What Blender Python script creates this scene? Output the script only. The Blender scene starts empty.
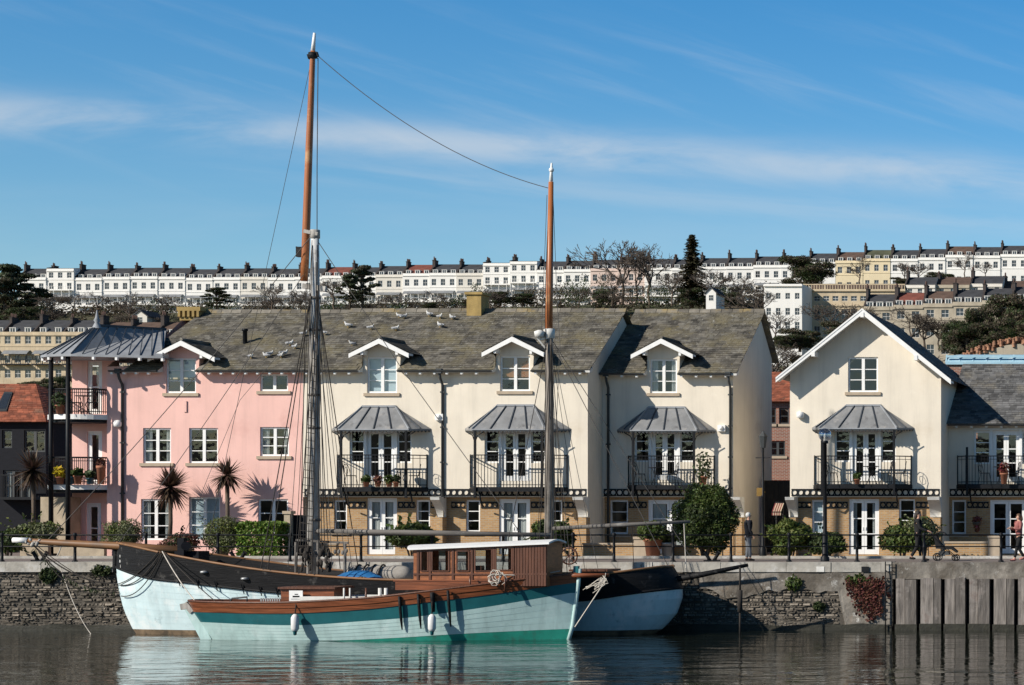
import bpy, math, random
from mathutils import Vector, Matrix, noise
R = random.Random(7)
for blk in (bpy.data.objects, bpy.data.meshes):
    for o in list(blk): blk.remove(o)
scene = bpy.context.scene
COL = scene.collection
V = Vector
# ---- camera geometry: level camera, principal point (1290,516) px, focal 2300 px, eye 1.64 m above the promenade
F, CX, VX, VY, EYE = 2300.0, 31.8, 1290.0, 516.0, 1.64
def PX(px, Y): return CX + (px - VX) * Y / F
def PZ(py, Y): return EYE + (VY - py) * Y / F
def P(px, py, Y): return V((PX(px, Y), Y, PZ(py, Y)))
def lerp(a, b, t): return a + (b - a) * t
def interp(tab, x):
    if x <= tab[0][0]: return tab[0][1]
    for (a, va), (b, vb) in zip(tab, tab[1:]):
        if x <= b: return va + (vb - va) * (x - a) / (b - a)
    return tab[-1][1]
def sstep(t):
    t = max(0, min(1, t)); return t * t * (3 - 2 * t)
def curve(tab, x):          # smooth (Catmull-Rom) interpolation of a table
    n = len(tab)
    if x <= tab[0][0]: return tab[0][1]
    if x >= tab[-1][0]: return tab[-1][1]
    for i in range(n - 1):
        if x <= tab[i + 1][0]:
            x0, y0 = tab[i]; x1, y1 = tab[i + 1]
            d = x1 - x0
            m0 = (y1 - tab[i - 1][1]) / (x1 - tab[i - 1][0]) if i > 0 else (y1 - y0) / d
            m1 = (tab[i + 2][1] - y0) / (tab[i + 2][0] - x0) if i < n - 2 else (y1 - y0) / d
            t = (x - x0) / d
            return (2*t**3-3*t*t+1)*y0 + (t**3-2*t*t+t)*d*m0 + (-2*t**3+3*t*t)*y1 + (t**3-t*t)*d*m1

# ---- mesh builder
class MB:
    def __init__(s): s.v = []; s.f = []; s.m = []; s.s = []
    def add(s, vs, fs, m=0, sm=False):
        o = len(s.v); s.v.extend([tuple(p) for p in vs])
        for f in fs: s.f.append([o + i for i in f]); s.m.append(m); s.s.append(sm)
    def poly(s, pts, m=0): s.add(pts, [list(range(len(pts)))], m)
    def box(s, x0, x1, y0, y1, z0, z1, m=0):
        if x0 > x1: x0, x1 = x1, x0
        if y0 > y1: y0, y1 = y1, y0
        if z0 > z1: z0, z1 = z1, z0
        vs = [(x0,y0,z0),(x1,y0,z0),(x1,y1,z0),(x0,y1,z0),(x0,y0,z1),(x1,y0,z1),(x1,y1,z1),(x0,y1,z1)]
        s.add(vs, [(3,2,1,0),(4,5,6,7),(0,1,5,4),(1,2,6,5),(2,3,7,6),(3,0,4,7)], m)
    def prism(s, pts, vec, m=0):   # polygon pts extruded along vec
        vec = V(vec); n = len(pts); a = [V(p) for p in pts]
        c = [p + vec for p in a]
        s.add(a + c, [list(range(n))[::-1], list(range(n, 2*n))] + [(i, (i+1) % n, n + (i+1) % n, n + i) for i in range(n)], m)
    def bar(s, p0, p1, w, h=None, m=0):   # rectangular bar
        h = h or w; p0 = V(p0); p1 = V(p1); d = (p1 - p0)
        if d.length < 1e-6: return
        d.normalize()
        u = d.cross(V((0,0,1)))
        if u.length < .05: u = V((1,0,0))
        u.normalize(); t = u.cross(d)
        q = [-u*w/2 - t*h/2, u*w/2 - t*h/2, u*w/2 + t*h/2, -u*w/2 + t*h/2]
        s.add([p0 + k for k in q] + [p1 + k for k in q], [(3,2,1,0),(4,5,6,7),(0,1,5,4),(1,2,6,5),(2,3,7,6),(3,0,4,7)], m)
    def path(s, pts, r, n=6, m=0, sm=True, caps=True):
        pts = [V(p) for p in pts]; k = len(pts)
        rs = r if isinstance(r, (list, tuple)) else [r] * k
        o = len(s.v); prev = None
        for i, p in enumerate(pts):
            d = (pts[min(i+1, k-1)] - pts[max(i-1, 0)])
            d = d.normalized() if d.length > 1e-9 else V((0,0,1))
            if prev is None:
                u = d.cross(V((0.13,0.2,1)))
                if u.length < .05: u = d.cross(V((1,0,0)))
            else: u = prev - d * prev.dot(d)
            u.normalize(); prev = u; w = d.cross(u)
            for j in range(n):
                a = 2*math.pi*j/n; s.v.append(tuple(p + (u*math.cos(a) + w*math.sin(a)) * rs[i]))
        for i in range(k-1):
            for j in range(n):
                j2 = (j+1) % n
                s.f.append([o+i*n+j, o+i*n+j2, o+(i+1)*n+j2, o+(i+1)*n+j]); s.m.append(m); s.s.append(sm)
        if caps:
            s.f.append([o+j for j in range(n)][::-1]); s.m.append(m); s.s.append(False)
            s.f.append([o+(k-1)*n+j for j in range(n)]); s.m.append(m); s.s.append(False)
    def tube(s, p0, p1, r0, r1=None, n=8, m=0): s.path([p0, p1], [r0, r1 if r1 is not None else r0], n, m)
    def lathe(s, c, prof, n=16, m=0, sm=True):   # prof: (r,z) list round vertical axis at c
        c = V(c); o = len(s.v)
        for r, z in prof:
            for j in range(n):
                a = 2*math.pi*j/n; s.v.append((c.x + r*math.cos(a), c.y + r*math.sin(a), c.z + z))
        for i in range(len(prof)-1):
            for j in range(n):
                j2 = (j+1) % n
                s.f.append([o+i*n+j, o+i*n+j2, o+(i+1)*n+j2, o+(i+1)*n+j]); s.m.append(m); s.s.append(sm)
    def ball(s, c, r, m=0, nu=10, nv=7, sc=(1,1,1), rot=None):
        c = V(c); o = len(s.v)
        for i in range(nv+1):
            t = math.pi*i/nv
            for j in range(nu):
                a = 2*math.pi*j/nu
                p = V((math.sin(t)*math.cos(a)*sc[0], math.sin(t)*math.sin(a)*sc[1], math.cos(t)*sc[2])) * r
                if rot: p = rot @ p
                s.v.append(tuple(c + p))
        for i in range(nv):
            for j in range(nu):
                j2 = (j+1) % nu
                s.f.append([o+i*nu+j, o+(i+1)*nu+j, o+(i+1)*nu+j2, o+i*nu+j2]); s.m.append(m); s.s.append(True)
    def grid(s, rows, m=0, sm=True, flip=False):   # rows of equal length point lists
        o = len(s.v); n = len(rows[0])
        for r in rows: s.v.extend([tuple(p) for p in r])
        for i in range(len(rows)-1):
            mm = m[i] if isinstance(m, (list, tuple)) else m
            for j in range(n-1):
                q = [o+i*n+j, o+i*n+j+1, o+(i+1)*n+j+1, o+(i+1)*n+j]
                s.f.append(q[::-1] if flip else q); s.m.append(mm); s.s.append(sm)
    def build(s, name, mats, parent=None, loc=None):
        org = V((0,0,0))
        if parent is not None: org = V(parent['_o'])
        elif loc is not None: org = V(loc)
        me = bpy.data.meshes.new(name)
        me.from_pydata([(x-org.x, y-org.y, z-org.z) for x, y, z in s.v], [], s.f)
        if not isinstance(mats, (list, tuple)): mats = [mats]
        for k in mats: me.materials.append(k)
        me.polygons.foreach_set('material_index', s.m); me.polygons.foreach_set('use_smooth', s.s)
        me.update()
        return link(me, name, parent, org)
def link(me, name, parent=None, org=None, off=None):
    o = bpy.data.objects.new(name, me); COL.objects.link(o)
    if parent is not None:
        o.parent = parent; o['_o'] = list(parent['_o'])
        if off is not None: o.location = V(off) - V(parent['_o']); o['_o'] = list(off)
    elif org is not None: o.location = org; o['_o'] = list(org)
    return o
def tag(o, label, cat, group=None):
    o['label'] = label; o['category'] = cat
    if group: o['group'] = group
    return o
def thing(name, label, cat, loc, group=None):
    o = bpy.data.objects.new(name, None); COL.objects.link(o)
    o.empty_display_size = .3; o.location = loc; o['_o'] = list(loc)
    return tag(o, label, cat, group)
def solo(mb, name, mats, label, cat, loc, group=None):
    return tag(mb.build(name, mats, None, loc), label, cat, group)
def struct(mb, name, mats, kind='structure', label=None):
    o = mb.build(name, mats); o['kind'] = kind
    if label: o['label'] = label
    return o
def kids(o): return [c for c in COL.objects if c.parent == o]
def copy_tree(o, loc=None, rz=0, sc=1, label=None, group=None, parent=None):
    c = o.copy(); COL.objects.link(c)
    if parent is not None: c.parent = parent
    else:
        c.location = loc; c.rotation_euler = (0, 0, rz)
        c.scale = (sc, sc, sc) if not isinstance(sc, tuple) else sc
        if label: c['label'] = label
        if group: c['group'] = group
    for ch in kids(o): copy_tree(ch, parent=c)
    return c

# ---- materials
def hexlin(h):
    h = h.lstrip('#'); c = [int(h[i:i+2], 16)/255 for i in (0,2,4)]
    return tuple(x/12.92 if x <= .04045 else ((x+.055)/1.055)**2.4 for x in c)
def mk(name, col, rough=.75, var=.15, scale=3, detail=6, bump=0, bscale=None, metal=0, stretch=(1,1,1), island=0, spots=(), streak=0, spec=.4, brick=None):
    m = bpy.data.materials.new(name); m.use_nodes = True
    nt = m.node_tree; N = nt.nodes; L = nt.links
    bs = N['Principled BSDF']; bs.inputs['Roughness'].default_value = rough
    bs.inputs['Metallic'].default_value = metal; bs.inputs['Specular IOR Level'].default_value = spec
    tc = N.new('ShaderNodeTexCoord'); mp = N.new('ShaderNodeMapping'); mp.inputs['Scale'].default_value = stretch
    L.new(tc.outputs['Object'], mp.inputs['Vector'])
    def nz(sc, det=detail, vec=None, rough_=.6):
        n = N.new('ShaderNodeTexNoise'); n.inputs['Scale'].default_value = sc; n.inputs['Detail'].default_value = det
        n.inputs['Roughness'].default_value = rough_; L.new((vec or mp.outputs['Vector']), n.inputs['Vector']); return n
    def mix(a, b, fac, mode='MIX'):
        x = N.new('ShaderNodeMix'); x.data_type = 'RGBA'; x.blend_type = mode
        for k, i in ((a, 6), (b, 7)):
            if hasattr(k, 'is_linked') or isinstance(k, bpy.types.NodeSocket): L.new(k, x.inputs[i])
            else: x.inputs[i].default_value = (*k, 1)
        if isinstance(fac, (int, float)): x.inputs[0].default_value = fac
        else: L.new(fac, x.inputs[0])
        return x.outputs[2]
    def mrange(sock, a, b, c=0, d=1):
        r = N.new('ShaderNodeMapRange'); L.new(sock, r.inputs[0])
        for i, k in zip((1,2,3,4), (a,b,c,d)): r.inputs[i].default_value = k
        return r.outputs[0]
    def clampc(c): return tuple(max(0, min(1, k)) for k in c)
    n1 = nz(scale)
    out = mix(clampc([k*(1-var) for k in col]), clampc([k*(1+var) for k in col]), mrange(n1.outputs['Fac'], .3, .7))
    bh = None
    if brick:
        bw, bhh, mort, c2 = brick
        cx = N.new('ShaderNodeSeparateXYZ'); L.new(tc.outputs['Object'], cx.inputs[0])
        ad = N.new('ShaderNodeMath'); L.new(cx.outputs[0], ad.inputs[0]); L.new(cx.outputs[1], ad.inputs[1])
        cb = N.new('ShaderNodeCombineXYZ'); L.new(ad.outputs[0], cb.inputs[0]); L.new(cx.outputs[2], cb.inputs[1])
        b = N.new('ShaderNodeTexBrick'); L.new(cb.outputs[0], b.inputs['Vector'])
        b.inputs['Scale'].default_value = 1; b.inputs['Brick Width'].default_value = bw; b.inputs['Row Height'].default_value = bhh
        b.inputs['Mortar Size'].default_value = .012; b.inputs['Mortar'].default_value = (*mort, 1)
        L.new(out, b.inputs['Color1']); b.inputs['Color2'].default_value = (*c2, 1)
        out = b.outputs['Color']; bh = b.outputs['Fac']
    if island:
        g = N.new('ShaderNodeNewGeometry')
        x = N.new('ShaderNodeMapRange'); L.new(g.outputs['Random Per Island'], x.inputs[0])
        x.inputs[3].default_value = 1 - island; x.inputs[4].default_value = 1 + island
        hv = N.new('ShaderNodeHueSaturation'); L.new(out, hv.inputs['Color']); L.new(x.outputs[0], hv.inputs['Value'])
        out = hv.outputs[0]
    for (sc_, ssc, lo, hi) in spots:
        n = nz(ssc, 8, tc.outputs['Object'], .65)
        out = mix(out, sc_, mrange(n.outputs['Fac'], lo, hi))
    if streak:
        mp2 = N.new('ShaderNodeMapping'); mp2.inputs['Scale'].default_value = (2.5, 2.5, .18)
        L.new(tc.outputs['Object'], mp2.inputs['Vector'])
        n = nz(1.3, 6, mp2.outputs['Vector'], .7)
        out = mix(out, clampc([k*.45 for k in col]), mrange(n.outputs['Fac'], .48, .8, 0, streak))
    L.new(out, bs.inputs['Base Color'])
    if bump:
        n = nz(bscale or scale*4, 8)
        bp = N.new('ShaderNodeBump'); bp.inputs['Strength'].default_value = bump; bp.inputs['Distance'].default_value = .03
        L.new(n.outputs['Fac'], bp.inputs['Height']); L.new(bp.outputs[0], bs.inputs['Normal'])
    return m
def mk_leaf(name, col, hue=.03, val=.45, rough=.6, trans=.25):
    m = bpy.data.materials.new(name); m.use_nodes = True
    nt = m.node_tree; N = nt.nodes; L = nt.links; bs = N['Principled BSDF']
    g = N.new('ShaderNodeNewGeometry'); hv = N.new('ShaderNodeHueSaturation'); hv.inputs['Color'].default_value = (*col, 1)
    r = N.new('ShaderNodeMapRange'); L.new(g.outputs['Random Per Island'], r.inputs[0]); r.inputs[3].default_value = 1-val; r.inputs[4].default_value = 1+val
    L.new(r.outputs[0], hv.inputs['Value'])
    ml = N.new('ShaderNodeMath'); ml.operation = 'MULTIPLY'; L.new(g.outputs['Random Per Island'], ml.inputs[0]); ml.inputs[1].default_value = 7.31
    fr = N.new('ShaderNodeMath'); fr.operation = 'FRACT'; L.new(ml.outputs[0], fr.inputs[0])
    r2 = N.new('ShaderNodeMapRange'); L.new(fr.outputs[0], r2.inputs[0]); r2.inputs[3].default_value = .5-hue; r2.inputs[4].default_value = .5+hue
    L.new(r2.outputs[0], hv.inputs['Hue'])
    L.new(hv.outputs[0], bs.inputs['Base Color']); bs.inputs['Roughness'].default_value = rough; bs.inputs['Specular IOR Level'].default_value = .35
    tr = N.new('ShaderNodeBsdfTranslucent'); L.new(hv.outputs[0], tr.inputs[0])
    mx = N.new('ShaderNodeMixShader'); mx.inputs[0].default_value = trans
    L.new(bs.outputs[0], mx.inputs[1]); L.new(tr.outputs[0], mx.inputs[2]); L.new(mx.outputs[0], N['Material Output'].inputs[0])
    return m
def mk_glass(name, tint=(.55,.6,.6), add=.06):
    m = bpy.data.materials.new(name); m.use_nodes = True
    nt = m.node_tree; N = nt.nodes; L = nt.links; N.remove(N['Principled BSDF'])
    t = N.new('ShaderNodeBsdfTransparent'); t.inputs[0].default_value = (*tint, 1)
    g = N.new('ShaderNodeBsdfGlossy'); g.inputs['Roughness'].default_value = .02; g.inputs[0].default_value = (.9,.95,1,1)
    n = N.new('ShaderNodeTexNoise'); n.inputs['Scale'].default_value = 1.7
    tc = N.new('ShaderNodeTexCoord'); L.new(tc.outputs['Object'], n.inputs['Vector'])
    bp = N.new('ShaderNodeBump'); bp.inputs['Strength'].default_value = .12; bp.inputs['Distance'].default_value = .05
    L.new(n.outputs['Fac'], bp.inputs['Height']); L.new(bp.outputs[0], g.inputs['Normal'])
    f = N.new('ShaderNodeLayerWeight'); pw = N.new('ShaderNodeMath'); pw.operation = 'POWER'; L.new(f.outputs['Facing'], pw.inputs[0]); pw.inputs[1].default_value = 5
    a = N.new('ShaderNodeMath'); L.new(pw.outputs[0], a.inputs[0]); a.inputs[1].default_value = .045+add; a.use_clamp = True
    mx = N.new('ShaderNodeMixShader'); L.new(a.outputs[0], mx.inputs[0]); L.new(t.outputs[0], mx.inputs[1]); L.new(g.outputs[0], mx.inputs[2])
    L.new(mx.outputs[0], N['Material Output'].inputs[0])
    return m

M = {}
M['cream'] = mk('cream_render', (.745,.675,.56), .9, .07, .6, bump=.2, bscale=25, streak=.27, spots=[((.62,.53,.40),.5,.57,.78),((.81,.75,.64),1.3,.62,.78)])
M['pink'] = mk('pink_render', (.79,.49,.43), .9, .07, .6, bump=.2, bscale=25, streak=.27, spots=[((.66,.37,.32),.5,.56,.76),((.84,.58,.52),1.3,.62,.78)])
M['slate'] = mk('roof_slate', (.112,.103,.086), .88, .4, 1.6, island=.5, stretch=(1,1,2), bump=.5, bscale=12, spots=[((.165,.143,.088),.75,.46,.64), ((.25,.24,.21),2.4,.54,.72), ((.05,.046,.038),1.2,.54,.70), ((.30,.23,.06),2.6,.66,.75), ((.40,.39,.35),9,.60,.70)])
M['slate_dark'] = mk('dark_slate', (.12,.12,.12), .8, .35, .9, island=.4, stretch=(1,1,2), bump=.4, bscale=12, spots=[((.30,.30,.28),4.5,.57,.72),((.2,.18,.14),1.0,.52,.72),((.04,.04,.04),1.4,.58,.74)])
M['white'] = mk('white_paint', (.80,.80,.78), .5, .05, 4)
M['white_old'] = mk('weathered_white', (.66,.65,.61), .6, .12, 4, streak=.3)
M['lead'] = mk('lead_sheet', (.21,.215,.22), .55, .25, 1.5, metal=.1, bump=.2, bscale=6, spots=[((.36,.34,.31),1.6,.50,.68),((.11,.11,.115),2.2,.56,.7)])
M['zinc'] = mk('blue_grey_zinc', (.26,.275,.295), .6, .25, 1.5, metal=0, bump=.15, bscale=6)
M['black'] = mk('black_iron', (.009,.010,.012), .5, .3, 5, spec=.2)
M['black_wood'] = mk('black_boards', (.010,.011,.015), .75, .3, 3, stretch=(1,1,10), spec=.15)
M['gutter'] = mk('dark_grey_gutter', (.045,.05,.052), .6, .2, 3)
M['brick'] = mk('buff_brick', (.46,.28,.12), .9, .25, 3, brick=(.225,.075,(.38,.31,.22),(.34,.19,.08)), island=0)
M['redbrick'] = mk('red_brick', (.28,.10,.06), .9, .25, 3, brick=(.225,.075,(.3,.27,.23),(.2,.07,.045)))
M['stone'] = mk('buff_stone', (.40,.33,.24), .9, .2, 2.5, bump=.3, bscale=14, streak=.25)
M['stone_sill'] = mk('sill_stone', (.42,.34,.25), .85, .12, 3)
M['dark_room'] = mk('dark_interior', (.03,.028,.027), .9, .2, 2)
M['glass'] = mk_glass('window_glass', (.78,.82,.83), .025)
M['blind'] = mk('pale_blind', (.55,.64,.68), .9, .06, 2, stretch=(1,1,14))
M['blind_brown'] = mk('brown_blind', (.36,.16,.07), .9, .12, 2)
M['curtain'] = mk('net_curtain', (.55,.55,.52), .95, .18, 3, stretch=(10,1,.4))
M['pantile'] = mk('red_pantile', (.27,.085,.045), .85, .35, 2, island=.35, spots=[((.2,.12,.08),1.3,.55,.75)])
M['pavement'] = mk('paving', (.20,.165,.145), .9, .2, 1.2, bump=.2, bscale=14, spots=[((.13,.11,.10),.7,.5,.7)])
M['coping'] = mk('coping_stone', (.36,.34,.30), .9, .25, 1.6, bump=.6, bscale=7, spots=[((.56,.55,.52),.9,.52,.62),((.12,.11,.09),1.8,.56,.72)])
M['rubble'] = mk('rubble_stone', (.20,.172,.138), .95, .45, 2.6, bump=1, bscale=11, island=.62, spots=[((.30,.27,.23),1.2,.57,.74),((.035,.033,.025),.55,.52,.74),((.05,.06,.025),1.6,.64,.74)])
M['mortar'] = mk('old_mortar', (.085,.075,.062), .95, .3, 3, bump=.8, bscale=10, spots=[((.2,.185,.16),.9,.55,.7)])
M['concrete'] = mk('weathered_concrete', (.215,.195,.168), .95, .45, 2.2, bump=1, bscale=9, streak=.85, spots=[((.105,.09,.072),.8,.45,.60),((.50,.49,.46),2.4,.60,.68),((.06,.052,.042),1.7,.58,.70),((.20,.13,.08),1.1,.64,.76)])
M['pile'] = mk('old_timber_pile', (.185,.165,.148), .95, .5, 2.5, island=.5, bump=.7, bscale=8, stretch=(3,3,.35), streak=.5, spots=[((.34,.31,.29),1.0,.52,.68),((.10,.05,.03),1.0,.56,.72),((.05,.04,.035),1.6,.6,.74)])
M['alga'] = mk('wet_weed', (.024,.023,.015), .6, .4, 3, bump=.6)
M['leaf'] = mk_leaf('shrub_leaf', (.06,.09,.018))
M['leaf_mid'] = mk_leaf('olive_leaf', (.10,.125,.028))
M['leaf_dark'] = mk_leaf('dark_leaf', (.042,.062,.02))
M['leaf_bright'] = mk_leaf('hedge_leaf', (.12,.19,.03))
M['leaf_grey'] = mk_leaf('grey_green_leaf', (.14,.155,.075), .02, .35)
M['leaf_varieg'] = mk_leaf('variegated_leaf', (.24,.25,.13), .03, .5)
M['leaf_red'] = mk_leaf('red_brown_leaf', (.13,.05,.035), .03, .5)
M['leaf_yellow'] = mk_leaf('yellow_flower', (.55,.42,.02), .02, .3)
M['leaf_pink'] = mk_leaf('red_flower', (.20,.055,.04), .05, .4)
M['palm'] = mk_leaf('palm_blade', (.085,.052,.036), .03, .6)
M['conifer'] = mk_leaf('conifer_needles', (.040,.056,.024), .03, .5, trans=.1)
M['conifer_brown'] = mk_leaf('brown_conifer_needles', (.06,.052,.028), .03, .5, trans=.1)
M['scrub'] = mk_leaf('scrub_leaf', (.075,.06,.038), .05, .6)
M['twig'] = mk('bare_twig', (.10,.08,.066), .9, .3, 2)
M['bark'] = mk('bark', (.10,.075,.055), .95, .35, 4, stretch=(1,1,.3), bump=.6)
M['terra_bright'] = mk('clay_tile', (.34,.18,.11), .9, .3, 3, island=.4)
M['terracotta'] = mk('terracotta', (.34,.14,.08), .85, .2, 3)
M['bluepot'] = mk('blue_glaze', (.05,.12,.16), .35, .2, 3)
M['galv'] = mk('galvanised', (.40,.41,.41), .45, .15, 3, metal=.4)
M['earth'] = mk('hill_grass', (.07,.075,.035), .95, .35, .05, spots=[((.11,.085,.055),.03,.5,.65)])
M['added_bank'] = mk('added_bank_dark', (.035,.04,.02), .95, .6, .3)
M['soil'] = mk('bed_soil', (.07,.05,.035), .95, .3, 3)
# far town
M['t_white'] = mk('white_stucco', (.74,.73,.70), .9, .06, .3, streak=.14)
M['t_offwhite'] = mk('offwhite_stucco', (.64,.61,.55), .9, .08, .3, streak=.18)
M['t_cream'] = mk('cream_stucco', (.66,.56,.38), .9, .08, .3, streak=.18)
M['t_pinkw'] = mk('pale_pink_stucco', (.60,.48,.42), .9, .08, .3, streak=.18)
M['t_stone'] = mk('bath_stone', (.50,.41,.285), .9, .2, .4, streak=.4)
M['t_stone_grey'] = mk('grey_stone', (.40,.35,.27), .9, .2, .4, streak=.4)
M['t_slate'] = mk('far_slate', (.045,.047,.053), .8, .3, .5, stretch=(1,1,3))
M['t_brown'] = mk('far_brown_tile', (.10,.065,.05), .85, .3, .5, stretch=(1,1,3))
M['t_red'] = mk('far_red_tile', (.17,.055,.04), .85, .3, .5, stretch=(1,1,3))
M['t_green'] = mk('far_mossy_slate', (.07,.075,.045), .85, .3, .5)
M['t_chim'] = mk('sooty_chimney', (.055,.045,.042), .9, .3, .6)
M['t_pot'] = mk('sooty_pot', (.09,.055,.045), .9, .3, .6)
M['t_pane'] = mk('far_pane', (.035,.04,.045), .08, .1, 1, spec=.6)
M['t_rail'] = mk('far_lead_canopy', (.20,.21,.22), .6, .2, .8)
# =====================================================================  helpers for walls, windows, roofs
def clip2(poly, planes):
    for a, b, c in planes:
        out = []
        for i in range(len(poly)):
            p, q = poly[i], poly[(i+1) % len(poly)]
            dp, dq = a*p[0]+b*p[1]-c, a*q[0]+b*q[1]-c
            if dp <= 1e-9: out.append(p)
            if (dp < -1e-9 and dq > 1e-9) or (dp > 1e-9 and dq < -1e-9):
                t = dp/(dp-dq); out.append((p[0]+(q[0]-p[0])*t, p[1]+(q[1]-p[1])*t))
        poly = out
        if len(poly) < 3: return []
    return poly
def panel(mb, x0, x1, z0, z1, y, holes=(), depth=.14, planes=(), m=0):
    """front wall (normal -Y) with real openings and reveals"""
    xs = sorted({x0, x1, *[h[0] for h in holes if x0 < h[0] < x1], *[h[1] for h in holes if x0 < h[1] < x1]})
    zs = sorted({z0, z1, *[h[2] for h in holes if z0 < h[2] < z1], *[h[3] for h in holes if z0 < h[3] < z1]})
    for a, b in zip(xs, xs[1:]):
        for c, d in zip(zs, zs[1:]):
            mx, mz = (a+b)/2, (c+d)/2
            if any(h[0] < mx < h[1] and h[2] < mz < h[3] for h in holes): continue
            pl = clip2([(a,c),(b,c),(b,d),(a,d)], planes)
            if pl: mb.poly([(p[0], y, p[1]) for p in pl], m)
    for h in holes:
        a, b = h[0], h[1]; c, d = max(h[2], z0), min(h[3], z1)
        if b <= x0 or a >= x1 or c >= d: continue
        Y2 = y + depth
        mb.poly([(a,y,c),(a,y,d),(a,Y2,d),(a,Y2,c)], m); mb.poly([(b,y,c),(b,Y2,c),(b,Y2,d),(b,y,d)], m)
        if h[3] <= z1: mb.poly([(a,y,d),(b,y,d),(b,Y2,d),(a,Y2,d)], m)
        if h[2] >= z0: mb.poly([(a,y,c),(a,Y2,c),(b,Y2,c),(b,y,c)], m)
def slates(mb, A, B, C, D, row=.2, w=.27, m=0, jit=1.0, gaps=()):
    """courses of single slates on the slope A-B (eave) to D-C (ridge); gaps: (xa, xb, tmax) left open for a dormer front"""
    A, B, C, D = map(V, (A, B, C, D))
    nrm = (B-A).cross(D-A).normalized()
    if nrm.z < 0: nrm = -nrm
    n = max(1, int((D-A).length/row))
    pt = lambda u, t: A.lerp(D,t).lerp(B.lerp(C,t), u)
    if not gaps: mb.poly([A, B, C, D], m)
    else:
        tm = max(g[2] for g in gaps); us = [0.0]
        for xa, xb, _ in sorted(gaps): us += [(xa-A.x)/(B.x-A.x), (xb-A.x)/(B.x-A.x)]
        us.append(1.0)
        for k in range(0, len(us), 2): mb.poly([pt(us[k],0), pt(us[k+1],0), pt(us[k+1],tm), pt(us[k],tm)], m)
        mb.poly([pt(0,tm), pt(1,tm), C, D], m)
    for i in range(n):
        t0, t1 = i/n, min(1.0, (i+1.12)/n)
        L0, R0, L1, R1 = A.lerp(D,t0), B.lerp(C,t0), A.lerp(D,t1), B.lerp(C,t1)
        ln = (R0-L0).length
        if ln < .1: continue
        u = -(R.random()*w)/ln
        while u < 1:
            ww = w*(.85+.3*R.random())/ln
            a, b = max(0,u), min(1,u+ww-.008/ln); u += ww
            if b-a < .03/ln: continue
            xm = lerp(lerp(L0.x,R0.x,a), lerp(L0.x,R0.x,b), .5)
            if any(g[0]-.1 < xm < g[1]+.1 and t0 < g[2] for g in gaps): continue
            lift = .022 + .014*R.random()*jit; sag = (R.random()-.5)*.03*jit
            off = (L1-L0)*sag
            p = [L0.lerp(R0,a)+nrm*lift-off, L0.lerp(R0,b)+nrm*lift-off, L1.lerp(R1,b)+nrm*.008, L1.lerp(R1,a)+nrm*.008]
            q = [p[0]-nrm*.02, p[1]-nrm*.02]
            mb.add(p+q, [(0,1,2,3),(4,5,1,0)], m)
def window(par, x0, x1, z0, z1, y, cols=2, rows=3, fw=.07, mull=.062, gb=.034, sill=True, cover=None, cov=1.0, fm='white', rec=.07):
    """casement in a real opening: frame, glass pane, sill, perhaps a blind or curtain behind"""
    mb = MB(); ya, yb = y+rec, y+rec+.05
    mb.box(x0, x1, ya, yb, z0, z0+fw); mb.box(x0, x1, ya, yb, z1-fw, z1)
    mb.box(x0, x0+fw, ya, yb, z0+fw, z1-fw); mb.box(x1-fw, x1, ya, yb, z0+fw, z1-fw)
    iw = (x1-x0-2*fw)/cols
    for c in range(cols):
        xa, xb = x0+fw+c*iw, x0+fw+(c+1)*iw
        if c > 0: mb.box(xa-mull, xa+mull, ya-.006, yb-.006, z0+fw, z1-fw)
        for r in range(1, rows):
            z = lerp(z0+fw, z1-fw, r/rows); mb.box(xa+.003, xb-.003, ya+.012, yb-.01, z-gb/2, z+gb/2)
    o = mb.build('window', M[fm], par)
    g = MB(); g.poly([(x0+.01,y+rec+.03,z0+.01),(x1-.01,y+rec+.03,z0+.01),(x1-.01,y+rec+.03,z1-.01),(x0+.01,y+rec+.03,z1-.01)]); g.build('glass', M['glass'], o)
    if sill:
        s = MB(); s.box(x0-.12, x1+.12, y-.07, y+.10, z0-.13, z0-.004); s.build('sill', M['stone_sill'], o)
    if cover:
        c = MB(); yy = y+rec+.12
        if cover == 'curtain':   # two gathered panels
            for a, b in ((x0+.02, lerp(x0,x1,.26)), (lerp(x0,x1,.76), x1-.02)):
                rows_ = []
                for z in (z0+.02, z1-.02): rows_.append([(lerp(a,b,i/12), yy+.03*math.sin(i*2.1), z) for i in range(13)])
                c.grid(rows_)
            c.build('curtain', M['curtain'], o)
        else:
            c.box(x0+.03, x1-.03, yy, yy+.01, lerp(z1, z0, cov), z1-.03); c.build('blind', M[cover], o)
    return o
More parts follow.
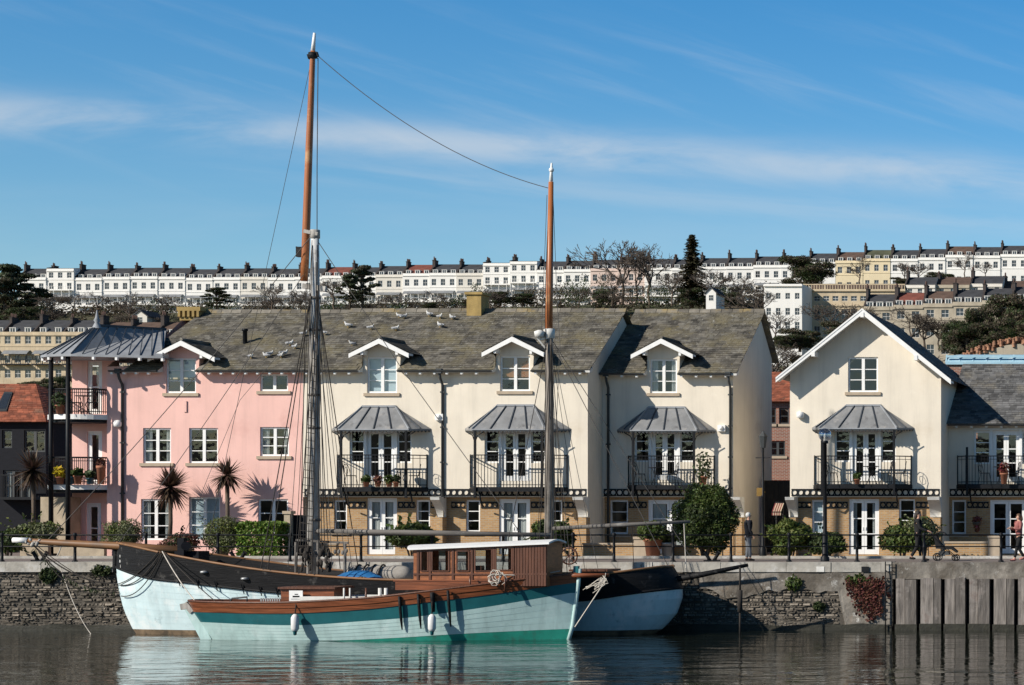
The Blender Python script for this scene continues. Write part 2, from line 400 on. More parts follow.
def french(par, x0, x1, z0, z1, y, leaves=2, rows=3, fm='white', rec=.06, handle=True, nets=None):
    mb = MB(); ya, yb = y+rec, y+rec+.06; fw = .07
    mb.box(x0, x1, ya, yb, z1-fw, z1); mb.box(x0, x0+fw, ya, yb, z0, z1-fw); mb.box(x1-fw, x1, ya, yb, z0, z1-fw)
    o = mb.build('french_door', M[fm], par)
    iw = (x1-x0-2*fw)/leaves
    for k in range(leaves):
        d = MB(); a, b = x0+fw+k*iw+.004, x0+fw+(k+1)*iw-.004; st = .10; y1, y2 = ya+.008, yb-.008
        zt, zb = z1-fw-.004, z0+.01
        d.box(a, a+st, y1, y2, zb, zt); d.box(b-st, b, y1, y2, zb, zt); d.box(a+st, b-st, y1, y2, zt-.09, zt); d.box(a+st, b-st, y1, y2, zb, zb+.2)
        for r in range(1, rows):
            z = lerp(zb+.2, zt-.09, r/rows); d.box(a+st, b-st, y1+.01, y2-.01, z-.02, z+.02)
        if handle: d.box((b-st+.03 if k % 2 == 0 else a+.03), (b-.03 if k % 2 == 0 else a+st-.03), y1-.04, y1, zb+1.0, zb+1.12)
        d.build('door_leaf', M[fm], o)
    g = MB(); yy = y+rec+.035; g.poly([(x0+.02,yy,z0+.02),(x1-.02,yy,z0+.02),(x1-.02,yy,z1-.02),(x0+.02,yy,z1-.02)]); g.build('glass', M['glass'], o)
    if nets:
        for a, b in ((x0+.05, lerp(x0,x1,nets)), (lerp(x0,x1,1-nets), x1-.05)):
            c = MB(); c.grid([[(lerp(a,b,i/10), yy+.1+.03*math.sin(i*2.2), z) for i in range(11)] for z in (z0+.05, z1-.05)]); c.build('curtain', M['curtain'], o)
    return o

# =====================================================================  ground, water, hill
CRES = [(20,268),(300,267),(400,265),(480,263),(560,260),(700,259),(800,257),(860,252),(1024,245),(1200,238)]
YC = 596.0
def ridge_y(px): return interp(CRES, px)
def cres_base(px): return PZ(ridge_y(px), YC+4) - 13.6
def terrain(x, Y):
    zc = cres_base(VX + (x-CX)*F/max(Y, 300))
    if Y < 118: return -.03
    if Y < 440: return lerp(-.03, 23, sstep((Y-118)/322)*.6 + .4*(Y-118)/322)
    if Y < 470: return lerp(23, 25, (Y-440)/30)
    if Y < 578: return lerp(25, zc, (Y-470)/108)
    if Y < 640: return zc
    return zc - (Y-640)*.03
mb = MB(); rows = []
ys = [82.6,90,100,110,118] + list(range(128,480,16)) + list(range(480,650,10)) + [700,800,1000,1500,2500,4500]
for Y in ys:
    w = max(160, Y*.75)
    rows.append([(lerp(-w-60, w+60, i/48), Y, terrain(lerp(-w-60, w+60, i/48), Y) + (noise.noise(V((i*.9, Y*.03, 0)))*.9 if 128 < Y < 570 else 0)) for i in range(49)])
mb.grid(rows, flip=False); struct(mb, 'ground', M['earth'])
mb = MB(); mb.box(-140, 140, 82.5, 117, -.4, 0); struct(mb, 'promenade', M['pavement'])
mb = MB(); mb.box(-140, 140, 88.6, 88.75, -.05, .1); struct(mb, 'kerb', M['coping'])
WZ = -2.43
def water_mat():
    m = bpy.data.materials.new('harbour_water'); m.use_nodes = True
    nt = m.node_tree; N = nt.nodes; L = nt.links; bs = N['Principled BSDF']
    bs.inputs['Base Color'].default_value = (.012,.015,.010,1); bs.inputs['Roughness'].default_value = .02; bs.inputs['IOR'].default_value = 1.33
    bs.inputs['Specular IOR Level'].default_value = .5
    tc = N.new('ShaderNodeTexCoord'); prev = None; hs = []
    for sc, st, k in ((1.0, (.42,.95,1), 1.0), (1.0, (1.5,3.2,1), .2), (1.0,(.10,.24,1),1.7)):
        mp = N.new('ShaderNodeMapping'); mp.inputs['Scale'].default_value = st; mp.inputs['Rotation'].default_value = (0,0,.12*k)
        L.new(tc.outputs['Object'], mp.inputs['Vector'])
        n = N.new('ShaderNodeTexNoise'); n.inputs['Scale'].default_value = sc; n.inputs['Detail'].default_value = 3; n.inputs['Roughness'].default_value = .5
        n.inputs['Distortion'].default_value = .6
        L.new(mp.outputs[0], n.inputs['Vector'])
        q = N.new('ShaderNodeMath'); q.operation = 'MULTIPLY'; L.new(n.outputs['Fac'], q.inputs[0]); q.inputs[1].default_value = k; hs.append(q)
    a = N.new('ShaderNodeMath'); L.new(hs[0].outputs[0], a.inputs[0]); L.new(hs[1].outputs[0], a.inputs[1])
    b = N.new('ShaderNodeMath'); L.new(a.outputs[0], b.inputs[0]); L.new(hs[2].outputs[0], b.inputs[1])
    # calm and ruffled patches
    mp = N.new('ShaderNodeMapping'); mp.inputs['Scale'].default_value = (.035,.11,1); L.new(tc.outputs['Object'], mp.inputs['Vector'])
    n = N.new('ShaderNodeTexNoise'); n.inputs['Scale'].default_value = 1; n.inputs['Detail'].default_value = 3; L.new(mp.outputs[0], n.inputs['Vector'])
    r = N.new('ShaderNodeMapRange'); L.new(n.outputs['Fac'], r.inputs[0]); r.inputs[1].default_value = .35; r.inputs[2].default_value = .65; r.inputs[3].default_value = .2; r.inputs[4].default_value = .62
    bp = N.new('ShaderNodeBump'); bp.inputs['Distance'].default_value = .11; L.new(r.outputs[0], bp.inputs['Strength'])
    L.new(b.outputs[0], bp.inputs['Height']); L.new(bp.outputs[0], bs.inputs['Normal'])
    return m
mb = MB(); mb.add([(-300,-300,WZ),(300,-300,WZ),(300,82.05,WZ),(-300,82.05,WZ)], [(0,1,2,3)]); struct(mb, 'water', water_mat())
mb = MB(); mb.box(-300, 300, -300, 82.4, -6.2, -6); struct(mb, 'harbour_bed', M['alga'])
mb = MB(); rows = []      # unseen bank added behind the camera so the window panes mirror something dark
for k in range(7): rows.append([(-220+i*9, -75-k*7-2*math.sin(i*1.3), (-3,2,5,8,10,11,7)[k]+ (0 if k == 0 else 4*noise.noise(V((i*.5,k*.6,4))))) for i in range(50)])
mb.grid(rows, flip=True); struct(mb, 'added_dark_bank', M['added_bank'])

# =====================================================================  distant terraces
WCACHE = {}
def far_window(par, x0, x1, z0, z1, y, frame='t_white'):
    key = (round(x1-x0,2), round(z1-z0,2), frame)
    if key not in WCACHE:
        w, h = key[0], key[1]; mb = MB(); f = .05
        mb.box(0, w, 0, .06, 0, f); mb.box(0, w, 0, .06, h-f, h); mb.box(0, f, 0, .06, f, h-f); mb.box(w-f, w, 0, .06, f, h-f)
        mb.box(f, w-f, .005, .055, h*.5-.03, h*.5+.03); mb.box(w*.5-.022, w*.5+.022, .008, .05, f, h-f)
        mb.poly([(f,.04,f),(w-f,.04,f),(w-f,.04,h-f),(f,.04,h-f)], 1)
        me = bpy.data.meshes.new('window'); me.from_pydata(mb.v, [], mb.f)
        me.materials.append(M[frame]); me.materials.append(M['t_pane']); me.polygons.foreach_set('material_index', mb.m)
        WCACHE[key] = me
    return link(WCACHE[key], 'window', par, off=(x0, y+.1, z0))
def town_house(x0, x1, Y, zr, wall, roof, label, group, floors=((-4.3,-5.95),(-8.3,-9.85),(-11.6,-13.3)), parapet=-2.7, bays=3, ww=1.15, canopy=-7.3, rail=None, dormers=3, skirt=6, chim=True, depth=9, cat='house', name='terraced_house', attic=True, trim='t_white'):
    base = zr-13.7-skirt; root = thing(name, label, cat, ((x0+x1)/2, Y, zr-13.7), group)
    bw = (x1-x0)/bays; holes = []
    for a, b in floors:
        for k in range(bays):
            c = x0+(k+.5)*bw; holes.append((c-ww/2, c+ww/2, zr+b, zr+a))
    mb = MB(); zp = zr+parapet
    panel(mb, x0, x1, base, zp, Y, holes, .22)
    mb.poly([(x0,Y,base),(x0,Y,zp),(x0,Y+depth,zp),(x0,Y+depth,base)]); mb.poly([(x1,Y,base),(x1,Y+depth,base),(x1,Y+depth,zp),(x1,Y,zp)])
    mb.poly([(x0,Y+depth,base),(x0,Y+depth,zp),(x1,Y+depth,zp),(x1,Y+depth,base)])
    mb.poly([(x0,Y,zp),(x1,Y,zp),(x1,Y+.3,zp),(x0,Y+.3,zp)]); mb.poly([(x0,Y+.3,zp),(x1,Y+.3,zp),(x1,Y+.3,zp-.8),(x0,Y+.3,zp-.8)])
    mb.box(x0+.01, x1-.01, Y-.22, Y-.005, zp-.75, zp-.5)      # cornice
    mb.box(x0+.01, x1-.01, Y-.1, Y-.005, zr+floors[0][1]-.55, zr+floors[0][1]-.35)
    # gable ends
    for xx in (x0+.002, x1-.002): mb.poly([(xx,Y+.3,zp-.3),(xx,Y+depth,zp-.3),(xx,Y+depth*.5,zr-.06)])
    mb.build('wall', M[wall], root)
    rb = MB()
    rb.poly([(x0,Y+.28,zp-.5),(x1,Y+.28,zp-.5),(x1,Y+depth*.5,zr),(x0,Y+depth*.5,zr)]); rb.poly([(x1,Y+depth+.1,zp-.5),(x0,Y+depth+.1,zp-.5),(x0,Y+depth*.5,zr),(x1,Y+depth*.5,zr)])
    ro = rb.build('roof', M[roof], root)
    if chim:
        c = MB(); cw = .42 + .3*R.random(); ch = .3 + .95*R.random()**1.5
        c.box(x0-cw/2+.05, x0+cw/2+.05, Y+2.9, Y+5.2, zp-.4, zr+ch)
        c.box(x0-cw/2-.03, x0+cw/2+.13, Y+2.8, Y+5.3, zr+ch, zr+ch+.15)
        c.prism([(x0-.12,Y+.2,zp-.4),(x0-.12,Y+.2,zp+.25),(x0-.12,Y+depth*.5,zr+.4),(x0-.12,Y+depth*.5,zr-.5)], (.34,0,0))
        co = c.build('chimney', M['t_chim'], root)
        p = MB()
        for k in range(R.choice((2,3,4))):
            yy = Y+3.2+k*.55; p.lathe((x0+.05,yy,zr+ch+.2), [(.17,0),(.14,.55+.3*R.random()),(.0,.6)], 6)
        p.build('chimney_pots', M['t_pot'], co)
    for k in range(dormers):
        c = x0+(k+.5)*(x1-x0)/dormers; d = MB(); dz = zp-.1
        d.box(c-.62, c+.62, Y+.9, Y+3.2, dz, dz+.98); d.box(c-.68, c+.68, Y+.8, Y+3.3, dz+.982, dz+1.05)
        do = d.build('dormer', M[trim], root)
        g = MB(); g.poly([(c-.46,Y+.895,dz+.12),(c+.46,Y+.895,dz+.12),(c+.46,Y+.895,dz+.88),(c-.46,Y+.895,dz+.88)]); g.box(c-.04,c+.04,Y+.87,Y+.89,dz+.12,dz+.88,1); g.build('dormer_window', [M['t_pane'], M[trim]], do)
    for h in holes: far_window(root, h[0], h[1], h[2], h[3], Y, trim)
    if canopy is not None:
        c = MB(); za = zr+canopy
        rws = []
        for i in range(6):
            t = i/5; rws.append([(lerp(x0+.5,x1-.5,j/4), Y-.02-1.3*t, za-.75*t**1.6) for j in range(5)])
        c.grid(rws); c.box(x0+.5, x1-.5, Y-1.36, Y-1.30, za-.83, za-.72)
        c.build('balcony_canopy', M['t_rail'], root)
        b = MB(); zb = zr+floors[1][1]-.25
        b.box(x0+.4, x1-.4, Y-1.3, Y-.01, zb-.2, zb)
        n = 12
        for i in range(n+1): xx = lerp(x0+.45, x1-.45, i/n); b.box(xx-.03, xx+.03, Y-1.28, Y-1.22, zb, zb+.9)
        b.box(x0+.4, x1-.4, Y-1.29, Y-1.21, zb+.9, zb+.97)
        for i in range(4): xx = lerp(x0+.55, x1-.55, i/3); b.box(xx-.05, xx+.05, Y-1.28, Y-1.18, zb+.97, za-.84)
        b.build('balcony', M[trim] if wall != 't_stone' else M['black'], root)
    return root
ORD = ['first','second','third','fourth','fifth','sixth','seventh','eighth','ninth','tenth','eleventh','twelfth','thirteenth','fourteenth','fifteenth','sixteenth','seventeenth','eighteenth','nineteenth','twentieth'] 
ORD += ['twenty-'+o for o in ORD[:9]] + ['thirtieth'] + ['thirty-'+o for o in ORD[:9]]
g_c = 'white houses of the hilltop crescent'
px, i = 18.0, 0; WP = 27.3
while px < 1040:
    mid = px+WP/2; x0, x1 = PX(px, YC), PX(px+WP, YC)
    roof = 't_slate'; rn = 'dark slate'; wall = 't_white'; wn = 'white'; kw = {}
    if i in (11,14): roof, rn = 't_red', 'red tiled'
    if i in (30,34): roof, rn = 't_brown', 'brown tiled'
    if i == 31: roof, rn = 't_green', 'mossy green'
    if i in (32,): roof, rn = 't_slate', 'dark slate'
    if i in (1,17,18): kw = dict(parapet=-.6, dormers=0, floors=((-1.6,-3.0),(-4.3,-5.95),(-8.3,-9.85),(-11.6,-13.3))); rn = 'behind tall parapet'
    if i in (8,13,16): wall, wn = 't_offwhite', 'off-white'
    if i in (21,22): wall, wn = 't_pinkw', 'pale pinkish'
    if i in (30,31): wall, wn = 't_cream', 'cream yellow'
    if i >= 29: kw = dict(canopy=None)
    zr = PZ(ridge_y(mid), YC+4) + (R.random()-.5)*.5
    rt = f'{rn} roof' if 'parapet' not in kw else f'roof {rn}'
    town_house(x0, x1, YC + 2.2*math.sin(px/170), zr, wall, roof, f'{ORD[i]} house from the left in the hilltop crescent, {wn} front, {rt}', g_c, **kw)
    px += WP; i += 1
# yellow stone terrace low on the left
YL = 460.0
for k in range(8):
    a = -28 + k*30.5; x0, x1 = PX(a, YL), PX(a+30.5, YL)
    hue = ['t_stone','t_stone','t_stone','t_stone','t_stone_grey','t_stone','t_stone','t_stone'][k]
    town_house(x0, x1, YL, PZ(320 + (2 if k > 3 else 0), YL+4), hue, 't_slate' if k < 4 else 't_brown', f'{ORD[k]} house from the left in the yellow stone terrace above the red tiled roof', 'yellow stone terrace on the lower slope at left',
        floors=((-3.6,-5.1),(-7.4,-8.9),(-10.2,-11.9)), parapet=-2.7, canopy=-6.4, dormers=2 if k % 3 else 3)
# stone terrace with slate roofs on the right slope
YR = 430.0
for k in range(6):
    a = 864 + k*29.5; x0, x1 = PX(a, YR), PX(a+29.5, YR)
    town_house(x0, x1, YR, PZ(294 - k*1.5, YR+4), 't_stone_grey', ['t_slate','t_red','t_brown','t_slate','t_slate','t_slate'][k], f'{ORD[k]} house from the left in the grey stone terrace behind the white gabled house', 'grey stone terrace on the right slope',
        floors=((-3.9,-5.3),(-7.0,-8.8),(-10.4,-12.2)), canopy=None, dormers=3, bays=2, ww=1.4)
# small houses in the tier between
YM = 520.0
for k, (a, b, ry, wl, rf, lab) in enumerate([(905,935,277,'t_offwhite','t_slate','low off-white slate roofed house left of the small stone house below the hilltop row'),(935,968,276,'t_stone_grey','t_brown','low grey stone house with a brown roof below the hilltop row'),(968,1000,274,'t_offwhite','t_slate','low off-white house with a slate roof right of the brown roofed stone house'),(1000,1032,278,'t_pinkw','t_brown','low pinkish house with a brown roof at the right end below the hilltop row')]):
    town_house(PX(a,YM), PX(b,YM), YM+2*k, PZ(ry,YM+4), wl, rf, lab, 'small houses on the tier below the hilltop row', canopy=None, dormers=0, parapet=-2.2, floors=((-3,-4.5),(-6.2,-7.9),(-9.5,-11)), bays=3, ww=1.0)
# long stone mansion block with a balustrade, and the white block beside it
def block(px0, px1, Y, top, base, wall, roof, label, name, rows, bays, ww, bal=False, arch=False, cat='building'):
    x0, x1 = PX(px0,Y), PX(px1,Y); z1 = PZ(top,Y); z0 = PZ(base,Y)-8
    root = thing(name, label, cat, ((x0+x1)/2, Y, z0+8)); holes = []
    bw = (x1-x0)/bays
    for a, b in rows:
        for k in range(bays): c = x0+(k+.5)*bw; holes.append((c-ww/2, c+ww/2, PZ(b,Y), PZ(a,Y)))
    mb = MB(); panel(mb, x0, x1, z0, z1, Y, holes, .25)
    D = 12
    mb.poly([(x0,Y,z0),(x0,Y,z1),(x0,Y+D,z1),(x0,Y+D,z0)]); mb.poly([(x1,Y,z0),(x1,Y+D,z0),(x1,Y+D,z1),(x1,Y,z1)]); mb.poly([(x0,Y+D,z0),(x0,Y+D,z1),(x1,Y+D,z1),(x1,Y+D,z0)])
    mb.box(x0-.1, x1+.1, Y-.4, Y-.006, z1-.5, z1-.15)
    if bal: mb.box(x0+.05, x1-.05, Y-.25, Y-.006, PZ(rows[0][1]+4,Y)-.3, PZ(rows[0][1]+4,Y))
    mb.build('wall', M[wall], root)
    r = MB()
    if bal:
        r.box(x0+.6, x1-.6, Y+1.2, Y+D-.5, z1-.05, z1+.2); r.prism([(x0+1,Y+2,z1+.2),(x0+1,Y+D-1,z1+.2),(x0+1,Y+D/2,z1+1.7)], (x1-x0-2,0,0))
    else: r.box(x0+.02, x1-.02, Y+.3, Y+D-.02, z1-.4, z1-.03)
    r.build('roof', M[roof], root)
    if bal:
        b = MB(); n = int((x1-x0)/.55)
        for i in range(n+1):
            xx = lerp(x0+.1, x1-.1, i/n); wd = .35 if i % 8 == 0 else .13
            b.box(xx-wd/2, xx+wd/2, Y+.02, Y+.3, z1, z1+.85)
        b.box(x0, x1, Y-.03, Y+.35, z1+.85, z1+1.05); b.build('balustrade', M[wall], root)
    for h in holes: far_window(root, *h, Y)
    return root
block(803, 905, 480, 289, 345, 't_stone', 't_brown', 'long yellow stone mansion with balustraded top behind the peak of the gabled house', 'mansion_block', [(296,301),(309,320),(326,336)], 11, 1.25, bal=True)
block(764, 802, 470, 284, 340, 't_white', 't_slate', 'tall plain white block with few windows left of the yellow stone mansion', 'white_block', [(293,299),(308,315),(322,329)], 4, .95)
# little white gabled cottage on the slope with blue-grey roof
def small_house(px0, px1, Y, base, eave, ridge, wall, roof, label):
    x0, x1 = PX(px0,Y), PX(px1,Y); zb, ze, zr = PZ(base,Y), PZ(eave,Y), PZ(ridge,Y); root = thing('cottage', label, 'house', ((x0+x1)/2,Y,zb))
    xm = (x0+x1)/2; m = MB(); m.prism([(x0,Y,zb-5),(x1,Y,zb-5),(x1,Y,ze),(xm,Y,zr),(x0,Y,ze)], (0,8,0)); m.build('wall', M[wall], root)
    r = MB(); r.prism([(x0-.4,Y-.3,ze-.3),(xm,Y-.3,zr+.05),(xm,Y-.3,zr+.35),(x0-.4,Y-.3,ze)], (0,8.6,0)); r.prism([(x1+.4,Y-.3,ze-.3),(x1+.4,Y-.3,ze),(xm+.001,Y-.3,zr+.35),(xm+.001,Y-.3,zr+.05)], (0,8.6,0)); r.build('roof', M[roof], root)
    far_window(root, xm-.55, xm+.55, (zb+ze)/2-.6, (zb+ze)/2+.7, Y-.16)
small_house(133, 147, 540, 324, 316, 311, 't_offwhite', 't_slate', 'tiny pale gabled cottage with dark roof on the slope below the crescent')
small_house(706, 716, 540, 303, 293, 288, 't_white', 't_slate', 'tiny white gabled cottage with dark roof right of the tall conifer')
# =====================================================================  the waterside houses
def opening(px0, px1, py0, py1, Y): return (PX(px0,Y), PX(px1,Y), PZ(py1,Y), PZ(py0,Y))
def perf_beam(mb, x0, x1, z0, z1, y, th=.06):
    h = z1-z0; n = max(1, round((x1-x0)/(h*1.12))); w = (x1-x0)/n; K = 12
    for i in range(n):
        cx, cz = x0+(i+.5)*w, (z0+z1)/2; r = h*.40; o = []; c = []
        for k in range(K):
            a = 2*math.pi*k/K+.2618; dx, dz = math.cos(a), math.sin(a); s = min((w/2)/abs(dx) if abs(dx) > 1e-6 else 9, (h/2)/abs(dz) if abs(dz) > 1e-6 else 9)
            o.append((cx+dx*s, cz+dz*s)); c.append((cx+dx*r, cz+dz*r))
        vs = [(p[0],y,p[1]) for p in o]+[(p[0],y,p[1]) for p in c]+[(p[0],y+th,p[1]) for p in c]
        mb.add(vs, [(k,(k+1)%K,K+(k+1)%K,K+k) for k in range(K)]+[(K+k,K+(k+1)%K,2*K+(k+1)%K,2*K+k) for k in range(K)])
    mb.box(x0, x1, y-.012, y+th, z1, z1+.035); mb.box(x0, x1, y-.012, y+th, z0-.035, z0)
def tails(root, pts, mat='white'):   # white rafter tails under the eave
    b = MB(); b.box(-.045,.045,-.19,-.05,-.11,.0); me = None
    for p in pts:
        if me is None:
            me = bpy.data.meshes.new('rafter_tail'); me.from_pydata(b.v, [], b.f); me.materials.append(M[mat])
        link(me, 'rafter_tail', root, off=p)
def downpipe(root, x, y, z1, z0, head=True):
    b = MB()
    b.path([(x,y-.42,z1),(x,y-.30,z1-.25),(x,y-.06,z1-.5),(x,y-.06,z0)], .055, 8)
    if head: b.box(x-.11, x+.11, y-.5, y-.32, z1-.06, z1+.14)
    for k in range(4): z = lerp(z1-.8, z0+.4, k/3); b.box(x-.09, x+.09, y-.1, y-.002, z-.03, z+.03)
    b.build('downpipe', M['gutter'], root)
def gutter(root, x0, x1, y, z):
    b = MB(); rows = []
    for x in (x0, x1): rows.append([(x, y-.07*math.cos(a), z-.07*math.sin(a)) for a in [math.pi*k/6 for k in range(7)]])
    b.grid(rows); rows = [[(p[0], lerp(p[1],y,.12), lerp(p[2],z,.12)) for p in r] for r in rows]; b.grid(rows, flip=True)
    b.build('gutter', M['gutter'], root)
def gablet(root, wall, wx0, wx1, hole, ax, zs, za, xs0, xs1, Y, eave_y, eave_z, slope, zl):
    """dormer flush with the facade: its little gable wall, cheeks, slated roof and white bargeboards"""
    mb = MB(); k = (za-zs)/(ax-xs0)
    zt = lambda x: za-.07 - k*abs(x-ax)
    panel(mb, wx0, wx1, zl, za, Y, [hole], .12, [(-k,1,zt(ax)-k*ax),(k,1,zt(ax)+k*ax)])
    yb = lambda z: eave_y + (z-eave_z)/slope
    for x in (wx0, wx1): mb.poly([(x,Y,zl),(x,Y,zt(x)),(x,yb(zt(x)),zt(x)),(x,yb(zl),zl)])
    d = mb.build('dormer', M[wall], root)
    yf = Y-.5; r = MB()
    slates(r, (xs0,yf,zs),(xs0,yb(zs)+.1,zs),(ax,yb(za)+.1,za),(ax,yf,za), .19, .25)
    slates(r, (xs1,yb(zs)+.1,zs),(xs1,yf,zs),(ax,yf,za),(ax,yb(za)+.1,za), .19, .25)
    r.path([(ax,yf,za+.03),(ax,yb(za)+.1,za+.03)], .07, 6)
    r.build('dormer_roof', M['slate'], d)
    f = MB()
    for xs in (xs0, xs1):
        f.prism([(xs,yf-.05,zs-.20),(xs,yf-.05,zs-.03),(ax,yf-.05,za-.03),(ax,yf-.05,za-.23)], (0,.05,0))
        f.prism([(xs,yf,zs-.10),(xs,yf,zs-.02),(ax,yf,za-.02),(ax,yf,za-.10)], (0,.44,0))
        xb = lerp(xs, ax, .42); f.box(xb-.05, xb+.05, yf+.01, Y-.002, zt(xb)-.25, zt(xb)-.06)
    f.build('bargeboard', M['white'], d)
    return d
def balcony_unit(root, FY, can, top, eave_py, top_py, b0, b1, rail_py, slab_py, cols, out=.64, seams=3, fpx=None):
    """balcony with canted sides under a hipped lead canopy; fpx: the front posts, can / b0, b1: where canopy and deck meet the wall"""
    Ye = FY-out
    if can:
        E0, E1, T0, T1 = P(fpx[0]-3,eave_py,Ye-.08), P(fpx[1]+3,eave_py,Ye-.08), P(top[0],top_py,FY-.02), P(top[1],top_py,FY-.02)
        W0, W1 = P(can[0],eave_py,FY-.02), P(can[1],eave_py,FY-.02); W0.z = W1.z = E0.z+.04; u = V((0,0,-.07))
        c = MB()
        for q in ([E0,E1,T1,T0],[W0,E0,T0],[E1,W1,T1]): c.poly(q)
        for a, b in ((E0,E1),(W0,E0),(E1,W1)): c.poly([a, a+u, b+u, b])
        c.poly([W0+u,W1+u,E1+u,E0+u])
        co = c.build('canopy', M['lead'], root)
        n = (E1-E0).cross(T0-E0).normalized(); n = n if n.z > 0 else -n
        def roll(a, b, w, mt='zinc_dark'): m_ = MB(); m_.bar(a, b, w, w); m_.build('canopy_roll', M[mt], co)
        for k in range(seams+2):
            t = k/(seams+1); roll(T0.lerp(T1,t)+n*.02, E0.lerp(E1,t)+n*.02, .045 if 0 < k <= seams else .06, 'zinc_dark' if 0 < k <= seams else 'zinc')
        for Wp, Ep, Tp in ((W0,E0,T0),(W1,E1,T1)): roll(Tp+V((0,0,.01)), Wp.lerp(Ep,.5)+V((0,0,.03)), .045)
        roll(T0+V((0,0,.03)), T1+V((0,0,.03)), .08, 'zinc'); roll(E0+V((0,-.02,-.02)), E1+V((0,-.02,-.02)), .05, 'zinc')
        v = MB(); nn = int((E1.x-E0.x)/.16)
        for a, b in ((E0,E1),(W0,E0),(E1,W1)):
            nn = max(2, int((b-a).length/.15)); d = (b-a)/nn
            for i in range(nn): q = a+d*i+u; v.add([q, q+d, q+d*.5+V((0,0,-.08))], [(0,1,2)])
        v.build('canopy_valance', M['gutter'], co)
    Yb = FY-out; A0, A1 = V((PX(b0,FY),FY-.004,0)), V((PX(b1,FY),FY-.004,0)); zr, zs = PZ(rail_py,Yb), PZ(slab_py,Yb)
    B0, B1 = V((PX(fpx[0],Yb),Yb,0)), V((PX(fpx[1],Yb),Yb,0)); up = lambda z: V((0,0,z))
    d = MB(); d.prism([p+up(zs-.05) for p in (A0,B0,B1,A1)], (0,0,.05)); bo = d.build('balcony', M['black'], root)
    for p, q in ((A0,B0),(B0,B1),(B1,A1)):
        m_ = MB(); m_.bar(p+up(zs-.11), q+up(zs-.11), .06, .15); m_.build('edge_beam', M['black'], bo)
    for i in range(1, 8):
        t = i/8; m_ = MB(); m_.bar(A0.lerp(A1,t)+up(zs-.11), B0.lerp(B1,t)+up(zs-.11), .05, .1); m_.build('joist', M['black'], bo)
    for t in (.14,.86): x = lerp(A0.x,A1.x,t); m_ = MB(); m_.path([(x,FY-.02,zs-.8),(x,FY-.3,zs-.66),(x,FY-.55,zs-.16)], .035, 6); m_.build('bracket', M['black'], bo)
    r = MB(); bar = .009
    def run(p, q):
        ln = (q-p).length; n = max(2, int(ln/(.125 if abs((q-p).y) < .1 else .26)))
        r.bar(p+up(zr), q+up(zr), .05, .04); r.bar(p+up(zs+.09), q+up(zs+.09), .03, .03); r.bar(p+up(zr-.13), q+up(zr-.13), .025, .02)
        for i in range(n+1):
            c = p.lerp(q, i/n); w = .042 if i in (0,n) else bar*2; r.bar(c+up(zs), c+up(zr + (.04 if i in (0,n) else 0)), w, w)
    run(A0+V((.03,-.03,0)), B0); run(B0, B1); run(B1, A1+V((-.03,-.03,0)))
    r.build('balcony_railing', M['black'], bo)
    for cpx, zt in cols:
        x = PX(cpx,Yb-.06); p = MB(); p.bar((x,Yb-.06,zs-.45),(x,Yb-.06,zt),.085,.085)
        p.build('balcony_post', M['black'], root)
        for s_ in ((1,-1) if can else ()): m_ = MB(); m_.path([(x,Yb-.06,zt-.5),(x+.1*s_,Yb-.06,zt-.2),(x+.36*s_,Yb-.06,zt-.05)], .022, 6); m_.build('post_bracket', M['black'], root)
    return A0.x, A1.x, Yb, zs
def jambs(root, holes, y):     # white posts between the balcony doors and the lights beside them
    d = holes[0]
    for h in holes[1:]:
        a, b = (h[1], d[0]) if h[0] < d[0] else (d[1], h[0])
        p = MB(); p.box(a-.02, b+.02, y-.012, y+.05, d[2]+.01, d[3]+.03); p.build('door_jamb', M['white'], root)
    p = MB(); p.box(min(h[0] for h in holes)-.02, max(h[1] for h in holes)+.02, y-.014, y+.04, d[3]+.032, d[3]+.12); p.build('door_head', M['white'], root)
def corbel(root, px0, px1, FY, mat='white_old'):
    a, b = PX(px0,FY-.4), PX(px1,FY-.4); z1, z0 = PZ(497,FY-.4), PZ(517,FY-.4); pr = []
    for k in range(9):
        t = k/8; pr.append((a, FY+.2-.72*(1-t)**1.8-.06, lerp(z1-.12, z0, t)))
    m_ = lerp(a,b,.3); f_ = MB(); f_.box(m_,b-.01,FY-.22,FY+.297,0,z0-.02); f_.build('party_fin', M['brick'], root)
    o = MB(); o.prism([(a,FY+.2,z1),(a,FY-.62,z1)]+pr+[(a,FY+.2,z0)], (b-a,0,0)); o.build('corbel', M[mat], root)
def box_shell(mb, x0, x1, y0, y1, z0, z1, left=True, right=True, back=True, zr=None, yr=None):
    """side and back walls, sides running up to a ridge"""
    for x, on in ((x0,left),(x1,right)):
        if on: mb.poly([(x,y0,z0),(x,y1,z0),(x,y1,z1)]+([(x,yr,zr)] if zr else [])+[(x,y0,z1)])
    if back: mb.poly([(x0,y1,z0),(x1,y1,z0),(x1,y1,z1),(x0,y1,z1)])
M['pantile_brown'] = mk('brown_pantile', (.24,.085,.055), .85, .3, 2, island=.25)
M['zinc_dark'] = mk('dark_lead_roll', (.05,.06,.075), .5, .2, 2, metal=.2)
SL = .552
FY = 94.0
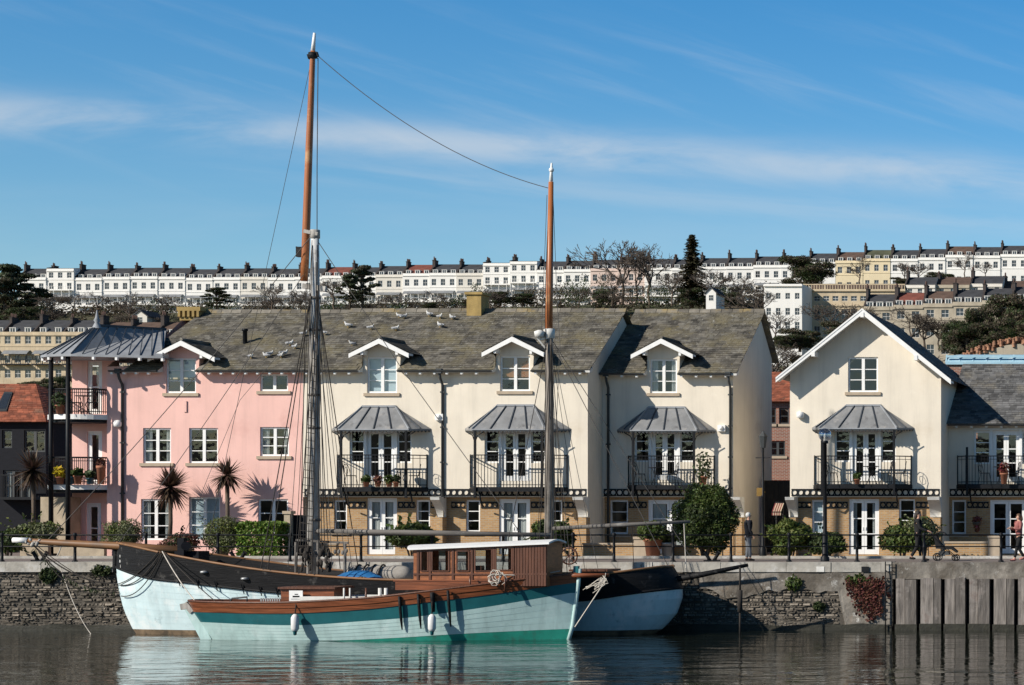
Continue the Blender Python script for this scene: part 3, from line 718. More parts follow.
def main_roof(root, xa, xb, FY, ze, zr, gaps, verge_l=0, verge_r=0, dl=0, dr=0, mat='slate', half=5.2, backY=None, backz=None):
    """front and back slopes; verge offsets at the ends"""
    ye, yr = FY-.4, FY-.4+half; r = MB(); tm = .62/half
    slates(r, (xa-verge_l,ye,ze),(xb+verge_r,ye,ze),(xb+verge_r+dr,yr,zr),(xa-verge_l+dl,yr,zr), .2, .27, gaps=[(a,b,tm) for a,b in gaps])
    by, bz = backY or yr+half, backz or ze
    r.poly([(xb+verge_r,by,bz),(xa-verge_l,by,bz),(xa-verge_l+dl,yr,zr),(xb+verge_r+dr,yr,zr)])
    # soffit boarding just below the slope
    o = r.build('roof', M[mat], root)
    s = MB()
    xs = [xa-verge_l]+[v for g in sorted(gaps) for v in g]+[xb+verge_r]
    for k in range(0, len(xs), 2):
        s.prism([(xs[k],ye,ze-.02),(xs[k],ye,ze-.1),(xs[k],FY-.003,ze-.06),(xs[k],FY-.003,ze+.17)], (xs[k+1]-xs[k],0,0))
    s.build('soffit', M['white_old'], o)
    c = MB(); n = int((xb-xa)/.45)
    for i in range(n):
        a, b = lerp(xa-verge_l+dl,xb+verge_r+dr,i/n), lerp(xa-verge_l+dl,xb+verge_r+dr,(i+1)/n)
        c.prism([(a+.01,yr-.16,zr-.06),(a+.01,yr-.03,zr+.1+.02*R.random()),(a+.01,yr+.03,zr+.1),(a+.01,yr+.16,zr-.06)], (b-a-.02,0,0))
    c.build('ridge_tiles', M['ridge'], o)
    return o
M['ridge'] = mk('ridge_tile', (.16,.145,.12), .9, .3, 3, island=.4, spots=[((.32,.23,.08),.9,.5,.68)])

def cream_house(px0, px1, FY, ze, zr, label, apex, gab, win, doors, sides, can, top, bal, ground, cols, cover, x0=None, x1=None, verge=(0,0), dr=0, depth=9.6):
    X0 = PX(px0,FY) if x0 is None else x0; X1 = PX(px1,FY) if x1 is None else x1
    root = thing('terraced_house', label, 'house', ((X0+X1)/2, FY, 0), 'cream houses on the quay')
    zg = PZ(497,FY); hw = opening(*win, FY); ho = [opening(*doors,FY)]+[opening(*s,FY) for s in sides]
    zse = ze-.02
    wx0, wx1 = PX(gab[0],FY), PX(gab[1],FY)
    mb = MB(); panel(mb, X0, X1, zg, ze+.17, FY, [hw]+ho, .12)
    mb.poly([(X0,FY,zg),(X1,FY,zg),(X1,FY+.3,zg),(X0,FY+.3,zg)])
    zb_ = ze if depth > 9 else ze+1.1
    for x_ in (X0+.002, X1-.002): mb.poly([(x_,FY,0),(x_,FY+depth,0),(x_,FY+depth,zb_),(x_,FY+4.8,zr-.15),(x_,FY,ze)])
    mb.poly([(X0,FY+depth,0),(X1,FY+depth,0),(X1,FY+depth,zb_),(X0,FY+depth,zb_)])
    mb.build('wall', M['cream'], root)
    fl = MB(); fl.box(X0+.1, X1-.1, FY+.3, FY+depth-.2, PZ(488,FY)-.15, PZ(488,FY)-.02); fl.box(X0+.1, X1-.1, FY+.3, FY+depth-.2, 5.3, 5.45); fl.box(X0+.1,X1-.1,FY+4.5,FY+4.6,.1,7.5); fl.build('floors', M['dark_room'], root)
    # ground floor
    gb = MB(); gh = [opening(*g[:4], FY+.3) for g in ground]; gh = [(a,b,max(c,.06),d) for a,b,c,d in gh]
    panel(gb, X0, X1, 0, zg, FY+.3, gh, .1); gb.build('brick_wall', M['brick'], root)
    for g, h in zip(ground, gh):
        if g[4] == 'door': french(root, *h, FY+.3, nets=.40)
        else: window(root, *h, FY+.3, cols=1, rows=3, cover=g[5] if len(g) > 5 else None)
    bm = MB(); perf_beam(bm, X0+.06, X1-.06, PZ(496,FY)+.03, PZ(489,FY)-.03, FY-.028, .022); bm.build('perforated_beam', M['black'], root)
    xs = sorted([X0+.2]+[v for h in gh for v in h[:2]]+[X1-.2])
    for a, b in zip(xs[::2], xs[1::2]):
        if b-a > .35: lm = MB(); perf_beam(lm, a+.04, b-.04, PZ(508,FY)+.03, PZ(502,FY)-.02, FY+.272, .022); lm.build('perforated_lintel', M['black'], root)
    # upper floors
    french(root, *ho[0], FY, rows=3)
    for h in ho[1:]: window(root, *h, FY, cols=1, rows=3, sill=False)
    jambs(root, ho, FY)
    main_roof(root, X0, X1, FY, ze, zr, [(wx0,wx1)], verge[0], verge[1], 0, dr, backY=FY+depth+.4, backz=zb_-.15)
    gablet(root, 'cream', wx0, wx1, hw, PX(apex[0],FY-.5), PZ(apex[2],FY-.5), PZ(apex[1],FY-.5), PX(apex[3],FY-.5), PX(apex[4],FY-.5), FY, FY-.4, ze, SL, ze+.17)
    window(root, *hw, FY, cols=2, rows=3, cover=cover[0], cov=cover[1])
    gutter(root, X0, wx0-.02, FY-.47, ze-.01); gutter(root, wx1+.02, X1, FY-.47, ze-.01)
    n = int((X1-X0)/.62); tails(root, [(lerp(X0+.3,X1-.2,i/n), FY-.24, ze-.06) for i in range(n+1) if not wx0-.12 < lerp(X0+.3,X1-.2,i/n) < wx1+.12])
    zt = PZ(can[2],FY-.72)-.06
    info = balcony_unit(root, FY, can[:2], top[:2], can[2], top[2], *bal, [(c,zt) for c in cols], fpx=cols)
    return root, info
h1, B1 = cream_house(303, 443, FY, 7.58, 10.45, 'cream house with pale blinds in its dormer, joined to the pink house', (379,338,353,349,409), (363,401), (367,397,357,393), (366,395,430,481), [(349.5,364.5,430,463),(396.5,411.5,430,463)], (332,431,429), (362,396,407), (337,428,455,487),
    [(334,347,500,532,'win','curtain'),(367,397,498,556,'door'),(416,430,500,532,'win','curtain')], [341,406], ('blind',.97))
corbel(h1, 432, 441, FY)
downpipe(h1, PX(443,FY), FY, 7.5, 2.0)
h2, B2 = cream_house(443, 590, FY, 7.58, 10.45, 'cream house with brown blinds in its dormer and a yellow ridge chimney', (512,336,352,482,544), (496,534), (500,530,356,391), (501,529,430,481), [(484.5,499.5,430,463),(530.5,545.5,430,463)], (465,571,429), (497,534,406), (470,568,455,487),
    [(466,480,500,532,'win'),(499,530,499,556,'door'),(548,562,500,532,'win')], [475,542], ('blind_brown',.6), x1=3.1, verge=(0,.2))
corbel(h2, 574, 585, FY)
h3, B3 = cream_house(605, 737, FY+2, 7.58, 10.6, 'cream house set back in shade, behind the big round bush', (661,338,354,631,693), (647,680), (650,677,359,393), (651,678,430,480), [(634.5,649.5,430,462),(679.5,694.5,430,462)], (617,716,430), (648,685,408), (628,715,456,485),
    [(610,628,500,534,'win'),(648,690,500,556,'door'),(704,722,500,532,'win')], [633,694], ('curtain',1), x0=3.1, x1=8.55, verge=(0,.25), depth=7.2)
corbel(h3, 732, 741, FY+2)
downpipe(h3, PX(605,FY+1.9)+.12, FY+2, 7.5, .1); downpipe(h3, 8.45, FY+2, 7.5, 2.4)
M['ochre'] = mk('ochre_render', (.34,.24,.09), .9, .25, 2, streak=.4)
cx = PX(478,98.8); b = MB(); b.box(cx-.31, cx+.31, 98.3, 99.25, 10.2, PZ(295,98.5)); b.box(cx-.38, cx+.38, 98.22, 99.33, PZ(295,98.5), PZ(292.5,98.5)); b.build('chimney', M['ochre'], h2)
for r_, px_, py_ in ((h1,440,417),(h3,722,428)):
    b = MB(); yy = r_.location.y; b.box(PX(px_,yy)-.16, PX(px_,yy)+.16, yy-.14, yy-.003, PZ(py_,yy)-.14, PZ(py_,yy)+.12); b.ball((PX(px_,yy),yy-.15,PZ(py_,yy)), .1, 0, 8, 6); b.build('alarm_box', M['white'], r_)
# dark side return of the second house where the third steps back
# ---------------------------------------------------------------- pink house
XA, XB = -15.55, PX(303,FY); XL = PX(72,FY+1)
pk = thing('pink_house', 'pink rendered house with round metal roofed balconies at its corner', 'house', ((XL+XB)/2, FY, 0))
XF = PX(107,FY); ze, zr = 7.58, 10.4
pw = [(143,171,428,463),(189,218,428,463),(260,289,427,456),(260,288,374,391)]
pg = [(141,170,499,540),(189,220,497,540),(258,288,499,540)]
hw = opening(166,196,358,393,FY); holes = [hw]+[opening(*w,FY) for w in pw+pg]
mb = MB(); panel(mb, XF, XB, 0, ze+.17, FY, holes, .13)
Yr = FY+1.0
dh = [opening(87,102,361,414,Yr), opening(87,102,431,485,Yr), opening(86,101,503,556,Yr)]; dh = [(a,b,max(c,.05),d) for a,b,c,d in dh]
panel(mb, XL, XF-.002, 0, 8.25, Yr, dh, .13)
mb.poly([(XF,FY,0),(XF,Yr,0),(XF,Yr,8.2),(XF,FY,ze+.17)])
box_shell(mb, XL, XB-.002, Yr, FY+9.6, 0, ze, True, False, True); mb.poly([(XA,Yr,ze),(XA,FY+9.6,ze),(XA,FY+4.8,zr-.1),(XA,Yr,ze+.6)])
mb.build('wall', M['pink'], pk)
fl = MB()
for z in (2.6, 5.4): fl.box(XF+.1, XB-.1, FY+.3, FY+9.4, z, z+.15)
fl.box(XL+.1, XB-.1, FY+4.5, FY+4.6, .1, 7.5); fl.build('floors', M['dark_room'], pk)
wx0, wx1 = PX(163,FY), PX(200,FY)
main_roof(pk, XA, XB, FY, ze, zr, [(wx0,wx1)], .1, 0, .75, 0)
gablet(pk, 'pink', wx0, wx1, hw, PX(181,FY-.5), PZ(357,FY-.5), PZ(340,FY-.5), PX(148,FY-.5), PX(215,FY-.5), FY, FY-.4, ze, SL, ze+.17)
window(pk, *hw, FY, cols=2, rows=3, cover='blind', cov=.55)
for k, w in enumerate(pw): window(pk, *opening(*w,FY), FY, cols=2, rows=1 if k == 3 else 3, cover=['curtain',None,'curtain',None][k])
for k, w in enumerate(pg):
    a = opening(*w,FY)
    window(pk, *a, FY, cols=2, rows=3, sill=False, cover=['curtain','blind',None][k], cov=.97)
for h in dh: french(pk, *h, Yr, leaves=1, rows=2)
gutter(pk, XF+.3, wx0-.02, FY-.47, ze-.01); gutter(pk, wx1+.02, XB, FY-.47, ze-.01)
n = 15; tails(pk, [(lerp(XF+.4,XB-.2,i/n), FY-.24, ze-.06) for i in range(n+1) if not wx0-.12 < lerp(XF+.4,XB-.2,i/n) < wx1+.12])
downpipe(pk, PX(123,FY), FY, 7.5, .1)
b = MB(); b.box(PX(184,FY), PX(187,FY), FY-.05, FY-.002, PZ(412,FY), PZ(401,FY)); b.build('wall_vent', M['pink'], pk)
b = MB(); b.lathe((PX(119,FY),FY-.1,PZ(424,FY)-.15), [(0,0),(.16,.05),(.17,.2),(.1,.3),(0,.31)], 12); b.build('alarm_box', M['white'], pk)
cx = PX(195,98.8); b = MB(); b.box(cx-.42, cx+.42, 98.3, 99.4, 10.0, PZ(312,98.8)); b.box(cx-.5, cx+.5, 98.2, 99.5, PZ(312,98.8), PZ(308,98.8))
for k in range(5): b.box(cx-.45+k*.2, cx-.35+k*.2, 98.19, 98.3, PZ(312,98.8)-.25, PZ(312,98.8))
b.build('chimney', M['ochre'], pk)
yv = 95.9; b = MB(); b.lathe((PX(245,yv),yv,8.6), [(.09,0),(.09,.75),(.12,.76),(.12,.85),(0,.86)], 10); b.build('vent_pipe', M['black'], pk)
# corner turret
tx, ty = PX(97,94.6), 94.6; za = PZ(326,94.6); zt = PZ(354,92.6); rt = 2.02; t = MB(); ap = V((tx,ty,za)); K = 14
ang = [math.pi*(1.0+.0)+ (math.pi*.5)*k/ (K//2) for k in range(K//2+1)]  # left to front
rim = [V((tx+rt*math.cos(a)*1.02, ty+rt*math.sin(a), zt)) for a in [math.pi*.55+i*(math.pi*.95)/15 for i in range(16)]]
F0 = rim[-1]; RB = P(166,330,97.2); RE = P(163,356,93.1)
for a, b_ in zip(rim, rim[1:]): t.poly([a, b_, ap]); t.poly([a+V((0,0,-.09)), b_+V((0,0,-.09)), b_, a])
t.poly([F0, RE, RB, ap]); t.poly([F0+V((0,0,-.09)), RE+V((0,0,-.09)), RE, F0]); t.poly([RE, RE+V((0,0,-.09)), RB+V((0,0,-.09)), RB])
t.poly([RB, V((RB.x,98.5,zt)), rim[0], ap])
t.poly([p+V((0,0,-.09)) for p in rim]+[RE+V((0,0,-.09)), V((RE.x,98,zt-.09))])
to = t.build('turret_roof', M['zinc'], pk)
s = MB(); up = V((0,0,.035))
for p in rim: s.bar(ap+up*.6, p+up*.6, .03, .04)
for k in range(1, 9): s.bar(ap.lerp(RB,(k-.6)/8)+up*.6, F0.lerp(RE,k/8)+up*.6, .03, .04)
s.bar(ap+up, RB+up, .09, .09); s.build('turret_seams', M['zinc_dark'] if 'zinc_dark' in M else M['zinc'], to)
f = MB(); f.lathe((tx,ty,za-.1), [(.2,0),(.14,.12),(.08,.25),(.13,.33),(.07,.45),(.02,.75),(0,.76)], 10); f.build('finial', M['zinc'], to)
tails(to, [V((lerp(tx,p.x,.95), lerp(ty,p.y,.95)+.1, zt-.1)) for p in rim[4::2]]+[F0.lerp(RE,k/4)+V((0,.1,-.1)) for k in range(1,5)])
for px_ in (51,68):
    c = MB(); yy = 92.8 if px_ == 68 else 93.4; x = PX(px_,yy); c.tube((x,yy,0),(x,yy,zt-.05),.095,.085,10); c.box(x-.16,x+.16,yy-.16,yy+.16,0,.12); c.build('turret_post', M['black'], pk)
PB = []
for slab_py, rail_py in ((417,388),(488,457)):
    xc, hwid, yo = (PX(52,94.6)+PX(110,93.9))/2, (PX(110,93.9)-PX(52,94.6))/2, Yr
    zs = PZ(slab_py-4,92.7); arc = [V((xc-hwid*math.cos(a), yo-.0-1.75*math.sin(a)**.7, 0)) for a in [math.pi*i/18 for i in range(19)]]
    d = MB(); d.prism([p+V((0,0,zs-.22)) for p in arc], (0,0,.2)); bo = d.build('balcony_slab', M['white'], pk)
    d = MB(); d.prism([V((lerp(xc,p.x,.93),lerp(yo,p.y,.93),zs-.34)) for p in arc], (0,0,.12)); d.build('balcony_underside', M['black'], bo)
    r = MB(); zr_ = PZ(rail_py,92.7); dense = [V((xc-hwid*.97*math.cos(a), yo-1.70*math.sin(a)**.7, 0)) for a in [math.pi*i/54 for i in range(55)]]
    r.path([p+V((0,0,zr_)) for p in dense], .035, 6); r.path([p+V((0,0,zs+.1)) for p in dense], .02, 5); r.path([p+V((0,0,zr_-.14)) for p in dense], .016, 5)
    for p in dense[1:-1]: r.bar(p+V((0,0,zs)), p+V((0,0,zr_)), .022, .022)
    r.build('balcony_railing', M['black'], bo); PB.append((xc, yo, zs))
st = MB(); st.box(PX(50,94)-.4, PX(69,94), 94.02, 94.9, 0, PZ(497,94)); st.build('stone_base', M['stone'], pk)
# ---------------------------------------------------------------- gabled house
YG = 94.0; X0, X1 = PX(790,YG), PX(941,YG); ax = (X0+X1)/2; yv = YG-.7
gz = PZ(309,yv); k = (gz-PZ(378,yv))/(ax-PX(776,yv)); ge = lambda x: gz-.12-k*abs(x-ax)
gh = thing('gabled_house', 'cream house with a broad white bargeboarded gable facing the water', 'house', (ax, YG, 0))
win = opening(848,878,357,392,YG); drs = opening(852,879,430,481,YG); sd = [opening(834.5,850.5,430,462,YG), opening(880.5,896,430,462,YG)]
zg = PZ(497,YG); mb = MB()
panel(mb, X0, X1, zg, gz, YG, [win,drs]+sd, .12, [(-k,1,ge(ax)-k*ax),(k,1,ge(ax)+k*ax)])
for x in (X0,X1): mb.poly([(x,YG,0),(x,YG+7,0),(x,YG+7,ge(x)),(x,YG,ge(x))])
mb.poly([(X0,YG+7,0),(X1,YG+7,0),(X1,YG+7,ge(X1)),(ax,YG+7,ge(ax)),(X0,YG+7,ge(X0))]); mb.poly([(X0,YG,zg),(X1,YG,zg),(X1,YG+.3,zg),(X0,YG+.3,zg)])
mb.build('wall', M['cream'], gh)
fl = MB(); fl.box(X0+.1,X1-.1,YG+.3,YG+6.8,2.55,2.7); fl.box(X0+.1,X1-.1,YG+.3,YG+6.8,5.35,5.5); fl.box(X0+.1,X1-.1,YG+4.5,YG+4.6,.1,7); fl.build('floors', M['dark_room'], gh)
gr = [(812,824,500,534,'win','blind'),(849,879,499,556,'door'),(899,915,499,532,'win'),]
hh = [opening(*g[:4],YG+.3) for g in gr]; hh = [(a,b_,max(c,.06),d) for a,b_,c,d in hh]
gb = MB(); panel(gb, X0+.003, X1-.003, 0, zg, YG+.3, hh, .1); gb.build('brick_wall', M['brick'], gh)
for g, h in zip(gr, hh):
    if g[4] == 'door': french(gh, *h, YG+.3, nets=.24)
    else: window(gh, *h, YG+.3, cols=1, rows=3, cover=g[5] if len(g) > 5 else None)
bm = MB(); perf_beam(bm, X0+.06, X1-.06, PZ(496,YG)+.03, PZ(489,YG)-.03, YG-.028, .022); bm.build('perforated_beam', M['black'], gh)
xs = sorted([X0+.2]+[v for h in hh for v in h[:2]]+[X1-.2])
for a, b_ in zip(xs[::2], xs[1::2]):
    if b_-a > .35: lm = MB(); perf_beam(lm, a+.04, b_-.04, PZ(508,YG)+.03, PZ(502,YG)-.02, YG+.272, .022); lm.build('perforated_lintel', M['black'], gh)
window(gh, *win, YG, cols=2, rows=3); french(gh, *drs, YG)
for h in sd: window(gh, *h, YG, cols=1, rows=3, sill=False)
jambs(gh, [drs]+sd, YG)
r = MB(); xl, xr = ax-(gz-PZ(378,yv))/k, ax+(gz-PZ(380,yv))/k; zl = gz-k*(ax-xl); zrr = gz-k*(xr-ax)
slates(r, (xl,yv,zl),(xl,YG+7.4,zl),(ax,YG+7.4,gz),(ax,yv,gz)); slates(r, (xr,YG+7.4,zrr),(xr,yv,zrr),(ax,yv,gz),(ax,YG+7.4,gz))
ro = r.build('roof', M['slate_dark'], gh)
f = MB()
for xs_, zs_ in ((xl,zl),(xr,zrr)):
    f.prism([(xs_,yv-.06,zs_-.18),(xs_,yv-.06,zs_-.02),(ax,yv-.06,gz-.02),(ax,yv-.06,gz-.22)], (0,.06,0))
    f.prism([(xs_,yv-.08,zs_-.06),(xs_,yv-.08,zs_+.02),(ax,yv-.08,gz+.03),(ax,yv-.08,gz-.05)], (0,.02,0))
f.build('bargeboard', M['white'], ro)
f = MB()
for xs_, zs_ in ((xl,zl),(xr,zrr)): f.prism([(xs_,yv+.003,zs_-.12),(xs_,yv+.003,zs_-.03),(ax,yv+.003,gz-.03),(ax,yv+.003,gz-.12)], (0,.69,0))
f.build('verge_soffit', M['white_old'], ro)
for t_ in (-.62,-.0,.68):
    x = ax+t_*3.2; b = MB(); b.box(x-.07,x+.07,yv-.09,YG-.004,ge(x)-.22,ge(x)-.02); b.build('purlin_end', M['white'], gh)
zt = PZ(428,YG-.72)-.06
balcony_unit(gh, YG, (812,914), (846,881), 428, 406, 814, 912, 456, 484, [(822,zt),(894,zt)], fpx=(822,894))
corbel(gh, 786, 795, YG); corbel(gh, 928, 940, YG)
b = MB(); b.lathe((PX(801,YG),YG-.12,PZ(415,YG)-.15), [(0,0),(.15,.04),(.15,.26),(0,.3)], 10); b.build('alarm_box', M['white'], gh)
# ---------------------------------------------------------------- low cottage on the right
YC4 = 96.0; X0, X1 = PX(941,YG)+.003, PX(1110,YC4)
ct = thing('cottage', 'low cream slate roofed cottage at the right edge, partly shaded by the gabled house', 'house', ((X0+X1)/2, YC4, 0))
ze4, zr4 = PZ(424,YC4-.4), PZ(364,100.4); zg = PZ(497,YC4)
dr4 = opening(992,1020,431,482,YC4); sd4 = [opening(974,990.5,431,464,YC4), opening(1021.5,1038,431,464,YC4)]; gr4 = [(952,966,500,534,'win'),(990,1026,500,556,'door')]
mb = MB(); panel(mb, X0, X1, zg, ze4+.2, YC4, [dr4]+sd4, .12); box_shell(mb, X0, X1, YC4, YC4+9, 0, ze4, False, True, True, zr4-.1, 100.4); mb.poly([(X0,YC4,zg),(X1,YC4,zg),(X1,YC4+.3,zg),(X0,YC4+.3,zg)]); mb.build('wall', M['cream'], ct)
fl = MB(); fl.box(X0+.1,X1-.1,YC4+.3,YC4+8.8,2.55,2.7); fl.box(X0+.1,X1-.1,YC4+4,YC4+4.1,.1,5); fl.build('floors', M['dark_room'], ct)
hh = [opening(*g[:4],YC4+.3) for g in gr4]; hh = [(a,b_,max(c,.06),d) for a,b_,c,d in hh]
gb = MB(); panel(gb, X0, X1, 0, zg, YC4+.3, hh, .1); gb.build('brick_wall', M['brick'], ct)
window(ct, *hh[0], YC4+.3, cols=1, rows=3); french(ct, *hh[1], YC4+.3); french(ct, *dr4, YC4)
for h in sd4: window(ct, *h, YC4, cols=1, rows=3, sill=False)
jambs(ct, [dr4]+sd4, YC4)
bm = MB(); perf_beam(bm, X0+.06, X1-.06, PZ(496,YC4)+.03, PZ(489,YC4)-.03, YC4-.028, .022); bm.build('perforated_beam', M['black'], ct)
lm = MB(); perf_beam(lm, hh[0][1]+.05, hh[1][0]-.05, PZ(508,YC4)+.03, PZ(502,YC4)-.02, YC4+.272, .022); lm.build('perforated_lintel', M['black'], ct)
r = MB(); slates(r, (X0-.02,YC4-.5,ze4),(X1+.2,YC4-.5,ze4),(X1+.2,100.4,zr4),(X0-.02,100.4,zr4)); r.poly([(X1+.2,105.3,ze4),(X0-.02,105.3,ze4),(X0-.02,100.4,zr4),(X1+.2,100.4,zr4)]); r.build('roof', M['slate_dark'], ct)
gutter(ct, X0+.05, X1, YC4-.57, ze4-.01); tails(ct, [(X0+.4+i*.62, YC4-.26, ze4-.04) for i in range(11)])
balcony_unit(ct, YC4, None, None, 0, 0, 957, 1062, 456, 484, [(967,PZ(449,YC4-.7)+.08)], fpx=(966,1046))
# ---------------------------------------------------------------- brick house at the end of the alley, and the dark houses on the left
def plain_house(name, label, px0, px1, Y, base_py, eave_py, ridge_py, wall, roof, wins, hipR=None, hipL=None, dep=8, fm='gutter', skylight=None):
    x0, x1 = PX(px0,Y), PX(px1,Y); ze = PZ(eave_py,Y); zr = PZ(ridge_py,Y+dep/2); zb = min(0, PZ(base_py,Y))
    root = thing(name, label, 'house', ((x0+x1)/2,Y,max(zb,0))); hs = [opening(*w[:4],Y) for w in wins]
    mb = MB(); panel(mb, x0, x1, zb, ze, Y, hs, .12)
    xr = x1 if hipR is None else PX(hipR,Y+dep/2); xl_ = x0 if hipL is None else PX(hipL,Y+dep/2)
    box_shell(mb, x0, x1, Y, Y+dep, zb, ze); mb.build('wall', M[wall], root)
    if hipR is None:
        mb = MB(); mb.poly([(x1-.01,Y,ze),(x1-.01,Y+dep,ze),(x1-.01,Y+dep/2,zr-.05)]); mb.build('gable_wall', M[wall], root)
    r = MB(); slates(r, (x0-.2,Y-.35,ze-.1),(x1+.2,Y-.35,ze-.1),(xr+.2*(hipR is None),Y+dep/2,zr),(xl_-.2,Y+dep/2,zr), .26, .24)
    r.poly([(x1+.2,Y+dep+.35,ze-.1),(x0-.2,Y+dep+.35,ze-.1),(xl_-.2,Y+dep/2,zr),(xr+.2*(hipR is None),Y+dep/2,zr)])
    if hipR is not None: slates(r, (x1+.2,Y-.35,ze-.1),(x1+.2,Y+dep+.35,ze-.1),(xr+.001,Y+dep/2,zr),(xr,Y+dep/2-.001,zr), .26, .24)
    ro = r.build('roof', M[roof], root)
    for w, h in zip(wins, hs): window(root, *h, Y, cols=w[4], rows=w[5], cover=w[6] if len(w) > 6 else None, fm=fm, sill=wall != 'black_wood')
    if skylight:
        u0, u1, t0, t1 = skylight; A, B, C, D = V((x0-.2,Y-.35,ze-.1)), V((x1+.2,Y-.35,ze-.1)), V((xr,Y+dep/2,zr)), V((xl_-.2,Y+dep/2,zr)); nn = (B-A).cross(D-A).normalized()
        q = lambda u, t: A.lerp(D,t).lerp(B.lerp(C,t),u)+nn*.07
        s = MB(); s.prism([q(u0,t0),q(u1,t0),q(u1,t1),q(u0,t1)], -nn*.06)
        e = .012; s.prism([q(lerp(u0,u1,.12),lerp(t0,t1,.1))+nn*.01,q(lerp(u0,u1,.88),lerp(t0,t1,.1))+nn*.01,q(lerp(u0,u1,.88),lerp(t0,t1,.9))+nn*.01,q(lerp(u0,u1,.12),lerp(t0,t1,.9))+nn*.01], -nn*.005, 1)
        s.build('skylight', [M['gutter'], M['t_pane']], ro)
    return root
plain_house('brick_house', 'red brick house with a tiled roof glimpsed at the end of the alley', 748, 812, 118, 556, 400, 372, 'redbrick', 'pantile', [(766,776,408,424,1,2),(779,789,408,424,1,2),(770,785,441,456,2,2)])
dk = plain_house('dark_house', 'black boarded house with an orange-red tiled roof and skylight at the left edge', -70, 46, 103, 556, 420, 384, 'black_wood', 'pantile', [(2,12,430,448,1,2),(24,45,430,452,2,1),(-20,-5,430,448,1,2),(3,31,470,500,3,2,'curtain')], hipR=36, skylight=(.55,.66,.25,.75))
b = MB(); Y_ = 102.0; x0, x1 = PX(-10,Y_), PX(36,Y_); z0 = PZ(497,Y_); b.box(x0,x1,Y_,102.99,z0-.12,z0); b.box(x0,x1,Y_,Y_+.05,z0+.95,z0+1.0)
for i in range(18): x = lerp(x0+.03,x1-.03,i/17); b.box(x-.015,x+.015,Y_+.01,Y_+.04,z0,z0+.95)
b.build('balcony', M['black'], dk)
plain_house('dark_house', 'dark house with a brown tiled roof behind the balcony poles', 40, 108, 113, 556, 414, 384, 'black_wood', 'pantile_brown' if 'pantile_brown' in M else 'pantile', [(52,62,424,440,1,2)])
# =====================================================================  quay wall
QY = 82.0
XW0, XP = -95, PX(893,QY)
def rubble(mb, x0, x1, z0, z1, y, keep=None):
    z = z0
    while z < z1-.04:
        h = min(.05+.10*R.random(), z1-z); x = x0-R.random()*.3
        while x < x1:
            w = .09+.30*R.random()**1.8
            if keep is None or keep(x+w/2, z+h/2):
                j = lambda s: (R.random()-.5)*s
                a, b = x+.012, x+w-.012; c, d = z+.01, z+h-.01; yo = y-.01-.075*R.random()**1.3; e = .03
                f = [(a+e+j(.03),yo+j(.03),c+e*.6+j(.02)),(b-e+j(.03),yo+j(.03),c+e*.6+j(.02)),(b-e+j(.03),yo+j(.03),d-e*.6+j(.02)),(a+e+j(.03),yo+j(.03),d-e*.6+j(.02))]
                g = [(a,y+.02,c),(b,y+.02,c),(b,y+.02,d),(a,y+.02,d)]
                mb.add(f+g, [(0,1,2,3),(4,5,1,0),(5,6,2,1),(6,7,3,2),(7,4,0,3)], 0)
            x += w
        z += h
qw = thing('quay_wall', 'old harbour wall of rubble stone and patched concrete under a pale coping', 'quay wall', (PX(512,QY),QY,-2.5))
zc0 = PZ(572,QY)
mb = MB(); mb.box(XW0, XP, QY, QY+.6, -3.4, zc0); mb.build('wall_core', M['mortar'], qw)
xr = PX(838,QY)
cz = lambda x: -1.0 + .6*noise.noise(V((x*.45,3,0))) + .25*noise.noise(V((x*2.1,1,0)))      # right of the ketch the upper wall is rendered over
mb = MB(); rubble(mb, XW0, xr, -2.75, zc0, QY, lambda x, z: (x < PX(700,QY)-.3) or z < cz(x)); mb.build('rubble_stones', M['rubble'], qw)
mb = MB()
xs = [lerp(PX(700,QY), XP, i/60) for i in range(61)]
rows = []
for k in range(9):
    row = []
    for x in xs:
        lo = cz(x) if x < xr else lerp(cz(x), -3.0, min(1,(x-xr)/.4)); z = lerp(lo, zc0, k/8)
        row.append((x, QY-.07-.05*noise.noise(V((x*1.3,z*1.7,2))), z))
    rows.append(row)
mb.grid(rows, sm=False); mb.add([rows[0][i] for i in range(61)]+[(x,QY,rows[0][i][2]) for i, x in enumerate(xs)], [(i,61+i,62+i,i+1) for i in range(60)])
mb.build('render_patch', M['concrete'], qw)
mb = MB(); x = XW0
while x < PX(890,QY):
    w = 1.1+.7*R.random(); x2 = min(x+w, XP)
    mb.box(x+.006, x2-.006, QY-.12+.03*R.random(), QY+.62, zc0+.003, -.012+.02*R.random()); x = x2
mb.build('coping', M['coping'], qw)
mb = MB(); mb.box(XP, 90, QY-.1, QY+.62, PZ(579,QY), -.01); mb.build('concrete_beam', M['concrete'], qw)
mb = MB(); mb.box(XP, 90, QY+.22, QY+.6, -3.4, PZ(579,QY)-.002); mb.build('wall_backing', M['black_wood'], qw)
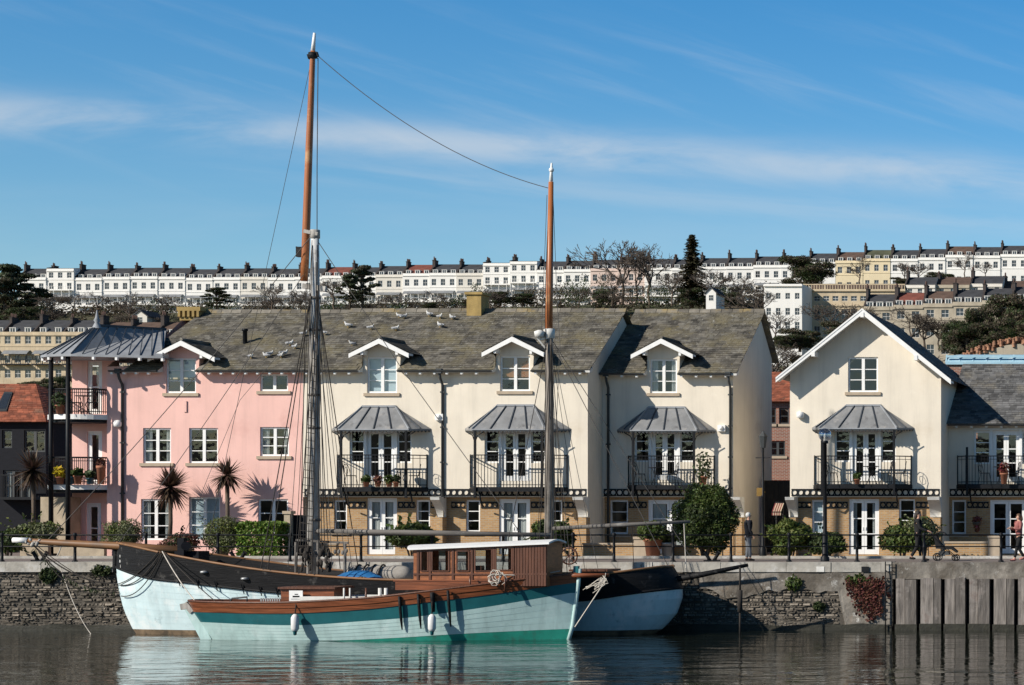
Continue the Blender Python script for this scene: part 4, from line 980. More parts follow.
for k in range(11):
    a, b = PX(897+k*24.3,QY), PX(897+k*24.3+20.2,QY); p = MB(); zt_ = PZ(579,QY)+.06
    m_ = lerp(a,b,.36+.3*R.random()); tl = (R.random()-.5)*.06
    for x0_, x1_, yo in ((a,m_-.012,-.14-.05*R.random()),(m_+.012,b,-.17-.06*R.random())):
        zz_ = zt_-.10*R.random()
        rows = [[(lerp(x0_,x1_,i/3)+tl*(z+3)*.1+(R.random()-.5)*.02*(0 < i < 3), QY+yo-.018*R.random(), z) for i in range(4)] for z in (-3.4,-2.6,-2.1,-1.6,-1.1,zz_)]
        p.grid(rows, sm=False)
        for q in (0,3): p.poly([r_[q] for r_ in rows]+[(rows[-1][q][0],QY+.25,zz_),(rows[0][q][0],QY+.25,-3.4)])
        p.poly(list(rows[-1])+[(rows[-1][3][0],QY+.25,zz_),(rows[-1][0][0],QY+.25,zz_)])
    po = p.build('pile', M['pile'], qw); p = MB(); p.box(a-.03, b+.03, QY-.30, QY-.05, -3.4, -2.27+.09*R.random()); p.build('weed_band', M['alga'], po)
# mooring recesses with pale linings
for px_, py_ in ((821,569),(866,569)):
    b = MB(); c = P(px_,py_,QY); b.box(c.x-.14,c.x+.14,QY-.135,QY-.122,c.z-.1,c.z+.09); b.build('mooring_recess', M['white_old'] if px_ < 830 else M['black'], qw)
# weed line at the water
mb = MB(); rows = [[(lerp(XW0,XP,i/200), QY-.13-.03*noise.noise(V((i*.3,k,0))), lerp(-2.6,-2.23+.12*noise.noise(V((i*.21,0,7)))+.08*noise.noise(V((i*1.1,0,2))),k/3)) for i in range(201)] for k in range(4)]; mb.grid(rows); mb.build('weed_band', M['alga'], qw)
ld = MB(); x0, x1 = PX(886.5,QY), PX(893,QY)
for x in (x0,x1): ld.tube((x,QY-.22,-2.7),(x,QY-.22,.02),.022,n=6)
for i in range(11): z = -2.5+i*.24; ld.tube((x0,QY-.22,z),(x1,QY-.22,z),.015,n=5)
for z in (-.3,-1.4): 
    for x in (x0,x1): ld.tube((x,QY-.22,z),(x,QY-.05,z),.015,n=5)
solo(ld, 'quay_ladder', M['black'], 'narrow rusty iron ladder fixed to the quay wall beside the timber piles', 'ladder', (x0,QY-.2,-2.5))
# railing along the quay
RY = 82.45; rl = thing('quay_railing', 'black two bar iron railing along the quay edge', 'railing', (PX(512,RY),RY,0))
zt1, zt2 = PZ(535,RY), PZ(546.5,RY)
for z, r_ in ((zt1,.028),(zt2,.022)):
    b = MB(); b.tube((-60,RY,z),(40,RY,z),r_,n=6); b.build('rail', M['black'], rl)
me = None
for px_ in [2,75,146,218,290,361,432,503,573,614,673,731,789,857,924,1001]:
    b = MB(); b.lathe((0,0,0),[(.10,0),(.10,.04),(.055,.06),(.05,.5),(.065,.52),(.05,.55),(.045,zt1-.06),(.07,zt1-.03),(.075,zt1+.03),(.05,zt1+.08),(0,zt1+.09)],8)
    if me is None:
        o = b.build('post', M['black'], rl); me = o.data; o.location = V((PX(px_,RY),RY,0))-V(rl['_o'])
        me.transform(Matrix.Translation(V(rl['_o'])))
    else: link(me, 'post', rl, off=(PX(px_,RY),RY,0))
# bitts
proto = None
for px_, lab in ((40,'black double-headed iron bollard at the left end of the quay'),(238,'black double-headed iron bollard in front of the clipped green hedge'),(712,'black double-headed iron bollard in front of the round bush')):
    p = P(px_,558,83.2); p.z = 0
    if proto is None:
        b = MB(); b.box(-.42,.42,-.18,.18,0,.07)
        for s in (-1,1): b.path([(s*.14,0,.05),(s*.2,0,.2),(s*.36,0,.46),(s*.4,0,.5)],[.11,.09,.10,.13],10)
        proto = solo(b, 'mooring_bollard', M['black'], lab, 'bollard', (0,0,0), 'bollards on the quay'); proto.location = p; proto.scale = (.66,)*3
    else: copy_tree(proto, p, 0, .66, label=lab)
# =====================================================================  plants
def leafmass(mb, blobs, n, size, m=0, fill=.35, asp=1.6, droop=0, jag=.14):
    tot = sum(b[1][0]*b[1][1]*b[1][2] for b in blobs)**1
    for c, rad in blobs:
        k = int(n*rad[0]*rad[1]*rad[2]/tot)
        for _ in range(k):
            d = V((R.gauss(0,1),R.gauss(0,1),R.gauss(0,1))).normalized()
            f = (R.random()**(1/3)) if R.random() < fill else 1-abs(R.gauss(0,jag))
            f *= 1 + .16*noise.noise(V(c)*.7 + d*2.3)
            p = V(c) + V((d.x*rad[0],d.y*rad[1],d.z*rad[2]))*f
            nn = (d*.8 + V((R.gauss(0,.6),R.gauss(0,.6),R.gauss(0,.6)))).normalized()
            u = nn.cross(V((R.gauss(0,1),R.gauss(0,1),R.gauss(0,1)-droop))).normalized(); w = nn.cross(u)
            s = size*(.6+.8*R.random()); a = u*s*asp/2; b = w*s/2
            mb.add([p-a, p+b*.9, p+a, p-b*.9], [(0,1,2,3)], m)
def lump(c, rx, ry, rz, k, seed=0):
    rr = random.Random(seed); out = [(V(c), (rx*.8, ry*.8, rz*.82))]
    for _ in range(k):
        d = V((rr.gauss(0,1),rr.gauss(0,.8),rr.gauss(0,.8))).normalized(); s = .30+.22*rr.random()
        out.append((V(c)+V((d.x*rx,d.y*ry,d.z*rz))*.66, (rx*s,ry*s,rz*s)))
    return out
def bush(px0, px1, py0, py1, Y, mat, name, label, n=2600, size=.10, k=9, cat='bush', jag=.17, depth=None, group=None, ground=0.0, stem=True, asp=1.6):
    x0, x1 = PX(px0,Y), PX(px1,Y); z1, z0 = PZ(py0,Y), max(ground, PZ(py1,Y)); rx = (x1-x0)/2; rz = (z1-z0)/2; ry = depth or rx*.75
    c = V(((x0+x1)/2, Y, (z0+z1)/2)); root = thing(name, label, cat, (c.x,Y,ground), group)
    mb = MB(); leafmass(mb, lump(c, rx*.94, ry*.94, rz*.94, k, int(px0*7)), int(n*1.6), size*.82, asp=asp, jag=jag)
    for _ in range(int(4+n/900)):      # stray shoots that break the outline
        d = V((R.gauss(0,1),R.gauss(-.2,.8),R.gauss(.3,.8))).normalized(); q = c+V((d.x*rx,d.y*ry,d.z*rz))*.92
        for i in range(5):
            p = q+d*(.05+.05*i)*(1+rx*.25)+V((R.gauss(0,.03),R.gauss(0,.03),R.gauss(0,.03))); u = (d+V((R.gauss(0,.5),R.gauss(0,.5),R.gauss(0,.5)))).normalized()*size*.8; w = u.orthogonal()*.45; mb.add([p-u,p+w,p+u,p-w], [(0,1,2,3)])
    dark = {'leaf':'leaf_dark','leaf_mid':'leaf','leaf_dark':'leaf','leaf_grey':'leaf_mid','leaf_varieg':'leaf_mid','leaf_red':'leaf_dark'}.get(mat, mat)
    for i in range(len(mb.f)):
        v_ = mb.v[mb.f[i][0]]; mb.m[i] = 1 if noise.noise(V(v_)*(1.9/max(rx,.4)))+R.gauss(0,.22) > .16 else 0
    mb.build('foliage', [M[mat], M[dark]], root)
    if stem:
        s = MB()
        for i in range(7):
            a = R.random()*6.28; s.path([(c.x+.1*math.cos(a),Y+.1*math.sin(a),ground),(c.x+rx*.3*math.cos(a),Y+ry*.3*math.sin(a),lerp(z0,z1,.4)),(c.x+rx*.6*math.cos(a),Y+ry*.6*math.sin(a),lerp(z0,z1,.75))],[.035,.025,.008],5)
        s.build('stem', M['bark'], root)
    return root
bush(673,737,480,555,89.5,'leaf','bush','big round dark green bush on the quay in front of the set back house',24000,.075,30,ground=0,jag=.13)
bush(101,144,517,552,90.5,'leaf_grey','bush','rounded grey-green bush below the pink house near the left drainpipe',5000,.055,12,jag=.12)
bush(198,244,513,554,90.0,'leaf_grey','bush','rounded grey-green bush left of the clipped hedge',5600,.055,12,jag=.12)
bush(4,62,519,552,92,'leaf_grey','bush','low spreading grey-green bush at the foot of the left palm',3200,.09,9)
bush(-8,24,528,555,90,'leaf','bush','dark green bush at the left edge of the quay',1500,.1,6)
bush(155,205,533,556,89.6,'leaf_red','bush','low brownish-red bush below the pink house windows',1600,.08,8)
bush(385,440,521,549,90.3,'leaf','bush','spiky green shrub below the first canopied balcony',2600,.13,9,asp=3.2)
bush(530,577,517,552,90.3,'leaf','bush','loose green shrub behind the shorter mast',2300,.12,9,asp=2.4)
bush(767,813,515,556,89.0,'leaf_mid','bush','rounded mid green bush at the left corner of the gabled house',4500,.10,12)
bush(806,850,528,557,88.9,'leaf_dark','bush','lower dark green bush right of the globe lamp post',2600,.10,9)
bush(880,924,525,557,89.0,'leaf_mid','bush','low yellowish green bush beside the woman with the pram',2600,.10,9)
bush(903,942,511,554,90.3,'leaf_varieg','bush','taller pale variegated bush against the gabled house',2600,.09,9)
# clipped hedge
Y = 90.2; x0, x1 = PX(243,Y), PX(283,Y); z1 = PZ(524,Y); hd = thing('hedge', 'square clipped bright green hedge below the pink house', 'hedge', ((x0+x1)/2,Y,0)); mb = MB()
for _ in range(4200):
    q = [R.random(),R.random(),R.random()]; ax_ = R.choice((0,1,2,2,1)); q[ax_] = (1 if ax_ == 2 else (0 if ax_ == 1 else R.choice((0,1)))) if R.random() < .8 else q[ax_]
    p = V((lerp(x0,x1,q[0]),lerp(Y-.5,Y+.5,q[1]),lerp(.05,z1,q[2])))+V((R.gauss(0,.03),R.gauss(0,.03),R.gauss(0,.035)))
    nn = V((R.gauss(0,1),R.gauss(-.5,1),R.gauss(.3,1))).normalized(); u = nn.cross(V((R.gauss(0,1),R.gauss(0,1),R.gauss(0,1)))).normalized(); w = nn.cross(u); s = .07*(.6+.8*R.random())
    mb.add([p-u*s, p+w*s*.6, p+u*s, p-w*s*.6], [(0,1,2,3)])
mb.build('foliage', M['leaf_bright'], hd)
s = MB()
for i in range(8): x = lerp(x0+.1,x1-.1,i/7); s.path([(x,Y,0),(x+.05,Y+.05,z1*.8)],[.03,.01],5)
s.build('stem', M['bark'], hd)
def cordyline(px, py, Y, r, n, label, ph=0):
    c = P(px,py,Y); root = thing('palm_tree', label, 'palm', (c.x-.05,Y,0), 'palms in front of the houses')
    t = MB(); t.path([(c.x-.05,Y,0),(c.x+.03,Y,c.z*.5),(c.x,Y,c.z)],[.10,.075,.085],8); t.build('trunk', M['bark'], root)
    L = MB()
    for i in range(n):
        th = math.acos(1-1.85*R.random()); a = R.random()*6.283; d = V((math.sin(th)*math.cos(a),math.sin(th)*math.sin(a),math.cos(th)))
        ln = r*(.75+.4*R.random()); w = .035+.015*R.random(); sd = d.cross(V((0,0,1))); sd = sd.normalized() if sd.length > .05 else V((1,0,0)); pts = []
        for k in range(4):
            q = k/3; p = c + d*ln*q + V((0,0,-.13*ln*q*q*(1-.6*d.z))); ww = w*(1,1.1,.8,.05)[k]; pts.append((p-sd*ww, p+sd*ww))
        vs = [v for pr in pts for v in pr]; L.add(vs, [(0,1,3,2),(2,3,5,4),(4,5,7,6)])
    L.build('crown', M['palm'], root)
cordyline(170,487,92.7,.95,330,'spiky palm with full round head, left of the other palm before the pink house')
cordyline(227,475,92.9,.80,230,'slimmer spiky palm beside its own shadow on the pink house')
cordyline(33,470,93.0,.95,200,'tall thin palm with drooping brown leaves in front of the black boarded house')
# low garden walls and piers
for a, b_, h, lab in ((300,336,.5,'low buff garden wall below the first balcony, left piece'),(395,470,.5,'low buff garden wall below the first balcony, right of the spiky shrub'),(583,634,.5,'low buff garden wall left of the potted plant'),(672,722,.42,'low buff garden wall behind the round bush'),(880,928,.5,'low buff garden wall below the gabled house'),(60,104,.5,'low stone garden wall below the round balconies'),(945,988,.55,'low buff garden wall below the right cottage'),(20,48,.55,'low pale garden wall at the left edge')):
    Y = 91.2 if a != 945 else 92.2; x0, x1 = PX(a,Y), PX(b_,Y); w = thing('garden_wall', lab, 'garden wall', ((x0+x1)/2,Y,0)); mb = MB(); mb.box(x0,x1,Y,Y+.22,0,h); mb.build('wall', M['stone' if a in (60,20) else 'brick'], w)
    mb = MB(); mb.box(x0-.03,x1+.03,Y-.03,Y+.25,h+.002,h+.07); mb.build('capping', M['stone_sill'], w)
    if a in (583,945):
        mb = MB(); xx = x1 if a == 583 else x1-.3; mb.box(xx-.3,xx+.25,Y-.06,Y+.28,0.0,h+.3) if False else None
        mb = MB(); mb.box(x1+.005,x1+.5,Y-.06,Y+.28,0,h+.22); mb.box(x1-.03,x1+.56,Y-.1,Y+.32,h+.22,h+.32); mb.build('pier', M['stone_sill'], w)
Y = 90.6; x0, x1 = PX(284,Y), PX(290,Y); pr = thing('gate_pier', 'tall square stone pier right of the clipped hedge', 'pier', (x0,Y,0)); mb = MB(); mb.box(x0,x1,Y,Y+.35,0,PZ(514,Y)); mb.build('shaft', M['stone'], pr); mb = MB(); mb.box(x0-.05,x1+.05,Y-.05,Y+.4,PZ(514,Y)+.002,PZ(511,Y)); mb.build('capping', M['stone_sill'], pr)
Y = 90.9; x0, x1 = PX(291,Y), PX(316,Y); mb = MB(); mb.box(x0,x1,Y,Y+.06,.05,PZ(515,Y)); 
for i in range(9): x = lerp(x0,x1,i/8); mb.box(x-.03,x+.03,Y-.02,Y-.001,.05,PZ(515,Y))
solo(mb, 'side_gate', M['black_wood'], 'solid black timber gate between the stone pier and the cream house', 'gate', (x0,Y,0))
Y = 100.5; x0, x1 = 8.8, 11.3; mb = MB(); mb.box(x0,x1,Y,Y+.06,.05,3.2)
for i in range(13): x = lerp(x0,x1,i/12); mb.box(x-.03,x+.03,Y-.03,Y-.001,.05,3.2)
solo(mb, 'alley_gate', M['black'], 'tall black gate closing the alley between the houses', 'gate', (x0,Y,0))
# striped awning in the alley
Y = 96.5; aw = thing('striped_awning', 'small red and white striped awning in the alley', 'awning', (PX(780,Y),Y,1.9))
x0, x1 = PX(775,Y), PX(784,Y); za, zb = PZ(503,Y), PZ(512,Y)
for c_, mt in ((0,'awn_red'),(1,'stone')):
    if mt not in M: M[mt] = mk('awning_red', (.16,.03,.035), .9, .1, 3)
    mb = MB()
    for i in range(8):
        if i % 2 == c_: a, b_ = lerp(x0,x1,i/8), lerp(x0,x1,(i+1)/8); mb.add([(a,Y-.6,zb),(b_,Y-.6,zb),(b_,Y,za),(a,Y,za)],[(0,1,2,3)]); mb.add([(a,Y-.6,zb-.14),(b_,Y-.6,zb-.14),(b_,Y-.6,zb),(a,Y-.6,zb)],[(0,1,2,3)])
    mb.build('stripes', M[mt], aw)
mb = MB(); mb.tube((x0,Y-.6,zb),(x1,Y-.6,zb),.02,n=5); mb.tube((x0,Y,za+.02),(x1,Y,za+.02),.03,n=5); mb.tube((x0,Y-.6,zb),(x0,Y+.02,zb-.3),.015,n=5); mb.tube((x1,Y-.6,zb),(x1,Y+.02,zb-.3),.015,n=5); mb.tube((x0+.05,Y+.02,0),(x0+.05,Y+.02,za),.03,n=5); mb.tube((x1-.05,Y+.02,0),(x1-.05,Y+.02,za),.03,n=5); mb.build('frame', M['black'], aw)
# =====================================================================  potted plants, furniture
def pot_plant(p, h, r, leafm, potm, lab, fr=None, n=160, tall=1.0, group='plants in pots'):
    root = thing('potted_plant', lab, 'potted plant', p, group); p = V(p)
    b = MB(); b.lathe(p, [(0,0),(r*.7,0),(r*.95,h*.85),(r*1.08,h*.86),(r*1.08,h),(r*.9,h),(r*.85,h*.9),(0,h*.9)], 12); b.build('pot', M[potm], root)
    f = MB(); fr = fr or r*1.5; leafmass(f, [(p+V((0,0,h+fr*.6*tall)),(fr,fr,fr*tall))], n, .09, fill=.7, asp=2); f.build('foliage', M[leafm], root)
    s = MB()
    for i in range(4): a = i*1.6; s.path([p+V((0,0,h*.9)), p+V((fr*.4*math.cos(a),fr*.4*math.sin(a),h+fr*.8*tall))],[.012,.006],4)
    s.build('stem', M['bark'], root); return root
def bistro_chair(p, rz, lab, mat='black'):
    root = thing('garden_chair', lab, 'chair', (0,0,0), 'metal chairs on the balconies')
    b = MB(); b.lathe((0,0,.44), [(0,0),(.2,0),(.21,.015),(.2,.03),(0,.03)], 14); b.build('seat', M[mat], root)
    b = MB(); pts = [(-.18,.16,.44),(-.19,.22,.7),(-.12,.25,.88),(0,.26,.93),(.12,.25,.88),(.19,.22,.7),(.18,.16,.44)]; b.path(pts,.014,5)
    b.path([(0,.2,.46),(0,.25,.9)],.01,5)
    for s in (-1,1): b.path([(s*.02,.2,.5),(s*.1,.225,.6),(s*.1,.235,.72),(s*.02,.245,.8)],.009,5)
    b.build('backrest', M[mat], root)
    for sx in (-1,1):
        for sy in (-1,1): b = MB(); b.path([(sx*.13,sy*.13,.44),(sx*.17,sy*.17,.2),(sx*.21,sy*.2,0)],.013,5); b.build('leg', M[mat], root)
    root.location = p; root.rotation_euler.z = rz; return root
def bistro_table(p, lab, mat='black'):
    root = thing('garden_table', lab, 'table', (0,0,0), 'round tables on the balconies')
    b = MB(); b.lathe((0,0,.70), [(0,0),(.32,0),(.33,.015),(.32,.03),(0,.03)], 18); b.build('tabletop', M[mat], root)
    for k in range(3): a = k*2.094; b = MB(); b.path([(.25*math.cos(a),.25*math.sin(a),0),(.06*math.cos(a),.06*math.sin(a),.36),(.22*math.cos(a),.22*math.sin(a),.7)],.014,5); b.build('leg', M[mat], root)
    root.location = p; return root
ch = bistro_chair((0,0,0),0,'x'); tb = bistro_table((0,0,0),'x'); usedc = [0,0]
def put_chair(p, rz, lab):
    if not usedc[0]: usedc[0] = 1; ch.location = p; ch.rotation_euler.z = rz; ch['label'] = lab
    else: copy_tree(ch, p, rz, label=lab)
def put_table(p, lab):
    if not usedc[1]: usedc[1] = 1; tb.location = p; tb['label'] = lab
    else: copy_tree(tb, p, 0, label=lab)
z1, z2, z4 = PZ(487,92.85), PZ(485,94.85), PZ(484,92.85)
zG = B1[3]+.005; z3 = B3[3]+.005; zGa = PZ(484,YG-1.15)+.005; zCt = PZ(484,YC4-1.15)+.005
yb = FY-.6
put_chair((PX(414,yb),yb,zG), -1.2, 'black curled metal chair at the right end of the first canopied balcony'); put_chair((PX(351,yb),yb,zG), 1.3, 'black curled metal chair at the left end of the first canopied balcony')
put_table((PX(402,yb),yb-.1,zG), 'small round metal table on the first canopied balcony')
yb3 = FY+1.4; put_chair((PX(640,yb3),yb3,z3), 1.3, 'black metal chair on the balcony above the round bush, left side'); put_chair((PX(672,yb3),yb3,z3), -1.0, 'black metal chair on the balcony above the round bush, near its middle'); put_table((PX(656,yb3),yb3,z3), 'round metal table on the balcony above the round bush')
put_chair((PX(832,yb),yb,zGa), 1.3, 'metal chair at the left end of the gabled house balcony'); put_chair((PX(886,yb),yb,zGa), -1.2, 'metal chair right of the table on the gabled house balcony'); put_chair((PX(900,yb),yb,zGa), -1.4, 'metal chair in the right corner of the gabled house balcony'); put_table((PX(871,yb),yb,zGa), 'round metal table on the gabled house balcony')
yb4 = YC4-.6; put_chair((PX(985,yb4),yb4,zCt), 1.2, 'metal chair on the right cottage balcony'); put_table((PX(1001,yb4),yb4,zCt), 'round metal table on the right cottage balcony'); put_chair((PX(1014,yb4),yb4,zCt), -1.2, 'metal chair near the right edge on the cottage balcony')
xc, yo, zs = PB[0]; put_chair((PX(93,93.4),93.4,zs), .6, 'metal chair on the upper round balcony'); put_table((PX(84,93.2),93.2,zs), 'round metal table on the upper round balcony'); put_chair((PX(76,93.4),93.4,zs), 2.0, 'metal chair beside the poles on the upper round balcony')
for px_, lf, pt, h, r_, fr, lab in ((60,'leaf_yellow','terracotta',.3,.16,.26,'yellow flowering plant in a pot by the poles on the lower round balcony'),(78,'leaf','terracotta',.35,.17,.2,'green plant in a terracotta pot on the lower round balcony'),(71,'leaf','bluepot',.3,.15,.15,'small blue potted plant on the lower round balcony, left of the terracotta one'),(90,'leaf_dark','bluepot',.25,.14,.2,'dark plant in a blue glazed pot on the lower round balcony'),(101,'leaf_red','terracotta',.75,.17,.16,'tall terracotta pot at the right end of the lower round balcony')):
    yy = 93.2; pot_plant((PX(px_,yy),yy,PB[1][2]), h, r_, lf, pt, lab, fr)
pot_plant((PX(60,93.3),93.3,PB[0][2]), .35, .18, 'leaf_dark', 'terracotta', 'bushy dark plant in a pot on the upper round balcony', .35)
for k, px_ in enumerate((366,378,389,396)): pot_plant((PX(px_,93.1),93.1,zG), .2, .12, ['leaf','leaf_red','leaf','leaf_dark'][k], 'terracotta', ['low green potted plant, leftmost of four on the first canopied balcony','reddish potted plant, second of four on the first canopied balcony','low green potted plant, third of four on the first canopied balcony','dark potted plant, rightmost of four on the first canopied balcony'][k], .18, 80)
pot_plant((PX(703,94.9),94.9,z3), .35, .18, 'leaf_dark', 'terracotta', 'tall dark potted plant at the right end of the balcony above the round bush', .4, tall=1.6)
pot_plant((PX(857,93.2),93.2,zGa), .2, .13, 'leaf', 'terracotta', 'low potted plant left of the table on the gabled house balcony', .16, 80)
pot_plant((PX(1004,95.0),95.0,zCt), .45, .16, 'leaf_pink', 'terracotta', 'red flowering potted plant on the right cottage balcony', .22, 150, 1.3)
pot_plant((PX(653,90.5),90.5,0), .75, .36, 'leaf', 'terracotta', 'green shrub in a large terracotta pot on the quay left of the round bush', .62, 900, .7)
pot_plant((PX(668,90.8),90.8,0), .6, .3, 'leaf_dark', 'galv', 'plant in a pale grey pot on the quay right of the terracotta pot', .36, 300, .8)
# hanging flower basket
def basket(p, lab):
    root = thing('hanging_basket', lab, 'flower basket', p); p = V(p); b = MB(); b.lathe(p, [(0,-.2),(.14,-.14),(.2,0),(.18,0),(0,-.04)], 12); b.build('basket', M['bark'], root)
    f = MB(); leafmass(f, [(p+V((0,0,.06)),(.2,.2,.18)),(p+V((.02,-.08,-.22)),(.16,.15,.2))], 220, .08, fill=.9); f.build('flowers', M['leaf_pink'], root)
    c = MB(); c.tube(p+V((0,0,.1)), p+V((0,0,.6)), .008, n=4); c.tube(p+V((0,0,.6)), p+V((0,.5,.75)), .012, n=4); c.build('bracket', M['black'], root)
basket(P(921,521,93.6), 'red flowering hanging basket on the front of the gabled house'); basket(P(977,522,95.7), 'red flowering hanging basket on the right cottage')
# covered glasshouse beyond the right cottage, a rubble mound with orange pots
Y = 108; gl = thing('glasshouse', 'long pale blue glazed roof showing above the right cottage', 'glasshouse', (PX(1000,Y),Y,0)); x0, x1 = PX(946,Y), PX(1080,Y); zt_, zb_ = PZ(352,Y), PZ(363,Y)
M['blueglaze'] = mk('pale_blue_sheet', (.33,.52,.62), .35, .12, .9, stretch=(1,1,1), spots=[((.55,.66,.7),1.2,.55,.7)])
mb = MB(); rows = []
for i in range(9):
    a = math.pi*i/8*.5; rows.append([(lerp(x0+.25*0,x1,j/10)+(1.2*(1-math.cos(a))**2 if j == 0 else 0), Y+2.0*(1-math.cos(a)), lerp(zb_,zt_,math.sin(a))) for j in range(11)])
mb.grid(rows); mb.grid([[(p[0],Y+8-p[1]+Y if False else 2*(Y+2.0)-p[1],p[2]) for p in r_] for r_ in rows], flip=True); mb.build('roof', M['blueglaze'], gl)
s = MB(); zm = lerp(zb_,zt_,.5); s.bar((x0,Y-.03,zm+.05),(x1,Y-.03,zm+.05),.08,.1); s.bar((x0,Y-.05,zb_),(x1,Y-.05,zb_),.15,.15)
for j in range(11): x = lerp(x0,x1,j/10); s.bar((x,Y-.04,zb_),(x,Y+.3,lerp(zb_,zt_,.75)),.06,.06)
s.build('glazing_bars', M['blueglaze'], gl); s = MB(); s.box(x0,x1,Y,Y+4,0,zb_-.08); s.build('wall', M['redbrick'], gl)
Y = 125; mw = thing('tile_stack_wall', 'grey wall topped by a jumble of orange clay pots above the blue glazed roof', 'wall', (PX(1000,Y),Y,0)); x0, x1 = PX(962,Y), PX(1090,Y); zt_ = PZ(345,Y)
s = MB(); s.prism([(x0,Y,0),(x1,Y,0),(x1,Y,zt_+.35),(lerp(x0,x1,.35),Y,zt_),(x0,Y,zt_-.7)],(0,1.5,0)); s.build('wall', M['t_stone_grey'], mw)
s = MB()
for i in range(220):
    u = R.random(); x = lerp(x0,x1,u); z = zt_+(-.7+2*u if u < .35 else .35*(u-.35)/.65) + R.random()*.35-.15; s.lathe((x,Y-.1+R.random()*.9,z),[(.10,0),(.08,.2),(.10,.22),(0,.22)],6)
s.build('clay_pots', M['terra_bright'] if 'terra_bright' in M else M['terracotta'], mw)
# =====================================================================  lamps
Y = 82.9; lp = thing('lamp_post', 'black lamp post with a round clear globe in front of the gabled house', 'street lamp', (PX(825,Y),Y,0)); x = PX(825,Y); zt_ = PZ(441,Y)
b = MB(); b.lathe((x,Y,0),[(.16,0),(.16,.15),(.11,.2),(.10,1.0),(.075,1.1),(.065,zt_-.1),(.12,zt_-.08),(.12,zt_),(0,zt_)],12); b.build('post', M['black'], lp)
M['globe'] = mk_glass('globe_glass', (.88,.88,.87), .28)
b = MB(); b.ball((x,Y,zt_+.22),.24,0,16,10); b.build('globe', M['globe'], lp)
b = MB(); b.lathe((x,Y,zt_+.0),[(.05,0),(.05,.22),(.02,.27),(0,.28)],8); b.build('lamp_bulb', M['white_old'], lp)
Y = 93.5; x = PX(763,Y); hl = thing('lamp_post', 'black lantern on a post in front of the shaded house end by the alley', 'street lamp', (x,Y,0)); z1 = PZ(448,Y)
b = MB(); b.lathe((x,Y,0),[(.15,0),(.15,.3),(.08,.4),(.06,2.4),(.09,2.45),(.05,2.5),(.045,z1)],10); b.bar((x-.3,Y,z1-.4),(x+.3,Y,z1-.4),.03,.03); b.build('post', M['black'], hl)
b = MB(); b.lathe((x,Y,z1),[(.10,0),(.17,.45),(.19,.46),(.07,.62),(.03,.7),(0,.72)],6,0,False); b.build('lantern', M['gutter'], hl)
b = MB(); Y = 93.5; p = P(760,492,Y); b.box(p.x-.13,p.x+.13,Y-.04,Y,p.z-.17,p.z+.17); b.box(p.x+.1,p.x+.7,Y+.0,Y+.02,p.z-.02,p.z+.02) if False else b.box(p.x-.02,p.x+.2,Y+.001,Y+.04,p.z-.03,p.z+.03)
M['sign_y'] = mk('faded_yellow_sign', (.22,.13,.03), .8, .2, 3); solo(b, 'notice', M['sign_y'], 'small faded yellow notice beside the alley', 'sign', (p.x,Y,0))
# =====================================================================  gulls on the slates
def roofz(Y): return 7.58 + (Y-93.6)*(10.45-7.58)/5.2 + .03
gb_ = None
GP = [(251,411),(289,343),(196+93,346)]
gulls = [(249,358,'z'),(289,343,0),(272,351,0),(281,351,0),(296,345,0),(279,355,0),(250,354,0),(265,353,0),(301,331,0),(324,333,0),(348,326,0),(352,344,0),(372,327,0),(399,315,0),(396,328,0),(404,319,0),(429,316,0),(441,320,0),(452,320,0),(440,325,0)]
gulls = [(251,357),(266,356),(270,354),(281,356),(284,354),(290,344),(295,347),(304,334),(324,333),(348,326),(352,344),(371,328),(399,316),(396,329),(404,317),(429,315),(440,317),(452,318),(440,326)]
M['gull_grey'] = mk('gull_back', (.32,.33,.35), .8, .1, 8); M['gull_white'] = mk('gull_white', (.55,.55,.53), .8, .05, 8); M['gull_bill'] = mk('gull_bill', (.6,.35,.05), .6, .1, 8)
def gull():
    root = thing('gull', 'x', 'gull', (0,0,0), 'gulls resting on the slate roof'); b = MB()
    pts = [(-.27,0,.14),(-.16,0,.16),(0,0,.19),(.11,0,.22),(.15,0,.28),(.165,0,.335),(.19,0,.345),(.225,0,.335)]
    b.path(pts,[.012,.06,.10,.085,.05,.052,.048,.012],10); b.build('body', M['gull_white'], root)
    for s in (-1,1):
        w = MB(); w.ball((-.09,s*.085,.20),.1,0,8,6,(1.9,.28,.6)); w.build('wing', M['gull_grey'], root)
        l = MB(); l.tube((0,s*.035,.11),(0.01,s*.035,0),.009,n=4); l.build('leg', M['gull_bill'], root)
    k = MB(); k.path([(.215,0,.337),(.285,0,.322)],[.013,.003],5); k.build('bill', M['gull_bill'], root); return root
g0 = None; gl_desc = ['white gull in the cluster low on the pink house roof, leftmost of all','white gull low on the pink house roof right of the leftmost gull','white gull low on the pink house roof behind its neighbour','white gull low on the pink house roof in the middle of the cluster','white gull just above the middle of the low cluster on the pink house roof','white gull higher up at the right of the pink house roof cluster','white gull at the right end of the pink house roof cluster','white gull left of the tall mast halfway up the roof','white gull close right of the tall mast halfway up the roof','white gull standing alone left of the middle of the first cream roof','white gull just above and left of the first cream dormer','white gull alone below the ridge above the first cream dormer','white gull near the ridge above the first cream dormer','white gull upright on the slates right of the first cream dormer peak','grey backed gull touching the pair near the ridge above the first cream dormer','gull near the ridge left of the yellow chimney, leftmost of four','gull near the ridge left of the yellow chimney, uppermost of four','gull nearest to the yellow chimney on the ridge','gull lowest of the four near the yellow chimney']
